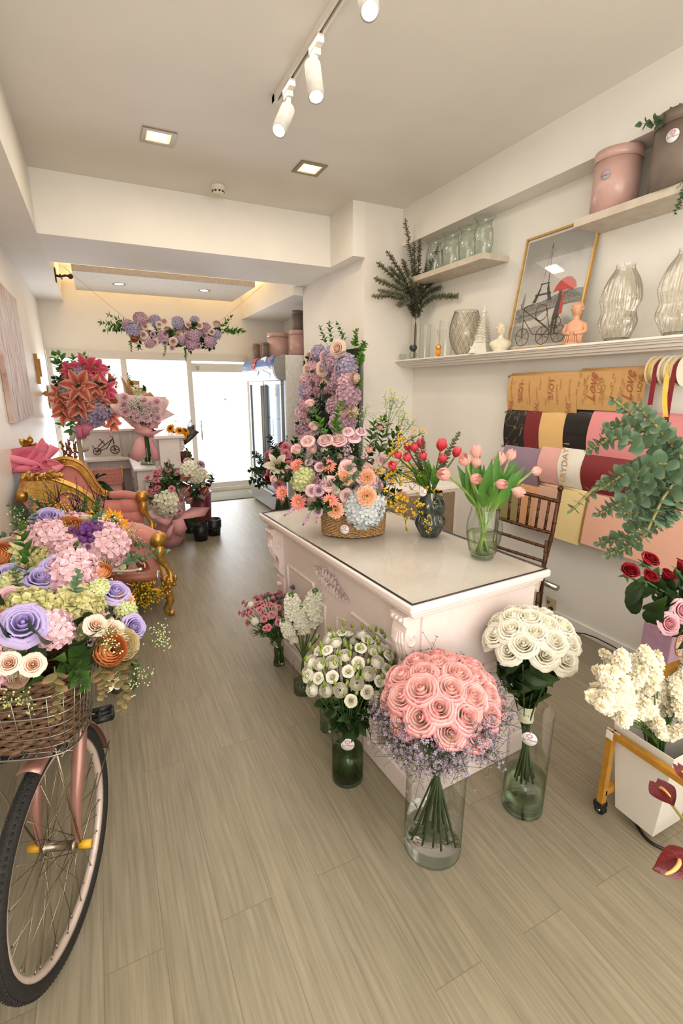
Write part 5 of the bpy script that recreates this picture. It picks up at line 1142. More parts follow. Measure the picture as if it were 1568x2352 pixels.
t, s, fn, yw, hh = sheet('kraft_paper_roll', 'kraft paper roll printed LOVE in bold, left of top rod', 1178, 1341, 857, 938, KR, .015)
lst = [('LOVE', .22, .5, .055, 0), ('LOVE', .66, .42, .055, 0), ('LOVE', .06, .80, .05, 0), ('LOVE', .46, .82, .05, 0), ('LOVE', .90, .80, .05, 0)] + [(w_, (i * .137 + .05) % .95, (i * .31) % .68 + .16, (.014, .02, .017)[i % 3], (0, .4, 0)[i % 3]) for i, w_ in enumerate(['LOVE', 'Love', 'love', 'LOVE'] * 11)]
words(s, fn, yw, hh, lst[:5], LOVE1, -1); words(s, fn, yw, hh, lst[5:], LOVE2, -1)
t, s, fn, yw, hh = sheet('kraft_paper_roll', 'kraft paper roll printed Love in script, right of top rod', 1341, 1500, 846, 937, KR, .015)
words(s, fn, yw, hh, [('Love', .25, .45, .085, .45), ('Love', .78, .42, .085, .45), ('LOVE', .36, .38, .04, 0), ('LOVE', .93, .35, .04, 0)], LOVE1)
words(s, fn, yw, hh, [(w_, (i * .137 + .03) % .97, (i * .31) % .66 + .17, (.018, .024, .016)[i % 3], (0, .4, 0)[i % 3]) for i, w_ in enumerate(['LOVE', 'Love', 'LOVE', 'love'] * 11)], LOVE2)
GB = mat('gold_border', (172, 138, 74), .4, .4)
sheet('paper_roll', 'black marbled paper roll with gold veins', 1169, 1217, 939, 1022, marblemat(), .012)
sheet('paper_roll', 'dark wine paper roll beside the black marbled one', 1217, 1252, 939, 1024, WINE, .012)
sheet('paper_roll', 'mustard cream paper roll between wine and black brick', 1252, 1309, 940, 1028, pm('mustard_paper', (228, 186, 122)), .014)
sheet('paper_roll', 'black brick patterned paper roll', 1309, 1369, 941, 1030, brickmat(), .014)
sheet('paper_roll', 'wide bright pink paper roll on second rod', 1369, 1640, 942, 1060, pm('rose_paper', (226, 142, 144)), .03)
sheet('paper_roll', 'lilac paper roll with gold edge at left of third rod', 1167, 1253, 1016, 1100, pm('lilac_paper', (150, 126, 146)), .03, edge=(GB, (1,)))
sheet('paper_roll', 'pale pink paper roll between lilac and white papers', 1253, 1300, 1019, 1103, pm('pale_pink_paper', (228, 172, 164)), .035)
t, s, fn, yw, hh = sheet('paper_roll', 'white paper roll printed EVERYDAY in gold capitals', 1300, 1356, 1022, 1112, pm('white_paper', (236, 228, 214)), .035)
words(s, fn, yw, hh, [('VERYDAY I', .32, .46, .062, 0)], mat('gold_print', (190, 148, 88), .5))
sheet('paper_roll', 'wide dark wine paper roll on third rod', 1356, 1640, 1029, 1125, WINE, .04)
sheet('paper_roll', 'olive green paper roll at left of lowest rod', 1166, 1204, 1096, 1192, pm('olive_paper', (150, 142, 92)), .01, .02)
sheet('paper_roll', 'peach orange paper roll on lowest rod behind the chair', 1204, 1242, 1100, 1200, pm('peach_paper', (216, 160, 112)), .01, .02)
sheet('paper_roll', 'dusty pink paper roll on lowest rod behind chair post', 1242, 1296, 1104, 1215, pm('dusty_paper', (210, 164, 142)), .01, .03)
sheet('paper_roll', 'straw yellow paper roll on lowest rod', 1296, 1358, 1112, 1235, pm('straw_paper', (228, 204, 146)), .01, .03)
sheet('paper_roll', 'wide salmon paper roll with gold border on lowest rod', 1358, 1640, 1122, 1246, pm('salmon_paper', (220, 168, 146)), .01, .04, edge=(GB, (.015,)))
# ribbon spools on their rod near the right edge
YEL = mat('yellow_satin', (232, 200, 84), .3, sheen=.5); WRB = mat('wine_satin', (128, 26, 36), .35); SPW = mat('spool_white', (226, 214, 196), .5); CRM = mat('cream_spool', (222, 200, 160), .5)
XS = 2.62
srod = thing('ribbon_rod', 'short rod carrying the ribbon spools by the right edge', 'rod', P(1505, 850, X=XS)); MB().tube([(0, .02, 0), (0, -.9, 0)], .007, 8).tube([(0, .01, 0), (.2, .01, 0)], .005, 6).build('steel_rod', CHROME, srod)
for px, ms_, mr_, lb_, tail in ((1508, CRM, YEL, 'cream ribbon spool with yellow ribbon, leftmost of the spools', 0), (1523, SPW, WRB, 'white spool with long wine red satin ribbon hanging down', 1), (1537, SPW, CRM, 'white ribbon spool between the wine and yellow ones', 0), (1552, CRM, YEL, 'spool with bright yellow satin ribbon hanging in a loop', 1), (1566, SPW, WRB, 'spool with wine red ribbon at the right photo edge', 1)):
    c = P(px, 852, X=XS); t = thing('ribbon_spool', lb_, 'ribbon', c); rr_ = .075
    for s_ in (-.017, .017): MB().tube([(0, s_ - .0012, 0), (0, s_ + .0012, 0)], rr_, 28).build('flange', ms_, t, smooth=False)
    MB().tube([(0, -.0155, 0), (0, .0155, 0)], rr_ * .8, 24).build('ribbon_winding', mr_, t)
    if tail:
        L_ = .36 if mr_ is WRB else .30; w0 = .013
        MB().grid(lambda u, v: (-rr_ * .80 - .02 * v - .01 * math.sin(v * 3), (u - .5) * 2 * w0 - (.05 * v * v if mr_ is YEL else .015 * v), -L_ * v + .03), 2, 14).build('ribbon_tail', mr_, t)
# ================================================================ bicycle in the left foreground
WY = .352; hub = Vector((-.2465, 1.392, .334)); RW = .334
wb = Vector((math.sin(WY), math.cos(WY), 0)); wr = Vector((math.cos(WY), -math.sin(WY), 0)); UZ = Vector((0, 0, 1))
COPPER = mat('copper_pink_paint', (158, 112, 100), .3, .35, var=.04, coat=.4); RUB = mat('tyre_rubber', (34, 31, 28), .75, var=.2, scale=90, bump=.3, bscale=200); RIM = mat('rim_pinkish_white', (214, 194, 184), .35, .2); SPK = mat('spoke_steel', (150, 138, 120), .3, .9); LEATH = mat('brown_leather', (122, 66, 42), .5, var=.12, scale=40, bump=.1); YCAP = mat('yellow_cap', (222, 166, 36), .4)
bike = thing('bicycle', 'copper pink city bicycle with wire front basket and brown leather grips', 'bicycle', (hub.x, hub.y, 0))
bo = Vector((hub.x, hub.y, 0))
def wheel(c, fw, rt, nm, full=True):
    "tyre, rim, hub and spokes of one wheel; fw along the wheel, rt its axle"
    L = lambda a, r, o=0: (c - bo) + fw * (r * math.cos(a)) + UZ * (r * math.sin(a)) + rt * o
    n = 64; tr = MB()
    vs = []; 
    for i in range(n):
        for j in range(12):
            b = 2 * PI * j / 12; vs.append(L(2 * PI * i / n, RW - .021 + .021 * math.cos(b), .021 * math.sin(b)))
    tr.add(vs, [(i * 12 + j, ((i + 1) % n) * 12 + j, ((i + 1) % n) * 12 + (j + 1) % 12, i * 12 + (j + 1) % 12) for i in range(n) for j in range(12)])
    for i in range(n * 2):                                   # tread blocks
        a = 2 * PI * i / (n * 2)
        for s in (-1, 0, 1): tr.tube([L(a, RW - .004, s * .010), L(a + .025, RW - .0005 - .003 * abs(s), s * .013)], .0035, 4)
    o = tr.build('tyre', RUB, bike); prof = [(RW - .038, -.012), (RW - .05, -.011), (RW - .056, 0), (RW - .05, .011), (RW - .038, .012), (RW - .036, 0)]
    rm = MB(); vs = [L(2 * PI * i / n, r, z) for i in range(n) for r, z in prof]
    rm.add(vs, [(i * 6 + j, ((i + 1) % n) * 6 + j, ((i + 1) % n) * 6 + (j + 1) % 6, i * 6 + (j + 1) % 6) for i in range(n) for j in range(6)]); rm.build('rim', RIM, bike)
    h = MB().tube([c - bo - rt * .05, c - bo - rt * .045, c - bo - rt * .04, c - bo - rt * .035, c - bo + rt * .035, c - bo + rt * .04, c - bo + rt * .045, c - bo + rt * .05], [.008, .024, .024, .013, .013, .024, .024, .008], 14); h.build('hub', SPK, bike)
    for i in range(36):
        a = 2 * PI * i / 36; s = -1 if i % 2 else 1; tw = (.55 if (i // 2) % 2 else -.55)
        MB().tube([L(a + tw * 2.2, .021, s * .04), L(a, RW - .054, s * .004)], .0013, 5).tube([L(a, RW - .066, s * .005), L(a, RW - .052, s * .004)], .0025, 5).build('spoke', SPK, bike)
wheel(hub, wb, wr, 'front')
bax = Vector((-.035, 1, 0)).normalized(); brt = Vector((bax.y, -bax.x, 0)); rear = hub + bax * 1.07
wheel(rear, bax, brt, 'rear')
q = lambda v: Vector(v) - bo
for s in (-1, 1): MB().tube([q(hub + wr * s * .055), q(hub + wr * s * .088)], [.013, .012], 8).build('axle_cap', YCAP, bike)
crown = hub + wb * .10 + UZ * .385; htop = crown + wb * .085 + UZ * .24
for s in (-1, 1): MB().tube([q(p) for p in bez([hub + wr * s * .052, hub + wr * s * .056 + wb * .01 + UZ * .12, crown + wr * s * .056 - UZ * .07, crown + wr * s * .045], 6)], [.008 + .011 * min(1, i / 9) for i in range(19)], 12).build('fork_blade', COPPER, bike)
MB().tube([q(crown - wr * .05), q(crown + wr * .05)], .02, 12).tube([q(crown), q(htop)], .021, 14).build('head_tube', COPPER, bike)
bb = Vector((-.29, 1.95, .30)); seat_t = Vector((-.30, 2.20, .80))
MB().tube([q(p) for p in bez([htop - UZ * .12, (htop + bb) / 2 - UZ * .12 + bax * -.03, bb], 8)], .019, 12).build('down_tube', COPPER, bike)
MB().tube([q(p) for p in bez([htop - UZ * .04, (htop + bb) / 2 + UZ * .02, bb.lerp(seat_t, .35)], 8)], .017, 12).build('top_tube', COPPER, bike)
MB().tube([q(bb), q(seat_t)], .017, 12).build('seat_tube', COPPER, bike)
for s in (-1, 1): MB().tube([q(bb + brt * s * .03), q(rear + brt * s * .06)], .010, 8).tube([q(bb.lerp(seat_t, .8) + brt * s * .02), q(rear + brt * s * .06)], .008, 8).build('rear_stay', COPPER, bike)
sd = MB().grid(lambda u, v: q(seat_t + UZ * (.10 - .03 * (2 * u - 1) ** 2 + .03 * v * v) + bax * (-.16 + .28 * v) + brt * ((2 * u - 1) * (.03 + .075 * v ** 1.5))), 8, 10); sd.build('saddle', LEATH, bike, solid=.03)
MB().tube([q(bb - brt * .07), q(bb + brt * .07)], .022, 14).build('bottom_bracket', SPK, bike)
MB().lathe([(.05, -.003), (.09, -.003), (.09, .003), (.05, .003)], 32).xf(Matrix.Translation(q(bb + brt * .055)) @ aim(brt, 0).to_matrix().to_4x4()).build('chainring', SPK, bike)
for s, px, py in ((1, 228, 1643), (-1, 38, 1722)):
    pc = P(px, py, Y=1.93 if s > 0 else 1.82); e = bb + brt * s * .075; pin = pc - brt * s * .06
    MB().tube([q(e), q(pin)], .010, 8).build('crank', SPK, bike)
    pd = MB()
    for k in (-1, 1): pd.tube([q(pc + bax * k * .034 - brt * .048), q(pc + bax * k * .034 + brt * .048)], [.013, .013], 6)
    pd.tube([q(pc - brt * .05), q(pc + brt * .05)], .008, 6)
    for k in (-1, 0, 1): pd.tube([q(pc - bax * .036 + brt * k * .045), q(pc + bax * .036 + brt * k * .045)], .010, 6)
    pd.build('pedal', BLACK, bike)
# mudguard over the back of the front wheel, with its stay
fc = hub
def fend(c, fw, rt, a0, a1, nm):
    mb = MB(); mb.grid(lambda u, v: q(c + fw * ((RW + .018) * math.cos(a0 + (a1 - a0) * v)) + UZ * ((RW + .018) * math.sin(a0 + (a1 - a0) * v)) + rt * ((2 * u - 1) * .032)) - (fw * math.cos(a0 + (a1 - a0) * v) + UZ * math.sin(a0 + (a1 - a0) * v)) * (.016 * (2 * u - 1) ** 2), 8, 24)
    return mb.build(nm, COPPER, bike, solid=.002)
fend(hub, wb, wr, R(8), R(104), 'mudguard'); fend(rear, bax, brt, R(-10), R(120), 'mudguard')
for s in (-1, 1): MB().tube([q(hub + wr * s * .06), q(hub + wb * (RW + .015) * math.cos(R(14)) + UZ * (RW + .015) * math.sin(R(14)) + wr * s * .033)], .0022, 5).build('mudguard_stay', SPK, bike)
MB().box(-.03, .03, -.012, .012, -.03, .02).xf(Matrix.Translation(q(crown - wb * .03 - UZ * .075))).build('brake_caliper', CHROME, bike)
# handlebar, grips and levers
g0, g1 = P(262, 1330, Z=.99), P(361, 1322, Z=.99); stem_t = htop + wb * .03 + UZ * .05
gd = (g1 - g0).normalized(); mir = lambda p: p - wr * 2 * (p - stem_t).dot(wr)
for s in (0, 1):
    f = (lambda p: p) if s == 0 else mir
    MB().tube([q(p) for p in bez([stem_t, f(stem_t + wr * .12 - wb * .01 + UZ * .01), f(g0 - gd * .05), f(g0)], 6)], .011, 10).build('handlebar', CHROME, bike)
    gr = MB().tube([q(f(g0)), q(f(g0 + gd * .003)), q(f(g1))], [.013, .0165, .0175], 14).build('grip', LEATH, bike)
    MB().tube([q(f(g1)), q(f(g1 + gd * .004))], .0185, 14).build('grip_end', CHROME, gr)
    lv = bez([g0 - gd * .03 + UZ * .03, g0 + gd * .0 + UZ * .038 - wb * .02, g0 + gd * .06 + UZ * .036 - wb * .028, g0 + gd * .105 + UZ * .040 - wb * .028], 5)
    MB().tube([q(f(p)) for p in lv], [.009] * 4 + [.007] * 10 + [.009, .009], 8, flat=.6).build('brake_lever', mat('satin_aluminium', (206, 200, 192), .3, .8), bike)
    MB().tube([q(f(g0 - gd * .05 + UZ * .02)), q(f(g0 + gd * .01 + UZ * .022))], .014, 8).build('lever_clamp', LEATH, bike)
# wire basket
bc = Vector((-.275, 1.385, 0)); z0b, z1b = .735, .925; ba0, bb0, ba1, bb1 = .150, .095, .185, .125
def bpt(u, f):                                   # rounded rectangle ring at height fraction f
    a, b = ba0 + (ba1 - ba0) * f, bb0 + (bb1 - bb0) * f; t = 2 * PI * u; c_, s_ = math.cos(t), math.sin(t); k = 1 / (abs(c_) ** 4 + abs(s_) ** 4) ** .25
    return q(bc + wr * (a * c_ * k) - wb * (b * s_ * k) + UZ * (z0b + (z1b - z0b) * f))
WR_ = mat('basket_wire', (150, 142, 130), .35, .85)
mb = MB()
for f, r in ((0, .003), (.17, .0016), (.34, .0016), (.51, .0016), (.68, .003), (.84, .0016), (1, .0035)): mb.tube([bpt(i / 48, f) for i in range(48)], r, 6, closed=True)
for i in range(34): mb.tube([bpt(i / 34, 0), bpt(i / 34, .5), bpt(i / 34, 1)], .0016, 5)
for k in range(-4, 5):
    x = k / 4.6 * ba0; mb.tube([q(bc + wr * x - wb * bb0 + UZ * z0b), q(bc + wr * x + wb * bb0 + UZ * z0b)], .0016, 5)
for k in range(-2, 3):
    x = k / 2.6 * bb0; mb.tube([q(bc + wr * ba0 + wb * x + UZ * z0b), q(bc - wr * ba0 + wb * x + UZ * z0b)], .0016, 5)
mb.build('wire_basket', WR_, bike)
MB().box(-.05, .05, -.003, .003, -.013, .013).xf(Matrix.Translation(q(bc - wb * .118 - wr * .07 + UZ * .885)) @ Matrix.Rotation(-WY, 4, 'Z')).build('basket_plate', WR_, bike, bev=.002)
for s in (-1, 1): MB().tube([q(hub + wr * s * .058), q(bc + wr * s * .10 - wb * .06 + UZ * z0b)], .0032, 6).build('basket_strut', SPK, bike)
MB().tube([q(rear + UZ * .38 - bax * .1), q(rear + UZ * .38 + bax * .22)], .01, 6).box(-.07, .07, -.18, .2, .70, .715).build('rear_rack', SPK, bike) if False else MB().prism([q(rear + UZ * .40 + bax * y + brt * x) for x, y in ((-.07, -.15), (.07, -.15), (.07, .2), (-.07, .2))], (0, 0, .012)).tube([q(rear + brt * .06), q(rear + brt * .06 + UZ * .4)], .006, 6).tube([q(rear - brt * .06), q(rear - brt * .06 + UZ * .4)], .006, 6).build('rear_rack', SPK, bike)
MB().tube([q(bb + brt * -.05), q(Vector((bb.x - .16, bb.y + .05, .012)))], .009, 8).build('kickstand', SPK, bike)
# wicker liner and the flowers in the front basket
wk = thing('wicker_basket', 'brown wicker basket sitting inside the bicycle wire basket', 'basket', bc + UZ * .755, -WY)
woven(wk, 'woven_wall', 0, 0, .148, .098, .20, 17, 22, WICK, 1.12, .007)
MB().lathe([(.001, .003), (.146, .003)], 32, sy=.66).build('base', WICK, wk)
fa_ = thing('flower_arrangement', 'artificial lilac rose and hydrangea arrangement in the bicycle front basket', 'flower arrangement', bc + UZ * .80)
FC = Vector((-.265, 1.40, 1.00)); FR_ = (.265, .205, .115)
blob(fa_, [('leaf', 22, .11, .25), ('leaf_dark', 10, .1, .3), ('hydrangea_khaki', 5, .045, .35), ('hydrangea_pink', 5, .05, .3), ('ranunculus_peach', 6, .03, .2), ('carnation_palepink', 4, .04, .3), ('greens', 8, .14, .4), ('gyp', 3, .11, .5), ('euc_sprig', 6, .15, .4)], FC, FR_, .8, lo=-.5)
heroes(fa_, [(96, 1355, 'rose_lilac', .062, .02), (56, 1452, 'rose_lilac', .066, .02), (252, 1380, 'rose_lilac', .055, .02), (132, 1308, 'rose_lilac', .055, .0), (300, 1442, 'rose_lilac', .045), (20, 1322, 'rose_lilac', .045), (172, 1332, 'hydrangea_pink', .068, .02), (126, 1442, 'hydrangea_pink', .045), (26, 1380, 'rose_palepink', .045), (66, 1402, 'hydrangea_khaki', .06), (105, 1395, 'khaki_dahlia', .05), (166, 1392, 'khaki_dahlia', .062, .02), (195, 1385, 'hydrangea_khaki', .045), (31, 1341, 'ranunculus_orange', .045), (3, 1440, 'ranunculus_orange', .045), (232, 1490, 'ranunculus_orange', .046, .03), (229, 1313, 'ranunculus_orange', .036), (206, 1452, 'rose_peach', .032, .03), (258, 1450, 'rose_peach', .034), (26, 1527, 'rose_peach', .030, .03), (75, 1527, 'rose_peach', .030, .03), (284, 1376, 'carnation_peach', .03), (265, 1477, 'ranunculus_cream', .044, .02), (215, 1385, 'hydrangea_lime', .025, .05), (28, 1360, 'hydrangea_lime', .03, .03), (245, 1545, 'lily_white', .03, .03), (290, 1400, 'hydrangea_lime', .03)], FC, FR_)
for (px, py, dx, dy, s, k) in ((160, 1440, .4, -.5, .085, 'leaf_dark'), (185, 1425, .8, .3, .075, 'leaf_dark'), (115, 1480, -.6, -.9, .09, 'leaf_dark'), (155, 1485, .1, -1, .085, 'leaf_dark'), (195, 1490, .6, -.9, .09, 'leaf_dark'), (150, 1510, -.1, -1, .08, 'leaf_dark'), (118, 1515, -.3, -1, .07, 'leaf'), (235, 1425, .6, -.6, .07, 'leaf'), (285, 1420, .9, -.2, .07, 'leaf'), (20, 1405, -.4, -.6, .09, 'leaf_dark'), (35, 1470, -.5, -.8, .08, 'leaf_dark'), (190, 1520, .4, -1, .10, 'leaf')):
    p, nn = hit(px, py, FC, FR_); r_ = _R * dx + _U * dy; put(fa_, k, p + nn * .02, r_ + nn * .35, s, 0)
for pts in (((125, 1530), (128, 1570), (135, 1610), (122, 1655)), ((255, 1510), (275, 1545), (285, 1590), (278, 1630)), ((225, 1520), (240, 1560), (236, 1600)), ((290, 1480), (300, 1510), (290, 1540))):
    p0, n0 = hit(pts[0][0], pts[0][1], FC, FR_); dd = (p0 - EYE).dot(_F) - .03
    pw = [EYE + (P(x, y, Y=4) - EYE) * (dd / (P(x, y, Y=4) - EYE).dot(_F)) for x, y in pts]
    o = branch_mesh([p - fa_.location for p in bez(pw, 5)], _L_ROUND, 11, .034, .016, stem=.002, start=.1, seed=len(pts) + int(pts[0][0])).build('trailing_eucalyptus', [petal('autumn_eucalyptus', [(0, (150, 130, 90)), (.5, (132, 128, 84)), (1, (190, 140, 104))], noise=.3), GREEN], fa_)
for (px, py, dx, dy, s, k) in ((300, 1300, 1, .1, .12, 'euc_sprig'), (318, 1455, 1, .1, .09, 'gypwild'), (180, 1455, .5, -.3, .10, 'gypwild'), (35, 1550, -.1, -1, .09, 'gypwild'), (290, 1520, .5, -.8, .09, 'gypwild'), (60, 1270, -.6, .8, .1, 'greens')):
    p, nn = hit(px, py, FC, FR_); put(fa_, k, p - (_R * dx + _U * dy) * s * .4, _R * dx + _U * dy + nn * .3, s * 1.3, 0)
# rear basket and its flowers
RC = P(140, 1268, Z=.99); RR = (.27, .20, .10)
wk2 = thing('wicker_basket', 'wicker basket on the bicycle rear rack, almost hidden by flowers', 'basket', (RC.x - .03, RC.y, .75), 0)
woven(wk2, 'woven_wall', 0, 0, .16, .13, .18, 13, 22, WICK, 1.1, .007)
fb_ = thing('flower_arrangement', 'artificial hydrangea and peony arrangement behind the bicycle saddle', 'flower arrangement', (RC.x, RC.y, .80))
blob(fb_, [('leaf', 20, .11, .3), ('hydrangea_khaki', 6, .05, .35), ('hydrangea_pink', 6, .055, .3), ('ranunculus_peach', 5, .035, .2), ('ranunculus_cream', 4, .04, .2), ('greens', 10, .15, .4), ('gypwild', 4, .14, .5), ('euc_sprig', 7, .17, .4)], RC, RR, 2.1, lo=-.4)
heroes(fb_, [(113, 1212, 'rose_lilac', .075, .03), (161, 1230, 'ranunculus_orange', .06, .03), (7, 1283, 'ranunculus_orange', .055, .02), (176, 1213, 'hydrangea_pink', .07), (114, 1247, 'hydrangea_pink', .075, .01), (156, 1275, 'hydrangea_pink', .075, .02), (235, 1255, 'hydrangea_pink', .085, .02), (248, 1275, 'hydrangea_pink', .06), (70, 1268, 'khaki_dahlia', .085, .02), (103, 1282, 'hydrangea_khaki', .06), (202, 1221, 'ranunculus_cream', .055, .02), (191, 1291, 'ranunculus_cream', .05, .03), (220, 1289, 'ranunculus_cream', .055, .03), (50, 1232, 'ranunculus_peach', .035), (20, 1255, 'ranunculus_peach', .04), (197, 1245, 'berries', .16, .0), (188, 1238, 'berries', .14, .0), (265, 1300, 'hydrangea_lime', .04), (232, 1305, 'ranunculus_orange', .04)], RC, RR)
for (px, py, dx, dy, s, k) in ((290, 1255, 1, -.3, .2, 'euc_sprig'), (285, 1235, 1, .3, .15, 'gypwild'), (20, 1235, -1, .2, .2, 'euc_sprig'), (75, 1205, -.3, 1, .16, 'greens'), (100, 1185, -.1, 1, .14, 'euc_sprig'), (60, 1225, -.8, .6, .16, 'gypwild'), (135, 1205, 0, 1, .12, 'gyp'), (225, 1220, .2, 1, .14, 'gyp'), (240, 1225, .6, .8, .14, 'gyp')):
    p, nn = hit(px, py, RC, RR); put(fb_, k, p - (_R * dx + _U * dy) * s * .5, _R * dx + _U * dy + nn * .2, s, 0)
# ================================================================ pink and gilt settee on the left
VEL = mat('pink_velvet', (214, 138, 126), .8, var=.05, scale=12, sheen=.6, bump=.05, bscale=300); VELD = mat('pink_velvet_deep', (196, 116, 106), .8, var=.05, sheen=.6)
ya, yc_ = 3.60, 4.86
st = thing('settee', 'pink velvet settee with carved gilt frame against the left wall', 'sofa', (-.12, 4.2, 0)); so_ = st.location.copy(); k_ = lambda v: Vector(v) - so_
def wing(y, outer, inner, nm, tuft):
    O = [P(x, yy, Y=y) for x, yy in outer]; I = [P(x, yy, Y=y) for x, yy in inner]
    O = bez(O, 6); I = bez(I, 6); n = min(len(O), len(I)); res = lambda L: [L[round(i * (len(L) - 1) / (n - 1))] for i in range(n)]
    O, I = res(O), res(I); t = .035; mb = MB()
    for i in range(n - 1):
        a, b, c, d = O[i], O[i + 1], I[i + 1], I[i]
        for yo in (-t, t): mb.add([k_(p + Vector((0, yo, 0))) for p in (a, b, c, d)], [(0, 1, 2, 3)])
        mb.add([k_(a + Vector((0, -t, 0))), k_(b + Vector((0, -t, 0))), k_(b + Vector((0, t, 0))), k_(a + Vector((0, t, 0)))], [(0, 1, 2, 3)])
    mb.tube([k_(p + Vector((0, -t, 0))) for p in O], .012, 8).tube([k_(p + Vector((0, -t, 0))) for p in I], .008, 6)
    mb.tube([k_(p + Vector((0, t, 0))) for p in O], .012, 8)
    e = O[-1] + Vector((.0, -t, 0)); mb.tube([k_(e + Vector((.028 * math.cos(a) * (1 - a / 14), -.01, .028 * math.sin(a) * (1 - a / 14)))) for a in [i * .6 for i in range(18)]], .012, 8)
    mb.build('gilt_frame', GOLD, st)
    return O, I
O1, I1 = wing(ya, [(64, 1100), (95, 1093), (140, 1105), (185, 1125), (220, 1152), (243, 1185), (264, 1203)], [(66, 1140), (95, 1150), (120, 1150), (140, 1131), (165, 1129), (195, 1150), (222, 1195), (238, 1215)], 'near', False)
O2, I2 = wing(yc_, [(112, 1060), (150, 1052), (185, 1063), (207, 1085), (222, 1110), (241, 1132)], [(115, 1078), (150, 1068), (175, 1074), (195, 1095), (210, 1120), (232, 1136)], 'far', True)
def panel(I, y, zb, nm, m, tuft, depth=.03):
    def fn(u, v):
        i = u * (len(I) - 1); j = min(len(I) - 2, int(i)); p = I[j].lerp(I[j + 1], i - j); z = p.z + (zb - p.z) * v
        b = depth * math.sin(PI * u) ** .5 * math.sin(PI * v) ** .5
        if tuft: b *= .6 + .5 * abs(math.sin(u * 3 * PI) * math.sin(v * 2 * PI))
        return k_((p.x, y - b, z))
    MB().grid(fn, 30, 16).build(nm, m, st)
    MB().tube([k_((p.x, y - .012, p.z)) for p in I], .006, 6).build('piping', VELD, st)
panel(I1, ya - .01, .40, 'wing_panel', VEL, False); panel(I2, yc_ - .01, .40, 'wing_panel', VEL, True)
# back along the wall, joined to both wings, with tufts and carved crest
def backf(u, v):
    y = ya + (yc_ - ya) * u; b = .03 * abs(math.sin(u * 5 * PI)) * abs(math.sin(v * 3 * PI)) + .05 * math.sin(PI * v)
    return k_((-.43 + b - .08 * v, y, .40 + (.55 + .10 * math.sin(PI * u)) * v))
MB().grid(backf, 30, 14).build('backrest', VEL, st)
cr = MB().tube([k_((-.51, ya + (yc_ - ya) * i / 20, .97 + .10 * math.sin(PI * i / 20))) for i in range(21)], .035, 10)
cr.build('back_rail', GOLD, st)
def carving(px, py, y, sx, sz, n, seed):
    c = P(px, py, Y=y); rr = random.Random(seed); q = MB()
    for i in range(n):
        a = rr.uniform(0, 6.28); f = math.sqrt(rr.random()); d = Vector((math.cos(a) * sx * f, rr.uniform(-.03, .03), math.sin(a) * sz * f))
        if i % 3 == 0: q.ball(k_(c + d), rr.uniform(.012, .022), 8, 5)
        else: place_leaf(q, _L_OVAL, k_(c + d * .6), (d.x + .001, rr.uniform(-.4, 0), d.z + .01), (0, -1, 0), rr.uniform(.045, .075))
    q.build('carved_crest', GOLD, st, solid=.006)
carving(115, 1068, yc_ - .02, .17, .055, 46, 1); carving(95, 1092, ya - .02, .12, .022, 30, 2); carving(72, 1035, 4.2, .06, .10, 30, 3)
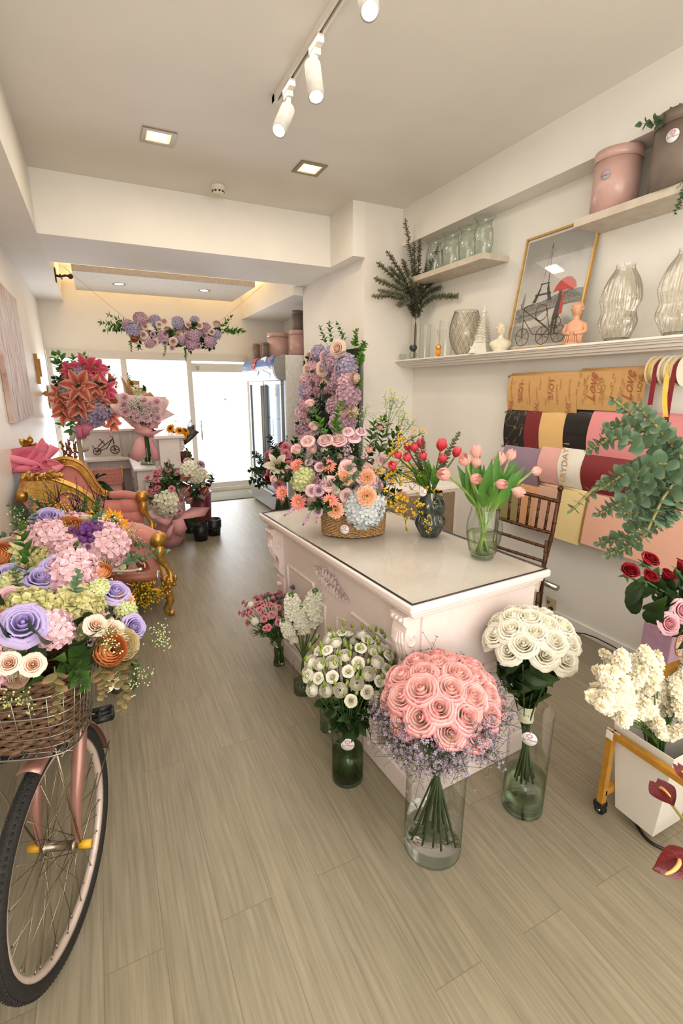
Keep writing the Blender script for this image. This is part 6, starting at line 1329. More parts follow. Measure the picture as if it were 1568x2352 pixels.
# arms: padded rolls ending in carved gilt posts with cabriole legs
def arm(y, r0, r1, post, roll=.075, s=1):
    a, b = P(*r0, Y=y), P(*r1, Y=y - .03)
    path = bez([a, a.lerp(b, .5) + Vector((0, 0, .015)), b], 6)
    MB().tube([k_(p) for p in path], [roll * (.75 + .25 * math.sin(PI * (.15 + .7 * i / (len(path) - 1)))) for i in range(len(path))], 18).build('arm_roll', VEL, st)
    x0, x1, zt = a.x - .05, b.x, min(a.z, b.z)
    return a, b
a1, b1_ = arm(ya, (272, 1222), (352, 1238), None)
a2, b2_ = arm(yc_, (250, 1137), (318, 1140), None, .035)
for (y, a, b) in ((ya, a1, b1_), (yc_, a2, b2_)):
    xe = b.x + .02
    MB().grid(lambda u, v: k_((-.45 + (xe + .45 - .02) * u + .03 * v * u, y - .005 - .02 * math.sin(PI * v) - (.035 * abs(math.sin(u * 4 * PI) * math.sin(v * 3 * PI)) if y > 4 else 0), .30 + (b.z - .03 - .30) * (1 - v))), 32, 24).build('arm_panel', VEL, st, solid=.05)
    sc_ = b + Vector((.035, -.02, .0)); q = MB()
    q.tube([k_(sc_ + Vector((.01 * math.sin(t * .5), -.03, 0)) + Vector((.045 * math.cos(t) * (1 - t / 16), 0, .05 * math.sin(t) * (1 - t / 16)))) for t in [i * .5 for i in range(24)]], .018, 8)
    q.tube([k_(sc_ + Vector((-.01, -.05, 0))), k_(sc_ + Vector((-.01, .05, 0)))], .055, 14)
    pts = bez([sc_ + Vector((.0, -.03, -.04)), sc_ + Vector((-.005, -.03, -.13)), sc_ + Vector((.05, -.04, -.24)), sc_ + Vector((.045, -.04, -.32)), Vector((xe + .03, y - .05, .22)), Vector((xe + .055, y - .05, .12)), Vector((xe + .02, y - .05, .05)), Vector((xe + .045, y - .06, .018))], 5)
    q.tube([k_(p) for p in pts], [.03 + .012 * math.sin(i * .5) if i < 22 else .034 - .0009 * (i - 22) ** 1.3 for i in range(len(pts))], 10)
    q.ball(k_((xe + .055, y - .06, .022)), .026, 10, 6); q.tube([k_((xe + .05, y - .06, 0)), k_((xe + .05, y - .06, .02))], .02, 10)
    rr = random.Random(4)
    for i in range(26): t = i / 26; p = pts[int(len(pts) * (.35 + .3 * t))]; q.ball(k_(p + Vector((rr.uniform(-.035, .035), -.03, rr.uniform(-.02, .02)))), rr.uniform(.01, .018), 7, 4)
    q.build('gilt_arm_post', GOLD, st)
    MB().tube([k_(p) for p in bez([(xe + .02, y - .05, .20), (xe - .15, y - .045, .235), (xe - .35, y - .04, .225), (-.42, y - .04, .20)], 6)], .022, 8).build('apron_rail', GOLD, st)
    MB().tube([k_(p) for p in bez([(-.42, y - .02, .22), (-.46, y - .02, .10), (-.45, y - .02, .0)], 5)], [.032 - .001 * i for i in range(11)], 8).build('leg', GOLD, st)
MB().box(*[v for v in (-.43 - so_.x, .27 - so_.x, ya + .03 - so_.y, yc_ - .03 - so_.y, .22, .42)]).build('seat', VEL, st, bev=.05)
MB().tube([k_(p) for p in bez([(.30, ya, .21), (.31, 4.23, .25), (.30, yc_, .21)], 8)], .026, 8).build('front_rail', GOLD, st)
# big pink paper flower resting on the back
pf_ = P(75, 1070, Y=3.95); pk = thing('paper_flower', 'oversized pink paper flower lying on top of the settee back', 'paper flower', pf_)
PPF = petal('pink_crepe', [(0, (226, 110, 136)), (.6, (240, 138, 162)), (1, (246, 166, 182))], .7)
q = MB()
for i, (ax_, ay, sc_, tl) in enumerate(((-.1, .12, .30, .7), (.10, -.02, .24, .25), (.0, -.10, .26, .1), (-.12, -.05, .28, .4), (.16, -.08, .22, .05), (.02, .08, .26, .6))):
    a = i * 1.2
    q.grid(lambda u, v: (ax_ * .5 + sc_ * (v - .3) * math.cos(a) * .6 + (2 * u - 1) * sc_ * .5 * math.sin(PI * (.15 + .8 * v)), ay * .4 + .03 * math.sin(u * 9 + i), tl * .12 + sc_ * (v - .4) * tl + .03 * math.sin(u * 7 + v * 4 + i) - .05 * v), 10, 8, 0, lambda u, v: (v, u))
q.build('petals', PPF, pk)
# bunches in front of the settee
def pot(name, label, p, r, h, m):
    t = thing(name, label, 'pot', p); MB().lathe([(.001, 0), (r * .8, 0), (r, h), (r * .94, h), (r * .78, .02), (.001, .02)], 28).build('pot_wall', m, t); return t
tp_ = Vector((-.22, 3.05, 0)); pot('metal_bucket', 'bucket of bare twigs standing behind the bicycle flowers', tp_, .12, .42, mat('bucket_grey', (120, 110, 100), .5))
tg = thing('twig_bunch', 'bunch of bare dark brown twigs in front of settee wing', 'twigs', tp_ + Vector((0, 0, .1)))
TW = mat('bare_twig', (52, 28, 26), .7, var=.2); rr = random.Random(9)
for i in range(22):
    px = 95 + 150 * (i + rr.random()) / 22; tip = P(px, rr.uniform(1112, 1165), Y=3.1 + rr.uniform(-.1, .15)); f = tg.location + Vector((rr.uniform(-.05, .05), rr.uniform(-.05, .05), 0)); m_ = f.lerp(tip, .5) + Vector((rr.uniform(-.03, .03), 0, 0))
    pth = bez([f, m_, tip], 5); q = MB().tube([p - tg.location for p in pth], [.0065 - .0005 * k for k in range(len(pth))], 5)
    for s in range(7):
        b_ = pth[rr.randint(4, 9)]; q.tube([b_ - tg.location, b_ - tg.location + Vector((rr.uniform(-.09, .09), rr.uniform(-.05, .05), rr.uniform(.05, .16)))], [.003, .0012], 4)
    q.build('twig', TW, tg)
an = P(240, 1485, Z=0); an.z = 0; pot('metal_bucket', 'bucket holding dark red anthuriums between bicycle and settee', an, .10, .36, mat('bucket_grey', (120, 110, 100), .5))
for i, (px, py, s, fd) in enumerate(((298, 1278, .062, (.3, -.6, .8)), (326, 1296, .070, (.6, -.5, .6)), (306, 1345, .055, (-.2, -.9, .3)), (338, 1356, .058, (.3, -.95, .1)), (282, 1300, .05, (-.3, -.6, .7)))):
    h = P(px, py, Y=2.72 + .03 * i); t = cut('anthurium_stem', ('dark red anthurium highest behind the brake lever', 'dark red anthurium above the leather grip, pointing right', 'dark red anthurium below the grip, half behind yellow sprigs', 'dark red anthurium lowest, facing the viewer under the grip', 'dark red anthurium partly hidden by bicycle flowers')[i], 'anthurium', 'dark red anthuriums behind the bicycle', an + Vector((.01 * i - .02, 0, .05)), h, 'anthurium', s, fd, .004, None, (), (), 'anthurium_bloom')
for i, (px, py) in enumerate(((310, 1360), (330, 1340), (355, 1350), (300, 1375), (345, 1325), (320, 1375), (290, 1350))):
    h = P(px, py, Y=2.74); f = an + Vector((.02 * (i - 3), 0, .06)); t = thing('goldenrod_stem', 'yellow goldenrod sprig among the dark red anthuriums', 'goldenrod', f, 0, 'yellow goldenrod sprigs'); m_ = f.lerp(h, .55)
    MB().tube([Vector((0, 0, 0)), m_ - f], .003, 5).build('stem', GREEN, t); put(t, 'goldenrod', m_, h - m_, (h - m_).length * 1.1)
yw_ = Vector((-.34, 3.0, 0)); pot('metal_bucket', 'bucket of thin yellow sprigs by the left wall', yw_, .09, .36, mat('bucket_grey', (120, 110, 100), .5))
for i, (px, py) in enumerate(((50, 1180), (75, 1160), (85, 1170), (62, 1215), (40, 1200), (95, 1195))):
    h = P(px, py, Y=3.0); f = yw_ + Vector((.01 * i, 0, .05)); h.x = max(h.x, -.30); t = thing('yellow_sprig', 'thin sprig of tiny yellow blooms by the left wall', 'sprig', f, 0, 'thin yellow sprigs'); MB().tube([Vector((0, 0, 0)), (h - f) * .5], .002, 5).build('stem', GREEN, t); put(t, 'goldenrod', f + (h - f) * .5, h - f, (h - f).length * .5)
for i, (px, py, s, lb_) in enumerate(((218, 1200, .085, 'sunflower on the left, face turned up, behind the hydrangeas'), (258, 1208, .095, 'sunflower on the right, face turned sideways, before settee arm'))):
    sf = Vector((-.05, 2.72, 0)); h = P(px, py, Y=2.56); cut('sunflower_stem', lb_, 'sunflower', 'two sunflowers behind the bicycle', sf + Vector((0, 0, .1)), h, 'sunflower', s, ((-.1, -.5, .9), (.5, -.75, .4))[i], .005)
pot('metal_bucket', 'bucket holding the two sunflowers', Vector((-.05, 2.72, 0)), .09, .35, mat('bucket_grey', (120, 110, 100), .5))
# left wall: canvas print and small fittings
ca_ = P(30, 800, X=XL); y0c, y1c = P(74, 880, X=XL).y, P(2, 800, X=XL).y; zc0 = P(60, 968, X=XL).z
cv = thing('wall_canvas', 'pale pink and grey canvas print of a street scene on left wall', 'picture', (XL, 0, 0)); yA = P(28, 935, X=XL + .035).y; yB = P(64, 930, X=XL + .035).y; zA = P(28, 975, X=XL + .035).z; zB = P(5, 690, X=XL + .035).z
def canvm():
    m, nt, out = newmat('faded_street_print'); L = nt.links.new; tc = N(nt, 'TexCoord'); mp = N(nt, 'Mapping'); mp.inputs['Scale'].default_value = (1, 9, 2.2); L(tc.outputs['Object'], mp.inputs[0]); no = N(nt, 'TexNoise'); no.inputs['Scale'].default_value = 2; no.inputs['Detail'].default_value = 5; L(mp.outputs[0], no.inputs['Vector'])
    cr = N(nt, 'ValToRGB'); e = cr.color_ramp.elements; e[0].position = .3; e[0].color = col((150, 108, 100)); e[1].position = .75; e[1].color = col((232, 218, 208)); k = e.new(.45); k.color = col((198, 170, 160)); k = e.new(.58); k.color = col((196, 194, 194))
    L(no.outputs['Fac'], cr.inputs[0]); b = N(nt, 'BsdfPrincipled'); b.inputs['Roughness'].default_value = .6; L(cr.outputs[0], b.inputs[0]); L(b.outputs[0], out.inputs[0]); return m
MB().box(.001, .035, yA, P(70, 900, X=XL + .035).y, zA, P(40, 715, X=XL + .035).z + .1).build('canvas', canvm(), cv, smooth=False, bev=.003)
gp = P(84, 850, X=XL); gl = thing('gold_plaque', 'stack of small golden wooden plaques on the left wall', 'plaque', (XL, gp.y, gp.z)); za, zb_ = P(84, 816, X=XL).z - gp.z, P(88, 882, X=XL).z - gp.z
OCH = mat('ochre_wood', (196, 138, 52), .5, var=.12)
MB().box(.001, .03, -.10, -.03, zb_, za).build('back_board', OCH, gl, smooth=False, bev=.003); MB().box(.001, .045, -.02, .06, zb_ + .08, za - .05).build('middle_board', OCH, gl, smooth=False, bev=.003); MB().box(.001, .03, .07, .16, zb_ + .10, za - .12).build('front_board', OCH, gl, smooth=False, bev=.003)
kn = P(98, 904, X=XL); kb = thing('wall_peg', 'small ochre wooden knob on the left wall', 'peg', (XL, kn.y, kn.z)); MB().tube([(0, 0, 0), (.02, 0, 0)], .012, 10).ball((.035, 0, 0), .03, 12, 8).build('knob', OCH, kb)
mr_ = P(112, 912, X=XL); mi = thing('wall_dispenser', 'white rounded dispenser box on left wall near the shop window', 'dispenser', (XL, mr_.y, mr_.z)); MB().box(.001, .08, -.10, .10, -.16, .16).build('case', WHITE, mi, bev=.03); MB().box(.06, .085, -.09, .09, -.10, .10).build('dark_window', mat('dark_grey_plastic', (88, 88, 90), .3), mi, bev=.02)
# ================================================================ ceiling fittings
STEEL = mat('brushed_steel', (150, 138, 118), .4, .7); REFL = mat('lamp_reflector', (232, 214, 178), .25, .6)
GLOW = emis('lamp_glow', (255, 236, 200), 9); GLOW2 = emis('spot_glow', (255, 240, 214), 14)
for i, (cx, cy, lb_) in enumerate(((364, 312, 'square recessed ceiling lamp on the left of the ceiling'), (710, 387, 'square recessed ceiling lamp near the beam, right of the track'))):
    c = P(cx, cy, Z=ZC); t = thing('recessed_lamp', lb_, 'ceiling lamp', (c.x, 3.76, ZC), 0, 'square recessed lamps'); s, n = .102, .074
    q = MB()
    for a, b, d, e in ((-s, s, -s, -n), (-s, s, n, s), (-s, -n, -n, n), (n, s, -n, n)): q.box(a, b, d, e, -.008, -.0005)
    q.build('frame', STEEL, t, smooth=False)
    MB().add([(-n, -n, -.002), (n, -n, -.002), (n, n, -.002), (-n, n, -.002), (-.05, -.05, -.0012), (.05, -.05, -.0012), (.05, .05, -.0012), (-.05, .05, -.0012)], [(0, 1, 5, 4), (1, 2, 6, 5), (2, 3, 7, 6), (3, 0, 4, 7)]).build('reflector', emis('reflector_glow', (255, 232, 190), 1.3), t, smooth=False)
    MB().box(-.05, .05, -.05, .05, -.0022, -.0012).build('lens', GLOW, t, smooth=False)
    area('lamp_light', (c.x, 3.76, ZC - .02), .13, 5, (255, 226, 184))
for px, py, lb_ in ((273, 652, 'round downlight on the left of the floating panel'), (469, 667, 'round downlight on the right of the floating panel')):
    c = P(px, py, Z=pz); t = thing('downlight', lb_, 'ceiling lamp', c, 0, 'round downlights'); MB().lathe([(.05, -.001), (.075, -.006), (.078, -.0005)], 28).build('trim_ring', STEEL, t); MB().lathe([(.001, -.003), (.052, -.003)], 24).build('lens', GLOW, t)
    area('lamp_light', (c.x, c.y, pz - .02), .09, 3.5, (255, 222, 176))
TX = 1.066; trk = thing('track_rail', 'white ceiling track with black slot carrying the spotlights', 'light track', (TX, 2, ZC))
MB().box(-.018, -.007, -2.6, 1.02, -.034, -.0005).box(.007, .018, -2.6, 1.02, -.034, -.0005).box(-.007, .007, -2.6, 1.02, -.010, -.0005).box(-.018, .018, .98, 1.02, -.035, -.0005).build('track_body', WHITE, trk, smooth=False)
MB().box(-.006, .006, -2.6, .98, -.014, -.011).build('track_slot', BLACK, trk, smooth=False)
def spotl(Y, p_head0, p_head1, lb_, target):
    t = thing('spotlight', lb_, 'spotlight', (TX, Y, ZC - .034), 0, 'white track spotlights'); o = t.location
    MB().box(-.017, .017, -.055, .055, -.035, -.0005).box(-.016, .016, -.02, .045, -.062, -.035).build('adapter', WHITE, t, smooth=False, bev=.004)
    a, b = Vector(p_head0) - o, Vector(p_head1) - o; d = (b - a).normalized()
    MB().tube([(0, .0, -.06), a - d * .0 + Vector((0, 0, .015)), a + d * .03], [.010, .016, .02], 12).build('swivel', WHITE, t)
    MB().tube([a, a + d * .004, b], [.034, .037, .037], 24).build('lamp_head', mat('spot_white', (206, 200, 190), .5), t)
    q = MB().tube([b + d * .0008, b + d * .0016], .030, 20); q.build('lens', GLOW2, t)
    spot('spot_light', b + o + d * .02, target, 7, (255, 232, 204), 70, .8, .03)
def plz(x, y, yy): return P(x, y, Y=yy)
spotl(2.80, plz(661, 250, 2.79), plz(640, 300, 2.72), 'white track spotlight furthest along, tilted left', (.2, 3.3, .8))
spotl(2.44, plz(717, 148, 2.42), plz(726, 222, 2.36), 'white track spotlight in the middle, pointing down', (1.2, 2.1, .9))
spotl(1.95, (1.06, 1.95, 3.07), (1.045, 1.90, 2.985), 'white track spotlight at the top photo edge, glowing', (1.3, 1.0, .9))
sd_ = P(500, 428, Z=ZC); sm = thing('smoke_detector', 'round white smoke detector on the ceiling before the beam', 'smoke detector', (sd_.x, min(sd_.y, 4.55), ZC))
MB().lathe([(.058, -.0005), (.058, -.018), (.05, -.022), (.048, -.05), (.038, -.06), (.001, -.062)], 28).build('housing', mat('aged_white_plastic', (232, 226, 206), .5), sm)
q = MB()
for i in range(10): a = i * PI / 5; q.box(-.008, .008, -.002, .002, -.006, .006); q.v[-8:] = [tuple(Matrix.Rotation(a, 4, 'Z') @ Vector((x, y - .0485, z - .042))) for x, y, z in q.v[-8:]]
q.build('vents', BLACK, sm, smooth=False)
hk = P(126, 632, X=-.28); h_ = thing('wall_bracket', 'small dark metal bracket on the cove side by the panel', 'bracket', (-.28, hk.y, hk.z)); MB().tube([(0, 0, 0), (.05, 0, -.01), (.10, -.03, .0), (.16, 0, .0)], .012, 8).tube([(.05, -.05, .0), (.06, .06, -.02)], .01, 8).ball((.15, 0, 0), .028, 10, 6).box(.0, .012, -.05, .05, -.07, .07).build('bracket', mat('dark_iron', (58, 54, 48), .5, .4), h_)
# ================================================================ floral swing hanging on two ribbons
sw = thing('flower_garland', 'hanging flower garland swing with peach roses on pink ribbons', 'garland', P(395, 760, Y=6.35)); SY = 6.35
def gp_(f): return P(290 + 215 * f, 748 + 22 * math.sin(PI * f) + 8 * f, Y=SY)
pth = [gp_(i / 12) for i in range(13)]
MB().tube([p - sw.location for p in pth], .035, 10).build('garland_core', LEAFD, sw)
for i in range(60):
    f = rnd.random(); p = gp_(f) + Vector((0, rnd.uniform(-.06, .06), 0)); d = Vector((rnd.uniform(-1, 1), rnd.uniform(-1, .2), rnd.uniform(-.9, .9))); put(sw, 'greens_dark' if i % 3 else 'ruscus', p, d, rnd.uniform(.14, .2))
for i in range(34):
    f = rnd.uniform(.04, .96); d = Vector((rnd.uniform(-.5, .5), -1, rnd.uniform(-1, .9))).normalized(); put(sw, ('rose_peach', 'rose_palepink', 'ranunculus_peach', 'hydrangea_mauve')[i % 4], gp_(f) + d * .10, d, rnd.uniform(.045, .06))
for f in (.0, .02, .05, .96, .99, 1.0): put(sw, 'ruscus', gp_(f), Vector(((f - .5) * 2, -.1, rnd.uniform(-.1, .9))), .26)
for i, (px, py, key, s) in enumerate(((345, 740, 'rose_peach', .055), (333, 751, 'rose_peach', .045), (365, 747, 'rose_peach', .05), (377, 741, 'rose_peach', .06), (330, 769, 'rose_peach', .055), (308, 778, 'ranunculus_orange', .045), (355, 785, 'rose_peach', .052), (380, 767, 'rose_palepink', .05), (397, 783, 'rose_peach', .058), (414, 761, 'ranunculus_peach', .05), (432, 748, 'rose_peach', .052), (457, 750, 'rose_peach', .058), (428, 773, 'rose_palepink', .052), (453, 793, 'rose_palepink', .05), (487, 763, 'rose_peach', .05), (470, 770, 'rose_mauve', .045), (378, 786, 'rose_mauve', .042), (350, 768, 'rose_mauve', .042), (403, 757, 'rose_mauve', .045), (322, 735, 'hydrangea_mauve', .075), (305, 757, 'hydrangea_lavender', .07), (356, 738, 'hydrangea_lavender', .06), (408, 742, 'hydrangea_lavender', .065), (445, 772, 'hydrangea_mauve', .075), (447, 739, 'hydrangea_lavender', .055), (440, 790, 'hydrangea_mauve', .06), (482, 785, 'hydrangea_mauve', .06), (415, 780, 'hydrangea_mauve', .06), (343, 788, 'hydrangea_mauve', .05), (498, 768, 'hydrangea_lavender', .05), (318, 768, 'hydrangea_lavender', .05), (395, 797, 'rose_palepink', .04))):
    p = P(px, py, Y=SY - .10 - .03 * (i % 3)); put(sw, key, p, (EYE - p).normalized() + Vector((rnd.uniform(-.3, .3), 0, (770 - py) / 60)), s)
for px, py in ((422, 800), (380, 795), (300, 785), (425, 808)): put(sw, 'ruscus', P(px, py - 8, Y=SY - .05), (rnd.uniform(-.3, .3), -.3, -1), .14)
for n_, (x0, y0, x1, y1) in enumerate(((295, 738, 178, 640), (500, 742, 562, 690))):
    a, b = P(x0, y0, Y=SY), P(x1, y1, Y=SY); b = a + (b - a) * ((ZC - .32 if n_ == 0 else ZC - .32) - a.z) / (b.z - a.z)
    MB().tube([a - sw.location, b - sw.location], .008, 6, flat=.3).build('pink_ribbon', mat('pink_ribbon', (232, 176, 172), .5), sw)
# ================================================================ white reception counter at the back
CW = mat('counter_white', (234, 222, 216), .45, var=.015)
ct = thing('reception_counter', 'white L-shaped counter with raised ledge and drawers by the shop window', 'counter', (.4, 6.5, 0)); K = lambda x0, x1, y0, y1, z0, z1, q: q.box(x0 - .4, x1 - .4, y0 - 6.5, y1 - 6.5, z0, z1)
zL = .76; fY = 5.93
q = MB(); K(.30, .80, fY, 7.3, .0, zL - .03, q); K(.57, .80, fY + .03, 7.3, zL, 1.08, q); q.build('side_block', CW, ct, smooth=False, bev=.004)
q = MB(); K(-.25, .80, 7.3, 7.55, 0, 1.08, q); q.build('back_block', CW, ct, smooth=False, bev=.004)
q = MB(); K(.27, .83, fY - .03, 6.9, zL - .03, zL, q); K(-.25, .57, 6.9, 7.3, zL - .03, zL, q); K(.27, .57, 6.88, 7.3, zL - .03, zL, q); q.build('worktop', CW, ct, smooth=False, bev=.006)
q = MB(); K(.52, .86, fY, 7.3, 1.08, 1.115, q); K(-.29, .86, 7.22, 7.6, 1.08, 1.115, q); q.build('raised_ledge', CW, ct, smooth=False, bev=.006)
q = MB(); K(-.25, -.22, 6.9, 7.3, 0, zL - .03, q); K(-.22, .29, 7.05, 7.08, .60, zL - .03, q); q.build('desk_side', CW, ct, smooth=False)
for k in range(3):
    z0 = .10 + .2 * k; o = MB(); K(.284, .30, 6.1, 6.5, z0, z0 + .18, o); d_ = o.build('drawer', CW, ct, smooth=False, bev=.004); MB().tube([(.284 - .40 - .012, -.26, z0 + .09), (.284 - .40 - .012, -.14, z0 + .09)], .006, 6).build('handle', GOLD, d_)
o = MB(); K(.284, .30, 6.55, 6.88, .10, .68, o); d_ = o.build('cupboard_door', CW, ct, smooth=False, bev=.004); MB().tube([(.284 - .412, .10, .36), (.284 - .412, .10, .44)], .006, 6).build('handle', GOLD, d_)
q = MB()
for k in range(9): z = 1.06 - .035 * k; q.ball((.80 + .02 * math.sin(k * .8) + .012 - .4, fY + .09 - 6.5, z), .035 - .002 * k, 8, 5)
q.build('corbel', CW, ct)
MB().tube([(x, fY - .008 - 6.5, z) for x, z in ((-.03, .62), (.33, .62), (.33, .15), (-.03, .15))], .012, 4, closed=True).build('panel_moulding', CW, ct, smooth=False)
# desk ornaments and bouquets on the counter
mbk = P(238, 1044, Z=zL); tb = thing('wire_bicycle', 'dark wire bicycle ornament on the white counter desk', 'ornament', (P(238, 1040, Y=7.2).x, 7.2, zL)); T_ = lambda x, y: P(x, y, Y=7.2) - tb.location
q = MB()
for (x, y, r) in ((223, 1037, 8), (264, 1033, 9)):
    c = P(x, y, Y=7.2); rr_ = r * mpp(c); c = T_(x, y); w_ = MB().tube([c + Vector((rr_ * math.cos(i * PI / 10), 0, rr_ * math.sin(i * PI / 10))) for i in range(20)], .006, 5, closed=True)
    for k in range(3): a = k * PI / 3; w_.tube([c + Vector((rr_ * math.cos(a), 0, rr_ * math.sin(a))), c - Vector((rr_ * math.cos(a), 0, rr_ * math.sin(a)))], .004, 4)
    w_.build('wheel', mat('dark_wire', (84, 66, 56), .5, .3), tb)
for pth in (((223, 1037), (258, 1008), (264, 1033)), ((252, 1003), (258, 1003), (262, 1020)), ((212, 1024), (223, 1037), (245, 1030), (258, 1008)), ((228, 1008), (241, 1021)), ((225, 1026), (238, 1012))): q.tube([T_(*p) for p in pth], .006, 5)
q.build('wire_frame', mat('dark_wire', (84, 66, 56), .5, .3), tb)
jv = P(291, 1040, Z=zL); cyl_vase('glass_jar', 'clear glass jar on the counter beside the wire bicycle', Vector((jv.x, min(jv.y, 7.12), zL)), .08, .30)
TULLE = mat('pink_tulle', (232, 168, 170), .7, var=.06, scale=14); PKP = mat('pale_pink_wrap', (238, 204, 200), .6, var=.05, scale=8); KRAFT = mat('brown_kraft_wrap', (186, 140, 92), .6, var=.1)
def sheetcone(tip, ax_, up, L, w0, w1, m, nm, root, ruf=.02, n=18, a0=-1.3, a1=1.3, point=.25):
    "sheet of wrapping curled round a bouquet from the tie point outwards"
    ax_ = Vector(ax_).normalized(); s_ = ax_.cross(Vector(up)).normalized(); f_ = s_.cross(ax_); tip = Vector(tip) - root.location
    def fn(u, v):
        a = a0 + (a1 - a0) * u; r = w0 + (w1 - w0) * v + ruf * math.sin(u * 17) * v; l = L * v * (1 + point * math.sin(u * PI * 3) * v)
        return tip + ax_ * l + s_ * (r * math.sin(a)) + f_ * (r * math.cos(a))
    return MB().grid(fn, n, 8).build(nm, m, root, solid=.001)
vb_ = Vector((P(340, 1066, Z=zL + .003).x, P(340, 1066, Z=zL).y, zL)); 
cyl_vase('bouquet_vase', 'flared glass vase under the pink wrapped bouquet on the counter', vb_, .075, .2, .08, [(.085, .004), (.06, .1), (.05, .2)])
wb_ = thing('wrapped_bouquet', 'pink chrysanthemum bouquet in pink paper and tulle on the counter', 'bouquet', vb_ + Vector((0, 0, .03))); bt = P(335, 995, Y=vb_.y)
MB().tube([(0, 0, 0), bt - wb_.location], [.035, .04], 10).build('stem_bundle', GREEN, wb_)
fwd = Vector((-.18, -.55, 1)).normalized()
bcx = P(325, 945, Y=vb_.y - .05)
sheetcone(bt, bcx - bt, (0, 1, 0), .30, .05, .30, PKP, 'paper_wrap', wb_, .02, 24, -2.0, 2.0, .22)
def fan(root, tip, pts, m, nm, thick=.001):
    "flat folded paper or ribbon leaf: polygon of pixel points on the plane through tip"
    Y_ = tip.y; vs = [P(x, y, Y=Y_ + dy) - root.location for x, y, dy in pts]; c = sum(vs, Vector()) / len(vs)
    n = len(vs); MB().add(vs + [c + Vector((0, -.03, 0))], [(i, (i + 1) % n, n) for i in range(n)], [(1, 0)] * n + [(0, 0)]).build(nm, m, root, solid=thick)
for pts in (((262, 905, .05), (382, 912, .05), (362, 985, -.1), (300, 975, -.1)), ((247, 940, 0), (290, 925, 0), (320, 985, -.12), (295, 965, -.1)), ((402, 952, 0), (372, 935, 0), (345, 990, -.12), (370, 968, -.1))): fan(wb_, bt, pts, PKP, 'paper_wrap')
for pts in (((300, 990, -.18), (330, 975, -.2), (362, 990, -.2), (380, 985, -.18), (345, 1005, -.2), (325, 1000, -.2)), ((330, 998, -.18), (312, 1010, -.2), (296, 1050, -.2), (318, 1062, -.2), (336, 1050, -.2)), ((340, 998, -.18), (352, 1012, -.2), (372, 1055, -.2), (350, 1062, -.2)), ((300, 978, -.16), (318, 965, -.2), (335, 998, -.2)), ((372, 970, -.16), (350, 962, -.2), (337, 998, -.2))): fan(wb_, bt, pts, TULLE, 'tulle_bow')
for i, (px, py) in enumerate(((286, 915), (284, 932), (288, 948), (330, 922), (343, 930), (360, 925), (308, 948), (305, 938), (340, 945), (358, 945), (336, 962), (315, 960), (362, 962))):
    p = P(px, py, Y=vb_.y - .22); put(wb_, 'carnation_palepink', p, (EYE - p).normalized() + Vector((0, 0, .6)), .055)
for i in range(14):
    p = P(rnd.uniform(298, 355), rnd.uniform(925, 965), Y=vb_.y - .20); put(wb_, 'gyp', bt + (p - bt) * .45, p - bt, (p - bt).length * .7)
# kraft bouquet lying on the raised ledge
kb_ = thing('wrapped_bouquet', 'small bouquet in brown kraft paper on the raised counter ledge', 'bouquet', P(320, 905, Y=7.3)); kt = kb_.location
for pts in (((276, 862, 0), (290, 880, -.05), (312, 912, -.1), (290, 910, -.05)), ((290, 872, .06), (320, 875, .06), (322, 912, 0), (300, 905, 0)), ((312, 911, -.05), (356, 912, -.05), (345, 900, .0))): fan(kb_, kt, pts, KRAFT, 'kraft_wrap')
for i, (px, py, key, s) in enumerate(((305, 888, 'greens', .12), (312, 893, 'lily_white', .06), (322, 898, 'ranunculus_cream', .05), (330, 903, 'ranunculus_cream', .045), (335, 898, 'greens_dark', .1), (300, 878, 'ruscus', .13), (318, 905, 'hydrangea_lime', .05))): p = P(px, py, Y=7.22); put(kb_, key, p, (EYE - p).normalized() + Vector((-.2, 0, .7)), s)
# sunflower bouquet in black wrap
sb = thing('wrapped_bouquet', 'sunflower bouquet in black and clear wrap leaning off the counter', 'bouquet', P(415, 1010, Y=6.3)); kt = sb.location
BKW = mat('black_wrap', (46, 48, 46), .35, var=.2)
for pts in (((408, 1005, 0), (440, 985, 0), (458, 992, -.05), (438, 1012, -.08), (412, 1032, -.08)), ((392, 985, 0), (412, 1000, -.06), (425, 1028, -.08), (412, 1034, 0)), ((430, 982, .08), (446, 975, .08), (448, 995, .05), (425, 1000, .05))): fan(sb, kt, pts, BKW, 'black_wrap')
for px, py, key, s, d in ((392, 985, 'sunflower', .07, (-.6, -.6, .5)), (412, 990, 'sunflower', .07, (.1, -.8, .6)), (425, 990, 'sunflower', .065, (.6, -.6, .6)), (420, 1002, 'sunflower', .06, (.3, -1, .0)), (405, 985, 'gyp', .12, (0, 0, 1)), (430, 985, 'greens', .1, (.4, 0, 1))): put(sb, key, P(px, py, Y=6.2), d, s)
wn = thing('wine_wrap', 'dark wine wrapped bouquet behind the floor arrangement', 'bouquet', P(425, 1060, Y=6.0)); kt = wn.location
for pts in (((410, 1035, 0), (438, 1040, 0), (440, 1058, 0), (412, 1062, 0)), ((420, 1050, -.06), (446, 1052, -.06), (440, 1075, -.06), (418, 1078, -.06))): fan(wn, kt, pts, mat('wine_wrap', (96, 26, 34), .5), 'wine_paper')
put(wn, 'rose_red', P(428, 1045, Y=5.95), (0, -.5, 1), .05)
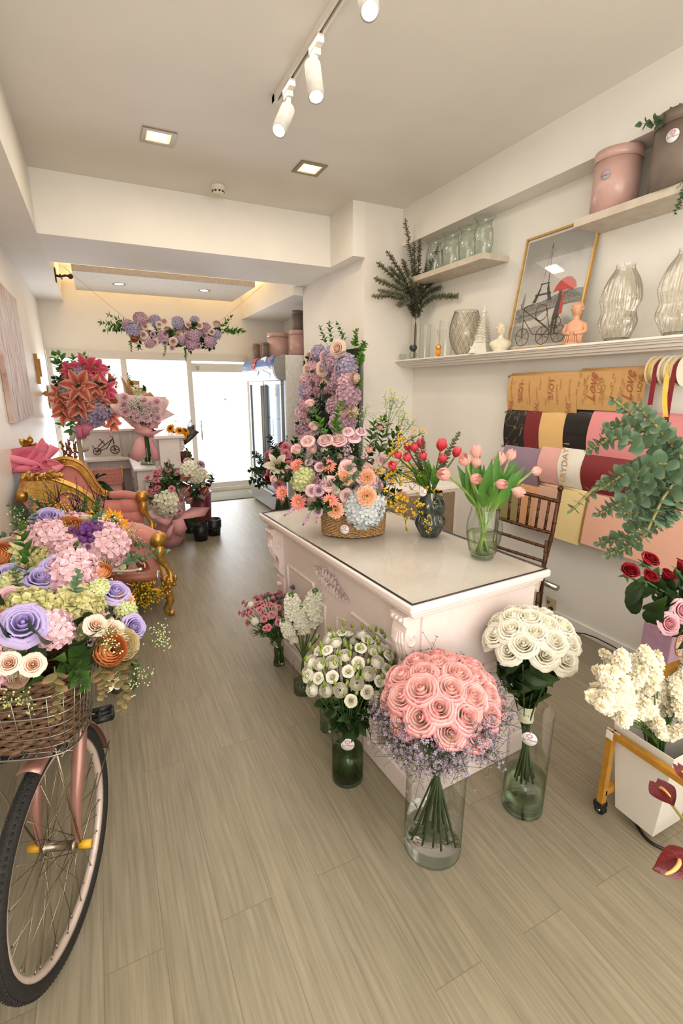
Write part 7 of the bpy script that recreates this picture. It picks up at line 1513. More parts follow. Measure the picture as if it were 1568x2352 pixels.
# pink tufted desk chair
dc = Vector((.10, 6.35, 0)); dch = thing('desk_chair', 'pink quilted desk chair with gold arms at the white counter', 'chair', dc)
zt0 = P(245, 1075, Y=6.35).z; x0c, x1c = P(216, 1100, Y=6.35).x - dc.x, P(279, 1100, Y=6.35).x - dc.x; zb0 = P(245, 1105, Y=6.35).z
MB().grid(lambda u, v: (x0c + (x1c - x0c) * u, -.03 * math.sin(PI * u) + .012 * abs(math.sin(u * 7 * PI + v * 2)) * abs(math.cos(v * 5 * PI)), zb0 - .05 + (zt0 - zb0 + .05) * v), 56, 20).build('backrest', VEL, dch, solid=.04)
MB().box(x0c, x1c, -.05, .42, zb0 - .20, zb0 - .11).build('seat', VEL, dch, bev=.02)
for s in (x0c - .015, x1c + .015): MB().tube([(s, 0, zt0), (s, .02, zb0), (s, .05, zb0 - .14)], .014, 8).build('gold_arm', GOLD, dch)
MB().tube([((x0c + x1c) / 2, .18, .08), ((x0c + x1c) / 2, .18, zb0 - .2)], .025, 10).build('column', GOLD, dch)
q = MB()
for i in range(5): a = i * 2 * PI / 5; q.tube([((x0c + x1c) / 2, .18, .09), ((x0c + x1c) / 2 + .24 * math.cos(a), .18 + .24 * math.sin(a), .045)], .016, 8).ball(((x0c + x1c) / 2 + .24 * math.cos(a), .18 + .24 * math.sin(a), .026), .026, 8, 5)
q.build('star_base', GOLD, dch)
# lily arrangement on a stand by the left window
ly = P(185, 1040, Y=6.9); ls = thing('lily_arrangement', 'tall lily arrangement with pink bow on a stand by the left window', 'flower arrangement', (ly.x, 6.9, 0)); LY = 6.9
MB().tube([(0, 0, 0), (0, 0, P(188, 985, Y=LY).z)], .03, 10).lathe([(.001, 0), (.18, 0), (.18, .02), (.03, .05)], 20).build('stand', mat('stand_beige', (190, 170, 146), .6), ls)
LCn = P(200, 905, Y=LY); LRr = (.34, .22, .40)
blob(ls, [('greens_dark', 12, .2, .5), ('hydrangea_lavender', 7, .10, .3), ('lily_pink', 16, .13, .15), ('leaf_dark', 8, .16, .4), ('ruscus', 4, .2, .6)], LCn, LRr, .4, face=(-.1, -1, .2), lo=-.1)
heroes(ls, [(183, 888, 'lily_pink', .19, .08), (215, 885, 'lily_pink', .15, .05), (180, 912, 'lily_pink', .18, .08), (185, 930, 'lily_pink', .17, .06), (221, 918, 'lily_pink', .16, .05), (152, 925, 'lily_pink', .17, .05), (143, 905, 'lily_pink', .13, .05), (153, 945, 'lily_pink', .14, .05), (165, 897, 'lily_pink', .13, .0), (250, 950, 'lily_pink', .15, .05), (252, 968, 'lily_pink', .13, .05), (258, 930, 'lily_pink', .12, .0), (195, 850, 'lily_hot', .19, .05), (215, 853, 'lily_hot', .15, .05), (168, 857, 'lily_hot', .14, .05), (222, 845, 'lily_hot', .12, .0), (238, 892, 'lily_hot', .14, .05), (240, 905, 'lily_hot', .12, .03), (230, 940, 'hydrangea_lavender', .13), (205, 957, 'hydrangea_lavender', .11), (180, 862, 'hydrangea_lavender', .10), (160, 900, 'hydrangea_lavender', .10), (215, 960, 'hydrangea_lavender', .11)], LCn, LRr)
for px, py, d in ((140, 822, (-.1, 0, 1)), (148, 850, (-.2, 0, 1)), (180, 835, (0, 0, 1)), (190, 830, (.2, 0, 1)), (142, 880, (-.3, 0, .9)), (255, 915, (1, 0, .4)), (170, 975, (-.2, -.2, -1)), (180, 980, (.1, -.2, -1)), (165, 968, (-.2, -.2, -1)), (150, 830, (-.1, 0, 1))): p = P(px, py, Y=LY - .05); v = Vector(d).normalized(); put(ls, 'ruscus', p - v * .35, v, .42)
kt = P(192, 990, Y=LY - .1)
HOT = mat('hot_pink_tulle', (228, 128, 160), .7, var=.1)
for pts in (((185, 968, -.1), (210, 975, -.12), (205, 1000, -.12), (188, 1005, -.1)), ((172, 978, -.1), (188, 975, -.1), (192, 1010, -.1), (178, 1008, -.1)), ((205, 970, -.1), (217, 985, -.1), (200, 992, -.12))): fan(ls, kt, pts, HOT, 'pink_bow')
for pts in (((166, 975, 0), (182, 985, 0), (170, 1015, 0), (158, 1012, 0)), ((188, 1005, 0), (205, 1010, 0), (204, 1035, 0), (190, 1040, 0))): fan(ls, kt, pts, mat('cream_tulle', (236, 222, 208), .7), 'cream_ribbon')
dp = thing('dried_sprigs', 'rusty brown dried sprigs rising behind the settee', 'dried plant', (P(160, 1060, Y=5.6).x, 5.6, 0)); DRY = mat('rusty_dried', (150, 92, 60), .8, var=.2)
for (px, py) in ((140, 1012), (150, 1015), (155, 1008), (168, 1012), (172, 1018), (160, 1025)):
    tp = P(px, py, Y=5.6) - dp.location; q = MB().tube([(0, 0, .3), tp * .6, tp], .005, 5)
    for i in range(16): p = tp * (.72 + .28 * i / 16) + Vector((rnd.uniform(-.02, .02), rnd.uniform(-.02, .02), 0)); q.ball(p, .014, 5, 3)
    q.build('sprig', DRY, dp)
MB().lathe([(.001, 0), (.10, 0), (.12, .35), (.11, .35), (.09, .02)], 20).build('vase', mat('grey_pot', (120, 112, 104), .5), dp)
gp2 = thing('green_plant', 'dark green leafy plant between the settee and counter', 'plant', (P(200, 1060, Y=5.8).x, 5.8, 0)); MB().lathe([(.001, 0), (.12, 0), (.15, .5), (.14, .5), (.11, .02)], 20).build('pot', mat('grey_pot', (120, 112, 104), .5), gp2)
for i in range(12): a = i * 2.4; put(gp2, 'leaf_dark', gp2.location + Vector((0, 0, .62)), (math.cos(a), math.sin(a) * .6, .7), .28)
# floor arrangement wrapped in pink tulle
fo = P(392, 1248, Z=0); fA = thing('wrapped_arrangement', 'floor arrangement of anthuriums and lilies wrapped in pink tulle', 'flower arrangement', (fo.x, fo.y, 0)); FY = fo.y
MB().lathe([(.001, .0), (.13, .0), (.15, .10), (.13, .22), (.06, .34), (.13, .42)], 24).build('tulle_base', TULLE, fA)
MB().lathe([(.001, .002), (.10, .002), (.11, .05)], 20).build('glass_foot', GLASSB, fA)
kt = P(395, 1195, Y=FY - .1)
for pts in (((328, 1178, -.1), (365, 1165, 0), (400, 1185, -.15), (385, 1208, -.2), (345, 1195, -.15)), ((400, 1190, -.15), (440, 1165, -.05), (482, 1165, -.05), (470, 1185, -.1), (425, 1192, -.18)), ((345, 1190, -.16), (390, 1190, -.2), (386, 1210, -.22)), ((395, 1195, -.18), (420, 1190, -.2), (430, 1215, -.16), (415, 1235, -.16), (398, 1225, -.18)), ((400, 1200, -.2), (386, 1215, -.2), (372, 1240, -.15), (392, 1240, -.18)), ((335, 1115, .1), (365, 1105, .12), (372, 1150, .1), (342, 1160, .1))): fan(fA, kt, pts, PKP if pts[0][0] < 345 else TULLE, 'tulle_wrap')
FCn = P(410, 1125, Y=FY); FRr = (.30, .24, .30)
blob(fA, [('greens_dark', 18, .16, .5), ('euc_sprig', 8, .18, .5), ('fern', 10, .2, .5), ('leaf_dark', 8, .13, .4)], FCn, FRr, .2, lo=-.3)
heroes(fA, [(420, 1098, 'anthurium', .08, .05), (422, 1128, 'anthurium', .09, .06), (410, 1140, 'anthurium', .075, .06), (428, 1145, 'anthurium', .07, .06), (463, 1130, 'anthurium', .08, .04), (435, 1082, 'hydrangea_white', .1, .02), (452, 1090, 'hydrangea_white', .09), (385, 1152, 'hydrangea_white', .12, .05), (430, 1065, 'carnation_mauve', .05, .03), (396, 1122, 'carnation_pink', .035, .06), (404, 1150, 'carnation_pink', .035, .08), (398, 1168, 'carnation_pink', .035, .08), (410, 1165, 'carnation_pink', .035, .07)], FCn, FRr)
for (px, py) in ((352, 1105), (362, 1098), (365, 1115), (350, 1125), (330, 1145), (362, 1155), (395, 1085)):
    p = P(px, py, Y=FY - .05); v = p - (FCn + Vector((0, 0, -.1))); MB().tube([FCn + Vector((0, 0, -.1)) - fA.location, p - fA.location], .003, 4).build('stem', GREEN, fA)
    for k in range(4): put(fA, 'carnation_pink', p + Vector((rnd.uniform(-.05, .05), rnd.uniform(-.05, .05), rnd.uniform(-.04, .06))), v + Vector((0, -.2, .3)), .032)
    put(fA, 'fern', p - v * .35, v, .16)
for px, py in ((440, 1160), (452, 1165), (430, 1170), (445, 1185)): p = P(px, py, Y=FY - .1); put(fA, 'fern', p, (rnd.uniform(-.3, .5), -.4, -.6), .2)
# tall wine pot, white wrapped blooms and black buckets beside it
wp0 = P(470, 1225, Z=0); wpot = thing('tall_pot', 'tall tapered wine red pot behind the floor arrangement', 'pot', (wp0.x, wp0.y + .12, 0)); zt_p = P(470, 1128, Y=wp0.y + .12).z
MB().lathe([(.001, .0), (.09, .0), (.10, .02), (.13, zt_p), (.12, zt_p), (.1, zt_p - .05), (.001, zt_p - .05)], 28).build('pot_wall', mat('wine_glaze', (104, 26, 34), .35, coat=.3), wpot)
for px, py, lb_ in ((462, 1240, 'black plastic bucket in front of the wine pot'), (492, 1228, 'black plastic bucket right of the wine pot'), (440, 1222, 'black plastic bucket behind the tulle base')):
    b0 = P(px, py, Z=0); t = thing('bucket', lb_, 'bucket', (b0.x, b0.y, 0)); MB().lathe([(.001, .0), (.07, .0), (.085, .19), (.08, .19), (.065, .01), (.001, .01)], 24).build('bucket_wall', BLACK, t); MB().tube([(-.085, 0, .17), (-.07, -.06, .10), (0, -.095, .07), (.07, -.06, .10), (.085, 0, .17)], .004, 6).build('handle', BLACK, t)
wf = thing('wrapped_bouquet', 'white calla and orchid bouquet standing in the wine pot', 'bouquet', wpot.location + Vector((0, 0, zt_p - .04)))
for i, (px, py, key, s) in enumerate(((455, 1085, 'lily_white', .11), (445, 1075, 'tulip_pink', .05), (468, 1100, 'lily_white', .09), (460, 1068, 'carnation_mauve', .05), (475, 1120, 'rose_red', .05), (485, 1115, 'greens_dark', .14), (480, 1105, 'gypwild', .15), (440, 1060, 'greens', .16))): p = P(px, py, Y=wpot.location.y); put(wf, key, p, (rnd.uniform(-.3, .3), -.6, .8), s)
fan(wf, wf.location, ((455, 1110, -.15), (478, 1118, -.15), (470, 1150, -.15), (452, 1140, -.15)), WHITE, 'white_wrap')
MB().tube([(0, 0, -.1), (-.02, -.02, .12)], .03, 8).build('stem_bundle', GREEN, wf)
ma, mb_ = P(490, 1160, Z=.0), P(578, 1146, Z=0); mt_ = thing('door_mat', 'grey green door mat at the glass door', 'mat', ((ma.x + mb_.x) / 2, 7.45, 0)); MB().box(-.40, .40, -.28, .28, .001, .012).build('mat', mat('mat_grey', (126, 124, 108), .9, var=.15, scale=200, bump=.4, bscale=300), mt_, bev=.004)
# ================================================================ drinks fridge in the niche, with hat boxes above
FX, Fy0, Fy1 = 1.98, 5.69, 7.10; FZ = 2.04
fg_ = thing('display_fridge', 'two door glass display fridge with blue mountain sign beside the pillar', 'fridge', (FX, (Fy0 + Fy1) / 2, 0)); hy = (Fy1 - Fy0) / 2
FWH = mat('fridge_white', (226, 222, 216), .4); FGR = mat('fridge_grey', (150, 148, 142), .4, .2); FIN = mat('fridge_inside', (206, 222, 238), .5, emit=.6)  # inside panel is given its own glow so the doors look bright
MB().box(.06, .62, -hy, hy, .22, FZ - .01).build('cabinet', FWH, fg_, smooth=False, bev=.01)
q = MB().prism([(.02, -hy, .0), (.62, -hy, 0), (.62, -hy, .22), (-.05, -hy, .30), (-.03, -hy, .06)], (0, 2 * hy, 0)); q.build('base_panel', FGR, fg_, smooth=False, bev=.008)
sgp = bez([(-.02, 0, 1.74), (-.07, 0, 1.80), (-.085, 0, 1.90), (-.05, 0, 2.0), (.06, 0, FZ)], 6)
q = MB().prism([(min(p.x, .057), -hy - .002, p.z) for p in sgp] + [(.058, -hy - .002, FZ), (.058, -hy - .002, 1.74)], (0, 2 * hy + .004, 0)); sg = q.build('sign_box', FGR, fg_, smooth=False)
def signm():
    m, nt, out = newmat('sign_sky_blue'); L = nt.links.new; uv = N(nt, 'UVMap'); sp = N(nt, 'SeparateXYZ'); L(uv.outputs[0], sp.inputs[0])
    cr = N(nt, 'ValToRGB'); e = cr.color_ramp.elements; e[0].position = 0; e[0].color = col((188, 214, 232)); e[1].position = 1; e[1].color = col((52, 92, 166)); k = e.new(.42); k.color = col((206, 222, 236)); k = e.new(.5); k.color = col((92, 140, 200)); L(sp.outputs[1], cr.inputs[0])
    b = N(nt, 'BsdfPrincipled'); b.inputs['Roughness'].default_value = .3; L(cr.outputs[0], b.inputs[0]); L(cr.outputs[0], b.inputs['Emission Color']); b.inputs['Emission Strength'].default_value = .08; L(b.outputs[0], out.inputs[0]); return m
def sgf(u, v, o=.004):
    i = v * (len(sgp) - 1); j = min(len(sgp) - 2, int(i)); p = sgp[j].lerp(sgp[j + 1], i - j); t = (sgp[j + 1] - sgp[j]).normalized(); return Vector((p.x, hy - 2 * hy * u, p.z)) + Vector((-t.z, 0, t.x)) * o
MB().grid(lambda u, v: sgf(.02 + .96 * u, .03 + .94 * v), 6, 24).build('sign_print', signm(), sg)
def sgpoly(pts, m, nm, o):
    q = MB(); q.add([sgf(u, v, o * 2.2) for u, v in pts], [tuple(range(len(pts)))]); q.build(nm, m, sg, smooth=False)
SNOW = mat('sign_snow', (236, 240, 246), .4, emit=.2); SRED = mat('sign_red', (206, 62, 54), .4, emit=.2); SBLUE = mat('sign_mid_blue', (120, 160, 206), .4, emit=.2)
sgpoly([(.42 + .05 * math.cos(a), .66 + .2 * math.sin(a)) for a in [i * PI / 8 for i in range(16)]], SRED, 'red_sun', .007)
sgpoly([(.44, .42), (.60, .78), (.64, .84), (.70, .82), (.78, .62), (.95, .42)], SNOW, 'mountain', .008)
sgpoly([(.10, .12), (.3, .34), (.45, .44), (.7, .42), (.9, .30), (.8, .12)], SBLUE, 'lower_slope', .006); sgpoly([(.30, .30), (.45, .43), (.60, .38), (.50, .26)], SNOW, 'snow_field', .009)
for (u, v) in ((.90, .80), (.94, .70), (.88, .66), (.93, .60)): sgpoly([(u + .025 * math.cos(a), v + .05 * math.sin(a)) for a in [i * PI / 4 for i in range(8)]], mat('sign_blossom', (176, 120, 196), .4), 'blossom', .010)
M = frame3(sgf(.24, .50, .026), (0, -1, 0), (0, 0, 1)); text('FLUIDEN', mat('sign_navy', (58, 78, 140), .4), sg, M, .115, .0005); text('ZO', SRED, sg, frame3(sgf(.47, .50, .028), (0, -1, 0), (0, 0, 1)), .125, .0005)
MB().box(.055, .062, -hy + .02, hy - .02, .30, 1.74).build('inner_back', FIN, fg_, smooth=False)
FG_ = glass('fridge_glass', 'f2f6fa', 'cdd6de', .08)
for k, (a, b) in enumerate(((0, hy), (-hy, 0))):
    fr_ = .05; q = MB()
    for (y0, y1, z0, z1) in ((a + .01, b - .01, 1.74 - fr_, 1.74), (a + .01, b - .01, .30, .30 + fr_), (a + .01, a + fr_ + .01, .30 + fr_, 1.74 - fr_), (b - fr_ - .01, b - .01, .30 + fr_, 1.74 - fr_)): q.box(.0, .04, y0, y1, z0, z1)
    d_ = q.build('door', FGR, fg_, smooth=False, bev=.004); MB().box(.015, .022, a + fr_, b - fr_, .34, 1.70).build('door_glass', FG_, d_, smooth=False)
    yh = .035 if k == 0 else -.035; MB().tube([(-.02, yh, .5), (-.02, yh, 1.68)], .015, 8).build('handle', FGR, d_)
    if k: MB().lathe([(.001, 0), (.05, 0), (.05, -.004)], 20).xf(Matrix.Translation((-.002, a + .22, 1.60)) @ Matrix.Rotation(-PI / 2, 4, 'Y')).build('round_sticker', LID, d_)
for z in (.62, .94, 1.26): MB().box(.05, .056, -hy + .06, hy - .06, z, z + .012).build('shelf_edge', mat('fridge_shelf', (150, 166, 182), .4), fg_, smooth=False)
zf = FZ
for (x0, x1, yt, yb, m_, lb_, X_, z_) in ((613, 663, 752, 812, PKB, 'largest dusty pink hat box on top of the fridge', 2.28, zf), (664, 704, 748, 812, PKB, 'dusty pink hat box on the fridge, cut by the pillar edge', 2.42, zf), (569, 583, 771, 813, PKB, 'small pink hat box furthest left above the fridge', 2.33, zf), (580, 596, 768, 811, GRB, 'grey hat box between two pink ones above the fridge', 2.24, zf), (590, 606, 763, 810, PKB, 'small pink hat box left of the large one on the fridge', 2.35, zf), (601, 616, 782, 819, GRB, 'slim grey hat box standing in front on the fridge edge', 2.09, zf)):
    c = P((x0 + x1) / 2, 780, X=X_); r_ = (x1 - x0) / 2 * mpp(c) * .97; c.z = z_; hh = abs(P((x0 + x1) / 2, yt, X=X_).z - P((x0 + x1) / 2, yb, X=X_).z); y_ = min(max(c.y, Fy0 + r_ * .2), 7.9 - r_)
    hatbox('hat_box', lb_, Vector((X_, y_, z_)), r_, hh * .97, m_, m_)
tg_ = P(685, 720, X=2.42); hatbox('hat_box', 'tall slim grey box stacked on the pink hat box by the pillar', Vector((2.42, P(684, 780, X=2.42).y, zf + .27)), .07, .30, GRB, GRB)
struct('trim_3', MB().box(2.12, XW, Fy1 + .01, YB, zf - .04, zf), WHITE)
# framed garland leaning on the pillar, and the dark red arrangement by the fridge
gf = thing('floral_wreath', 'upright rectangular flower frame of roses and hydrangeas against the pillar', 'floral wreath', (2.2, 4.75, 0)); GX = 2.20
def G(px, py, X=2.17): return P(px, py, X=X)
q = MB()
ya_, yb2, zt2, zb2 = G(812, 810).y, G(712, 830).y, G(775, 800).z - .02, .25
q.box(-.0, .03, ya_ - 4.75, yb2 - 4.75, zb2, zt2).build('green_backing', LEAFD, gf)
for y in (ya_ + .05, yb2 - .05): MB().tube([(-.02, y - 4.75, 0), (.015, y - 4.75, zb2 + .05)], .015, 8).build('leg', mat('stand_wood', (150, 120, 90), .6), gf)
ring = []
for i in range(12): ring.append((rnd.uniform(.02, .98), rnd.uniform(.80, .99)))
for i in range(20): ring.append((rnd.uniform(.0, .26), rnd.uniform(.12, .8)))
for i in range(20): ring.append((rnd.uniform(.74, 1.0), rnd.uniform(.12, .8)))
keys = ['rose_peach', 'hydrangea_mauve', 'rose_palepink', 'hydrangea_lavender', 'rose_peach', 'hydrangea_pink', 'ranunculus_peach']
for i, (u, v) in enumerate(ring):
    p = Vector((GX - .06 + rnd.uniform(-.03, .03), yb2 + (ya_ - yb2) * u, zb2 + (zt2 - zb2) * v)); key = keys[i % 7]; put(gf, key, p, (-1, -.45, rnd.uniform(-.1, .4)), .085 if 'hyd' in key else .075)
for i in range(36): put(gf, 'greens_dark', Vector((GX - .02, yb2 + (ya_ - yb2) * rnd.random(), zb2 + (zt2 - zb2) * rnd.uniform(.2, 1))), (-1, rnd.uniform(-1, 1), rnd.uniform(-.3, .8)), rnd.uniform(.12, .2))
for px, py, key, s in ((782, 803, 'rose_peach', .10), (747, 848, 'rose_peach', .09), (750, 820, 'rose_palepink', .08), (728, 822, 'rose_peach', .07), (792, 822, 'ranunculus_peach', .065), (800, 842, 'hydrangea_lavender', .10), (775, 832, 'hydrangea_mauve', .09), (712, 850, 'rose_peach', .08), (728, 842, 'hydrangea_pink', .08), (784, 866, 'rose_peach', .085), (802, 872, 'hydrangea_pink', .09), (818, 869, 'ranunculus_peach', .06), (773, 888, 'hydrangea_mauve', .085), (804, 907, 'hydrangea_mauve', .11), (777, 909, 'ranunculus_cream', .05), (793, 936, 'rose_peach', .09), (815, 945, 'ranunculus_peach', .055), (770, 933, 'hydrangea_mauve', .08), (787, 970, 'hydrangea_mauve', .11), (707, 875, 'hydrangea_pink', .08), (707, 897, 'hydrangea_lavender', .09), (705, 930, 'hydrangea_pink', .08), (691, 947, 'rose_peach', .075), (700, 980, 'hydrangea_mauve', .1), (731, 895, 'ranunculus_pink', .05), (749, 895, 'ranunculus_pink', .05), (735, 812, 'hydrangea_lavender', .08), (765, 812, 'hydrangea_lavender', .07)):
    p = G(px, py, GX - .10); put(gf, key, p, (-1, -.6, .1), s)
for px, py, d in ((815, 800, (-.3, -1, .8)), (822, 812, (-.3, -1, .5)), (752, 795, (-.2, .2, 1)), (825, 840, (-.3, -1, .3)), (765, 795, (-.2, 0, 1)), (790, 793, (-.2, -.3, 1)), (815, 890, (-.4, -1, .2))): put(gf, 'ruscus', G(px, py, GX - .04), d, .2)
df = P(640, 1175, Z=.3); da = thing('flower_arrangement', 'dark red and pink arrangement with white lily at the fridge foot', 'flower arrangement', (1.72, 5.1, 0)); dc_ = P(645, 1080, Y=5.1)
MB().lathe([(.001, 0), (.12, 0), (.15, .28), (.14, .28), (.11, .02)], 24).build('pot', mat('wine_glaze', (104, 26, 34), .35, coat=.3), da); MB().tube([(dc_.x - 1.72, 0, .2), (dc_.x - 1.72, 0, dc_.z - .2)], [.10, .05], 8).build('stem_bundle', DGREEN, da)
blob(da, [('greens_dark', 22, .18, .3), ('rose_red', 8, .06, .2), ('carnation_pink', 10, .05, .2), ('carnation_mauve', 4, .05, .2), ('euc_sprig', 6, .2, .4)], dc_, (.24, .2, .30), 1, lo=-.5)
heroes(da, [(636, 1070, 'lily_white', .15, .06), (655, 1030, 'carnation_pink', .06, .02), (655, 1045, 'carnation_pink', .06, .03), (660, 1068, 'carnation_pink', .055, .03), (653, 1088, 'carnation_pink', .06, .03), (628, 1090, 'rose_red', .07, .02), (648, 1025, 'rose_red', .06), (620, 1085, 'carnation_pink', .05), (640, 1110, 'carnation_pink', .055, .03)], dc_, (.24, .2, .30))
fan(da, dc_, ((640, 1120, -.2), (658, 1112, -.2), (655, 1150, -.2), (645, 1165, -.2)), mat('beige_wrap', (222, 196, 168), .6), 'paper_wrap'); fan(da, dc_, ((622, 1140, -.2), (640, 1128, -.2), (642, 1142, -.2)), mat('wine_satin', (128, 26, 36), .35), 'red_ribbon')
# ================================================================ gold trolley and flowers at the lower right
GOP = mat('gold_powder_paint', (196, 140, 48), .45, .25, var=.08); BWH = mat('white_bucket', (226, 220, 210), .4, var=.01)
tr = thing('flower_trolley', 'gold metal trolley on black castors carrying white flower buckets', 'trolley', (1.6, .95, 0)); b = .0125
def bar(p0, p1, nm='frame_bar'):
    MB().tube([Vector(p0), Vector(p1)], b * 1.41, 4, up=(0, 0, 1) if abs(p1[2] - p0[2]) < .1 else (0, 1, 0)).build(nm, GOP, tr, smooth=False)
x1, y1, zr, zu = .46, -1.05, .39, .60
def sq(x0, x1_, y0, y1_, z0, z1, nm): MB().box(x0, x1_, y0, y1_, z0, z1).build(nm, GOP, tr, smooth=False, bev=.002)
for (x, y) in ((0, 0), (0, y1)): sq(x - b, x + b, y - b, y + b, .075, zr + b, 'leg')
for (x, y) in ((x1, 0), (x1, y1)): sq(x - b, x + b, y - b, y + b, .075, zu + b, 'leg')
sq(-b, b, y1, 0, zr - b, zr + b, 'top_rail'); sq(x1 - b, x1 + b, y1, 0, zu - b, zu + b, 'upper_rail'); sq(0, x1, -b, b, .11, .135, 'lower_rail'); sq(0, x1, y1 - b, y1 + b, .11, .135, 'lower_rail'); sq(x1 - b, x1 + b, y1, 0, .11, .135, 'lower_rail'); sq(.22 - b, .22 + b, y1, 0, zu - b - .02, zu + b - .02, 'upper_rail')
for y in (0, y1): sq(.22, x1, y - b, y + b, zu - b - .02, zu + b - .02, 'upper_cross_rail')
for (x, y) in ((0, 0), (0, y1), (x1, 0), (x1, y1)):
    MB().tube([(x + .012, y + .012, .022), (x + .036, y + .012, .022)], .0215, 16).box(x - .016, x + .022, y - .016, y + .022, .052, .074).box(x + .0, x + .048, y + .004, y + .02, .03, .055).build('castor', BLACK, tr, bev=.003)
    MB().tube([(x + .008, y + .012, .022), (x + .042, y + .012, .022)], .008, 10).build('castor_bolt', CHROME, tr)
MB().box(-.003, .003, -.03, .02, zr + b - .002, zr + b + .0005).box(-b - .001, -b + .001, -b, b + .002, zr - .02, zr + b).build('rail_end_cap', WHITE, tr, smooth=False)
def bucket(name, label, x0, x1_, y0, y1_, z0, z1, tp=.035):
    t = thing(name, label, 'bucket', ((x0 + x1_) / 2, (y0 + y1_) / 2, z0)); a, c_ = (x1_ - x0) / 2, (y1_ - y0) / 2; h = z1 - z0
    vs = [(sx * (a - tp), sy * (c_ - tp), 0) for sx, sy in ((-1, -1), (1, -1), (1, 1), (-1, 1))] + [(sx * a, sy * c_, h) for sx, sy in ((-1, -1), (1, -1), (1, 1), (-1, 1))]
    MB().add(vs, [(3, 2, 1, 0), (0, 1, 5, 4), (1, 2, 6, 5), (2, 3, 7, 6), (3, 0, 4, 7)]).build('bucket_wall', BWH, t, smooth=False, solid=.004, bev=.006); return t
bucket('flower_bucket', 'square white bucket of cream statice hanging in the gold trolley', 1.625, 1.86, .745, .962, .045, .425)
bucket('flower_bucket', 'white bucket of red and pink roses on the upper trolley rail', P(1526, 1490, Y=1.17).x, P(1526, 1490, Y=1.17).x + .17, 1.0, 1.17, .585, .70, .02)
bucket('flower_bucket', 'white bucket at right edge holding the green eucalyptus', 1.80, 2.02, .62, .80, .60, .82, .02)
SB = Vector((1.745, .855, .10))
n = 46
for i in range(n):
    u = rnd.random(); px = 1355 + 250 * (i + .5) / n; py = 1500 + rnd.uniform(0, 1) * (60 + 190 * (i / n)) + (30 if i < 5 else 0)
    if i == 0: px, py = 1350, 1600
    if i == 1: px, py = 1370, 1525
    h = P(px, py, Y=SB.y + rnd.uniform(-.10, .12)); f = SB + Vector((rnd.uniform(-.06, .06), rnd.uniform(-.05, .05), 0)); nk = SB + Vector(((h.x - SB.x) * .3, (h.y - SB.y) * .3, .31))
    nk.x = min(max(nk.x, 1.665), 1.82); nk.y = min(max(nk.y, .785), .925)
    if h.z < .47: h.z = .47 + rnd.random() * .05
    t = thing('statice_stem', 'cream white statice sprig in the hanging white bucket' if i else 'cream statice sprig straying furthest left of the bucket', 'statice', f, 0, 'cream statice stems'); pth = bez([f, nk, nk.lerp(h, .6)], 5)
    MB().tube([p - f for p in pth], .0026, 5).build('stem', GREEN, t)
    for k in range(3):
        d = (h - nk).normalized() + Vector((rnd.uniform(-.5, .5), rnd.uniform(-.5, .5), rnd.uniform(-.1, .4))); b_ = nk.lerp(h, .55 + .15 * k); q = spike_mesh(1, 26, .16, .16, i * 3 + k, .25, 'floret', False)
        if i < 4 and k < 2 or True:
            key = ('statice%d' % ((i + k) % 4))
            if key not in ms: ms[key] = [q.mesh('statice', [STATICE, GREEN])]
            put(t, key, b_, d, rnd.uniform(.075, .105), None, 'statice_tuft')
rb0 = Vector((P(1526, 1490, Y=1.17).x + .085, 1.08, .60))
LBL = ('red rose highest in the group over the trolley', 'red rose furthest left in the group', 'red rose low in the middle of the red group', 'red rose right of the lowest red one', 'red rose at the right photo edge')
for i, (px, py, s) in enumerate(((1482, 1285, .050), (1440, 1310, .044), (1483, 1322, .044), (1522, 1322, .050), (1556, 1300, .048))):
    h = P(px, py, Y=1.08 - .03 * (i % 3)) - Vector((0, 0, .02)); f = rb0 + Vector((.02 * (i - 2), .01 * i - .02, 0)); a = rnd.uniform(0, 6)
    cut('red_rose', LBL[i], 'rose', 'red roses over the trolley', f, h, 'rose_red', s, ((px - 1490) / 160, -.5, .75), .0035, None, [('leaf_dark', .72, (math.cos(a + k * 2), math.sin(a + k * 2) * .6 - .3, .15), .09) for k in range(3)], (), 'rose_bloom')
for i, (px, py, s) in enumerate(((1524, 1417, .054), (1556, 1388, .056))):
    h = P(px, py, Y=1.0) ; f = rb0 + Vector((.03 * i, -.04, 0)); cut('pink_rose', ('pink rose with deep centre, lower of the two below red roses', 'pink rose with deep centre at right edge below red roses')[i], 'rose', 'pink roses over the trolley', f, h - Vector((0, 0, .03)), 'rose_deep', s, (-.35, -.8, .45), .0035, None, (), (), 'rose_bloom')
lf = thing('rose_foliage', 'dark green rose leaves hanging around the upper white bucket', 'foliage', rb0 + Vector((0, 0, .16)))
for (px, py, dx, dy, s) in ((1450, 1390, -1, .1, .12), (1455, 1410, -1, -.4, .12), (1480, 1400, -.4, -.9, .12), (1470, 1375, -.6, .6, .09), (1500, 1380, .1, 1, .1), (1490, 1430, -.6, -.7, .12), (1515, 1450, -.2, -1, .12), (1540, 1460, .1, -1, .12), (1555, 1490, .3, -1, .13), (1500, 1400, 0, -1, .1), (1545, 1440, .3, -1, .1), (1530, 1370, 0, .6, .1), (1555, 1430, .5, -.6, .12), (1560, 1350, .4, .6, .1)):
    p = P(px, py, Y=1.03); put(lf, 'leaf_dark', p, _R * dx + _U * dy - _F * .4, s, 0)
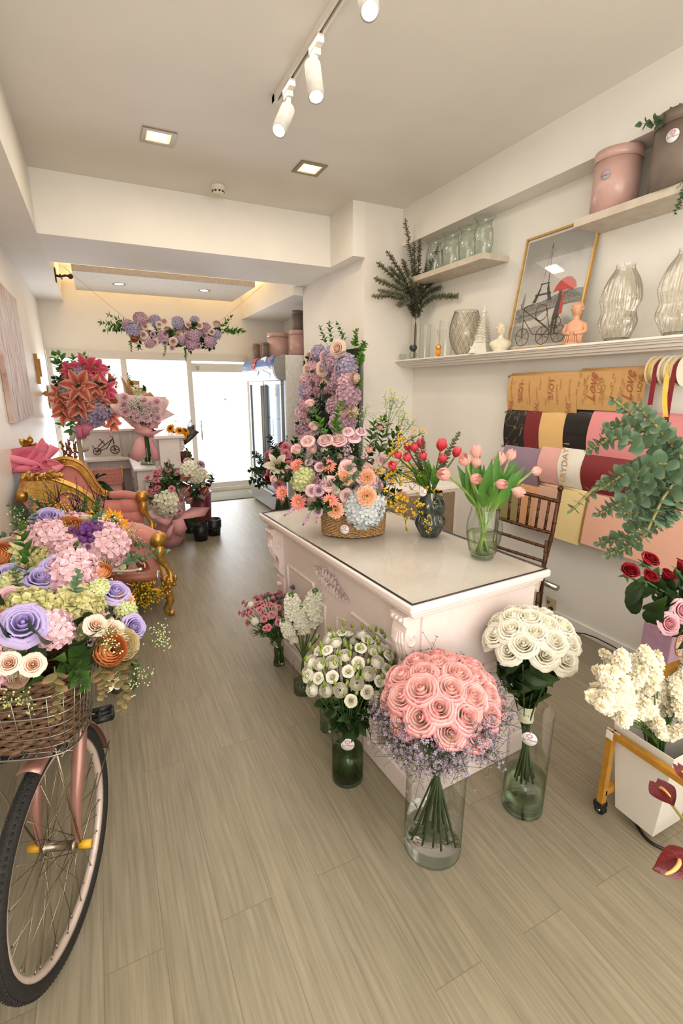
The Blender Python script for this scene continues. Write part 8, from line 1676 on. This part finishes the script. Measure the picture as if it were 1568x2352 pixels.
# big eucalyptus bunch reaching in from the right edge
eb = Vector((1.91, .71, .66)); 
for i, (px, py, mx, my) in enumerate(((1408, 917, 1500, 1000), (1388, 985, 1470, 985), (1354, 1032, 1440, 1010), (1388, 1118, 1460, 1085), (1440, 1075, 1500, 1070), (1312, 1172, 1400, 1110), (1370, 1182, 1450, 1150), (1395, 1275, 1470, 1240), (1372, 1248, 1450, 1225), (1440, 1205, 1500, 1195), (1424, 1180, 1500, 1170), (1460, 930, 1530, 1010), (1500, 960, 1545, 1040), (1470, 1130, 1530, 1120), (1380, 1105, 1480, 1120), (1425, 1100, 1500, 1110), (1480, 1230, 1530, 1190), (1500, 1040, 1545, 1080), (1450, 1160, 1520, 1150), (1520, 1210, 1550, 1170))):
    yd = .78 - .03 * (i % 4); tp = P(px, py, Y=yd); md = P(mx, my, Y=yd - .02); rt = P(1590, 1130, Y=yd - .03); 
    t = thing('eucalyptus_branch', 'fresh green eucalyptus branch fanning in from the right edge' if i not in (0, 5, 7, 2) else {0: 'fresh eucalyptus branch reaching highest, over the kraft paper', 5: 'thinnest eucalyptus branch drooping over the straw yellow paper', 7: 'lowest eucalyptus branch, just above the red roses', 2: 'eucalyptus branch crossing the bright pink paper, tip over black brick'}[i], 'eucalyptus', eb + Vector((.01 * (i % 4), .01 * (i % 3), 0)), 0, 'fresh eucalyptus branches')
    f = t.location; pth = [p - f for p in bez([f, rt, md, tp], 6)]; MB().tube(pth, .0035, 5).build('stem', mat('olive_stem', (130, 120, 70), .6), t)
    branch_mesh(pth[5:], _L_ROUND, 19 if i != 5 else 11, .046 if i != 5 else .028, .018, stem=.002, start=.1, seed=i + 20, spin=1.3, splay=1.3, roll=.5).build('foliage', [EUC, GREEN], t)
# lilac box, anthuriums, cable
lx0 = P(1474, 1455, Y=1.40); lb2 = thing('lilac_box', 'lilac cardboard box with cream oval label behind the trolley', 'box', (lx0.x + .10, 1.30, 0)); zt3 = P(1478, 1450, Y=1.25).z
LILB = mat('lilac_card', (190, 150, 176), .55)
MB().box(-.10, .16, -.05, .10, .0, zt3).build('carton', LILB, lb2, smooth=False, bev=.004)
q = MB().add([(.02 + .085 * math.cos(a), -.0512, zt3 - .14 + .09 * math.sin(a)) for a in [i * PI / 16 for i in range(32)]], [tuple(range(32))]); q.build('oval_label', mat('label_cream', (232, 206, 170), .5), lb2, smooth=False)
MB().tube([(.02 + .085 * math.cos(a), -.0516, zt3 - .14 + .09 * math.sin(a)) for a in [i * PI / 16 for i in range(32)]], .003, 5, closed=True).build('label_edge', GOP, lb2)
text('ESP', mat('label_pink_ink', (196, 100, 128), .5), lb2, frame3((-.015, -.0518, zt3 - .12), (1, 0, 0), (0, 0, 1)), .045, .0004); text('D', mat('label_pink_ink', (196, 100, 128), .5), lb2, frame3((-.025, -.0518, zt3 - .19), (1, 0, 0), (0, 0, 1)), .045, .0004)
cbl = thing('floor_cable', 'black cable curving over the floor under the white bucket', 'cable', P(1452, 1862, Z=0)); MB().tube([p - cbl.location + Vector((0, 0, .006)) for p in bez([P(1450, 1845, Z=0), P(1458, 1890, Z=0), P(1490, 1935, Z=0), P(1545, 1962, Z=0), P(1600, 1985, Z=0)], 6)], .0055, 8).build('cable', BLACK, cbl)
av = Vector((1.62, .52, .0)); 
vt = thing('floor_vase', 'low vase just outside the right edge holding anthuriums', 'vase', av + Vector((.05, 0, 0))); MB().lathe([(.001, 0), (.06, 0), (.07, .16), (.065, .16), (.055, .01), (.001, .01)], 24).build('vase_wall', BWH, vt)
for i, (px, py, s, fd, yy) in enumerate(((1516, 1812, .052, (-.35, -.15, 1), .60), (1556, 1975, .07, (-.55, -.75, .2), .52), (1566, 1775, .05, (.2, -.4, .8), .56))):
    h = P(px, py, Y=yy); cut('anthurium_stem', ('glossy red anthurium with orange spadix before the white bucket', 'large dark red anthurium at the lower right edge', 'red anthurium cut off by right edge beside the trolley rail')[i], 'anthurium', 'red anthuriums at lower right', av + Vector((.05, .01 * i, .03)), h, 'anthurium', s, fd, .004, None, (), (), 'anthurium_bloom', petal('anth_stem', [(0, (140, 140, 60)), (1, (160, 150, 80))]))
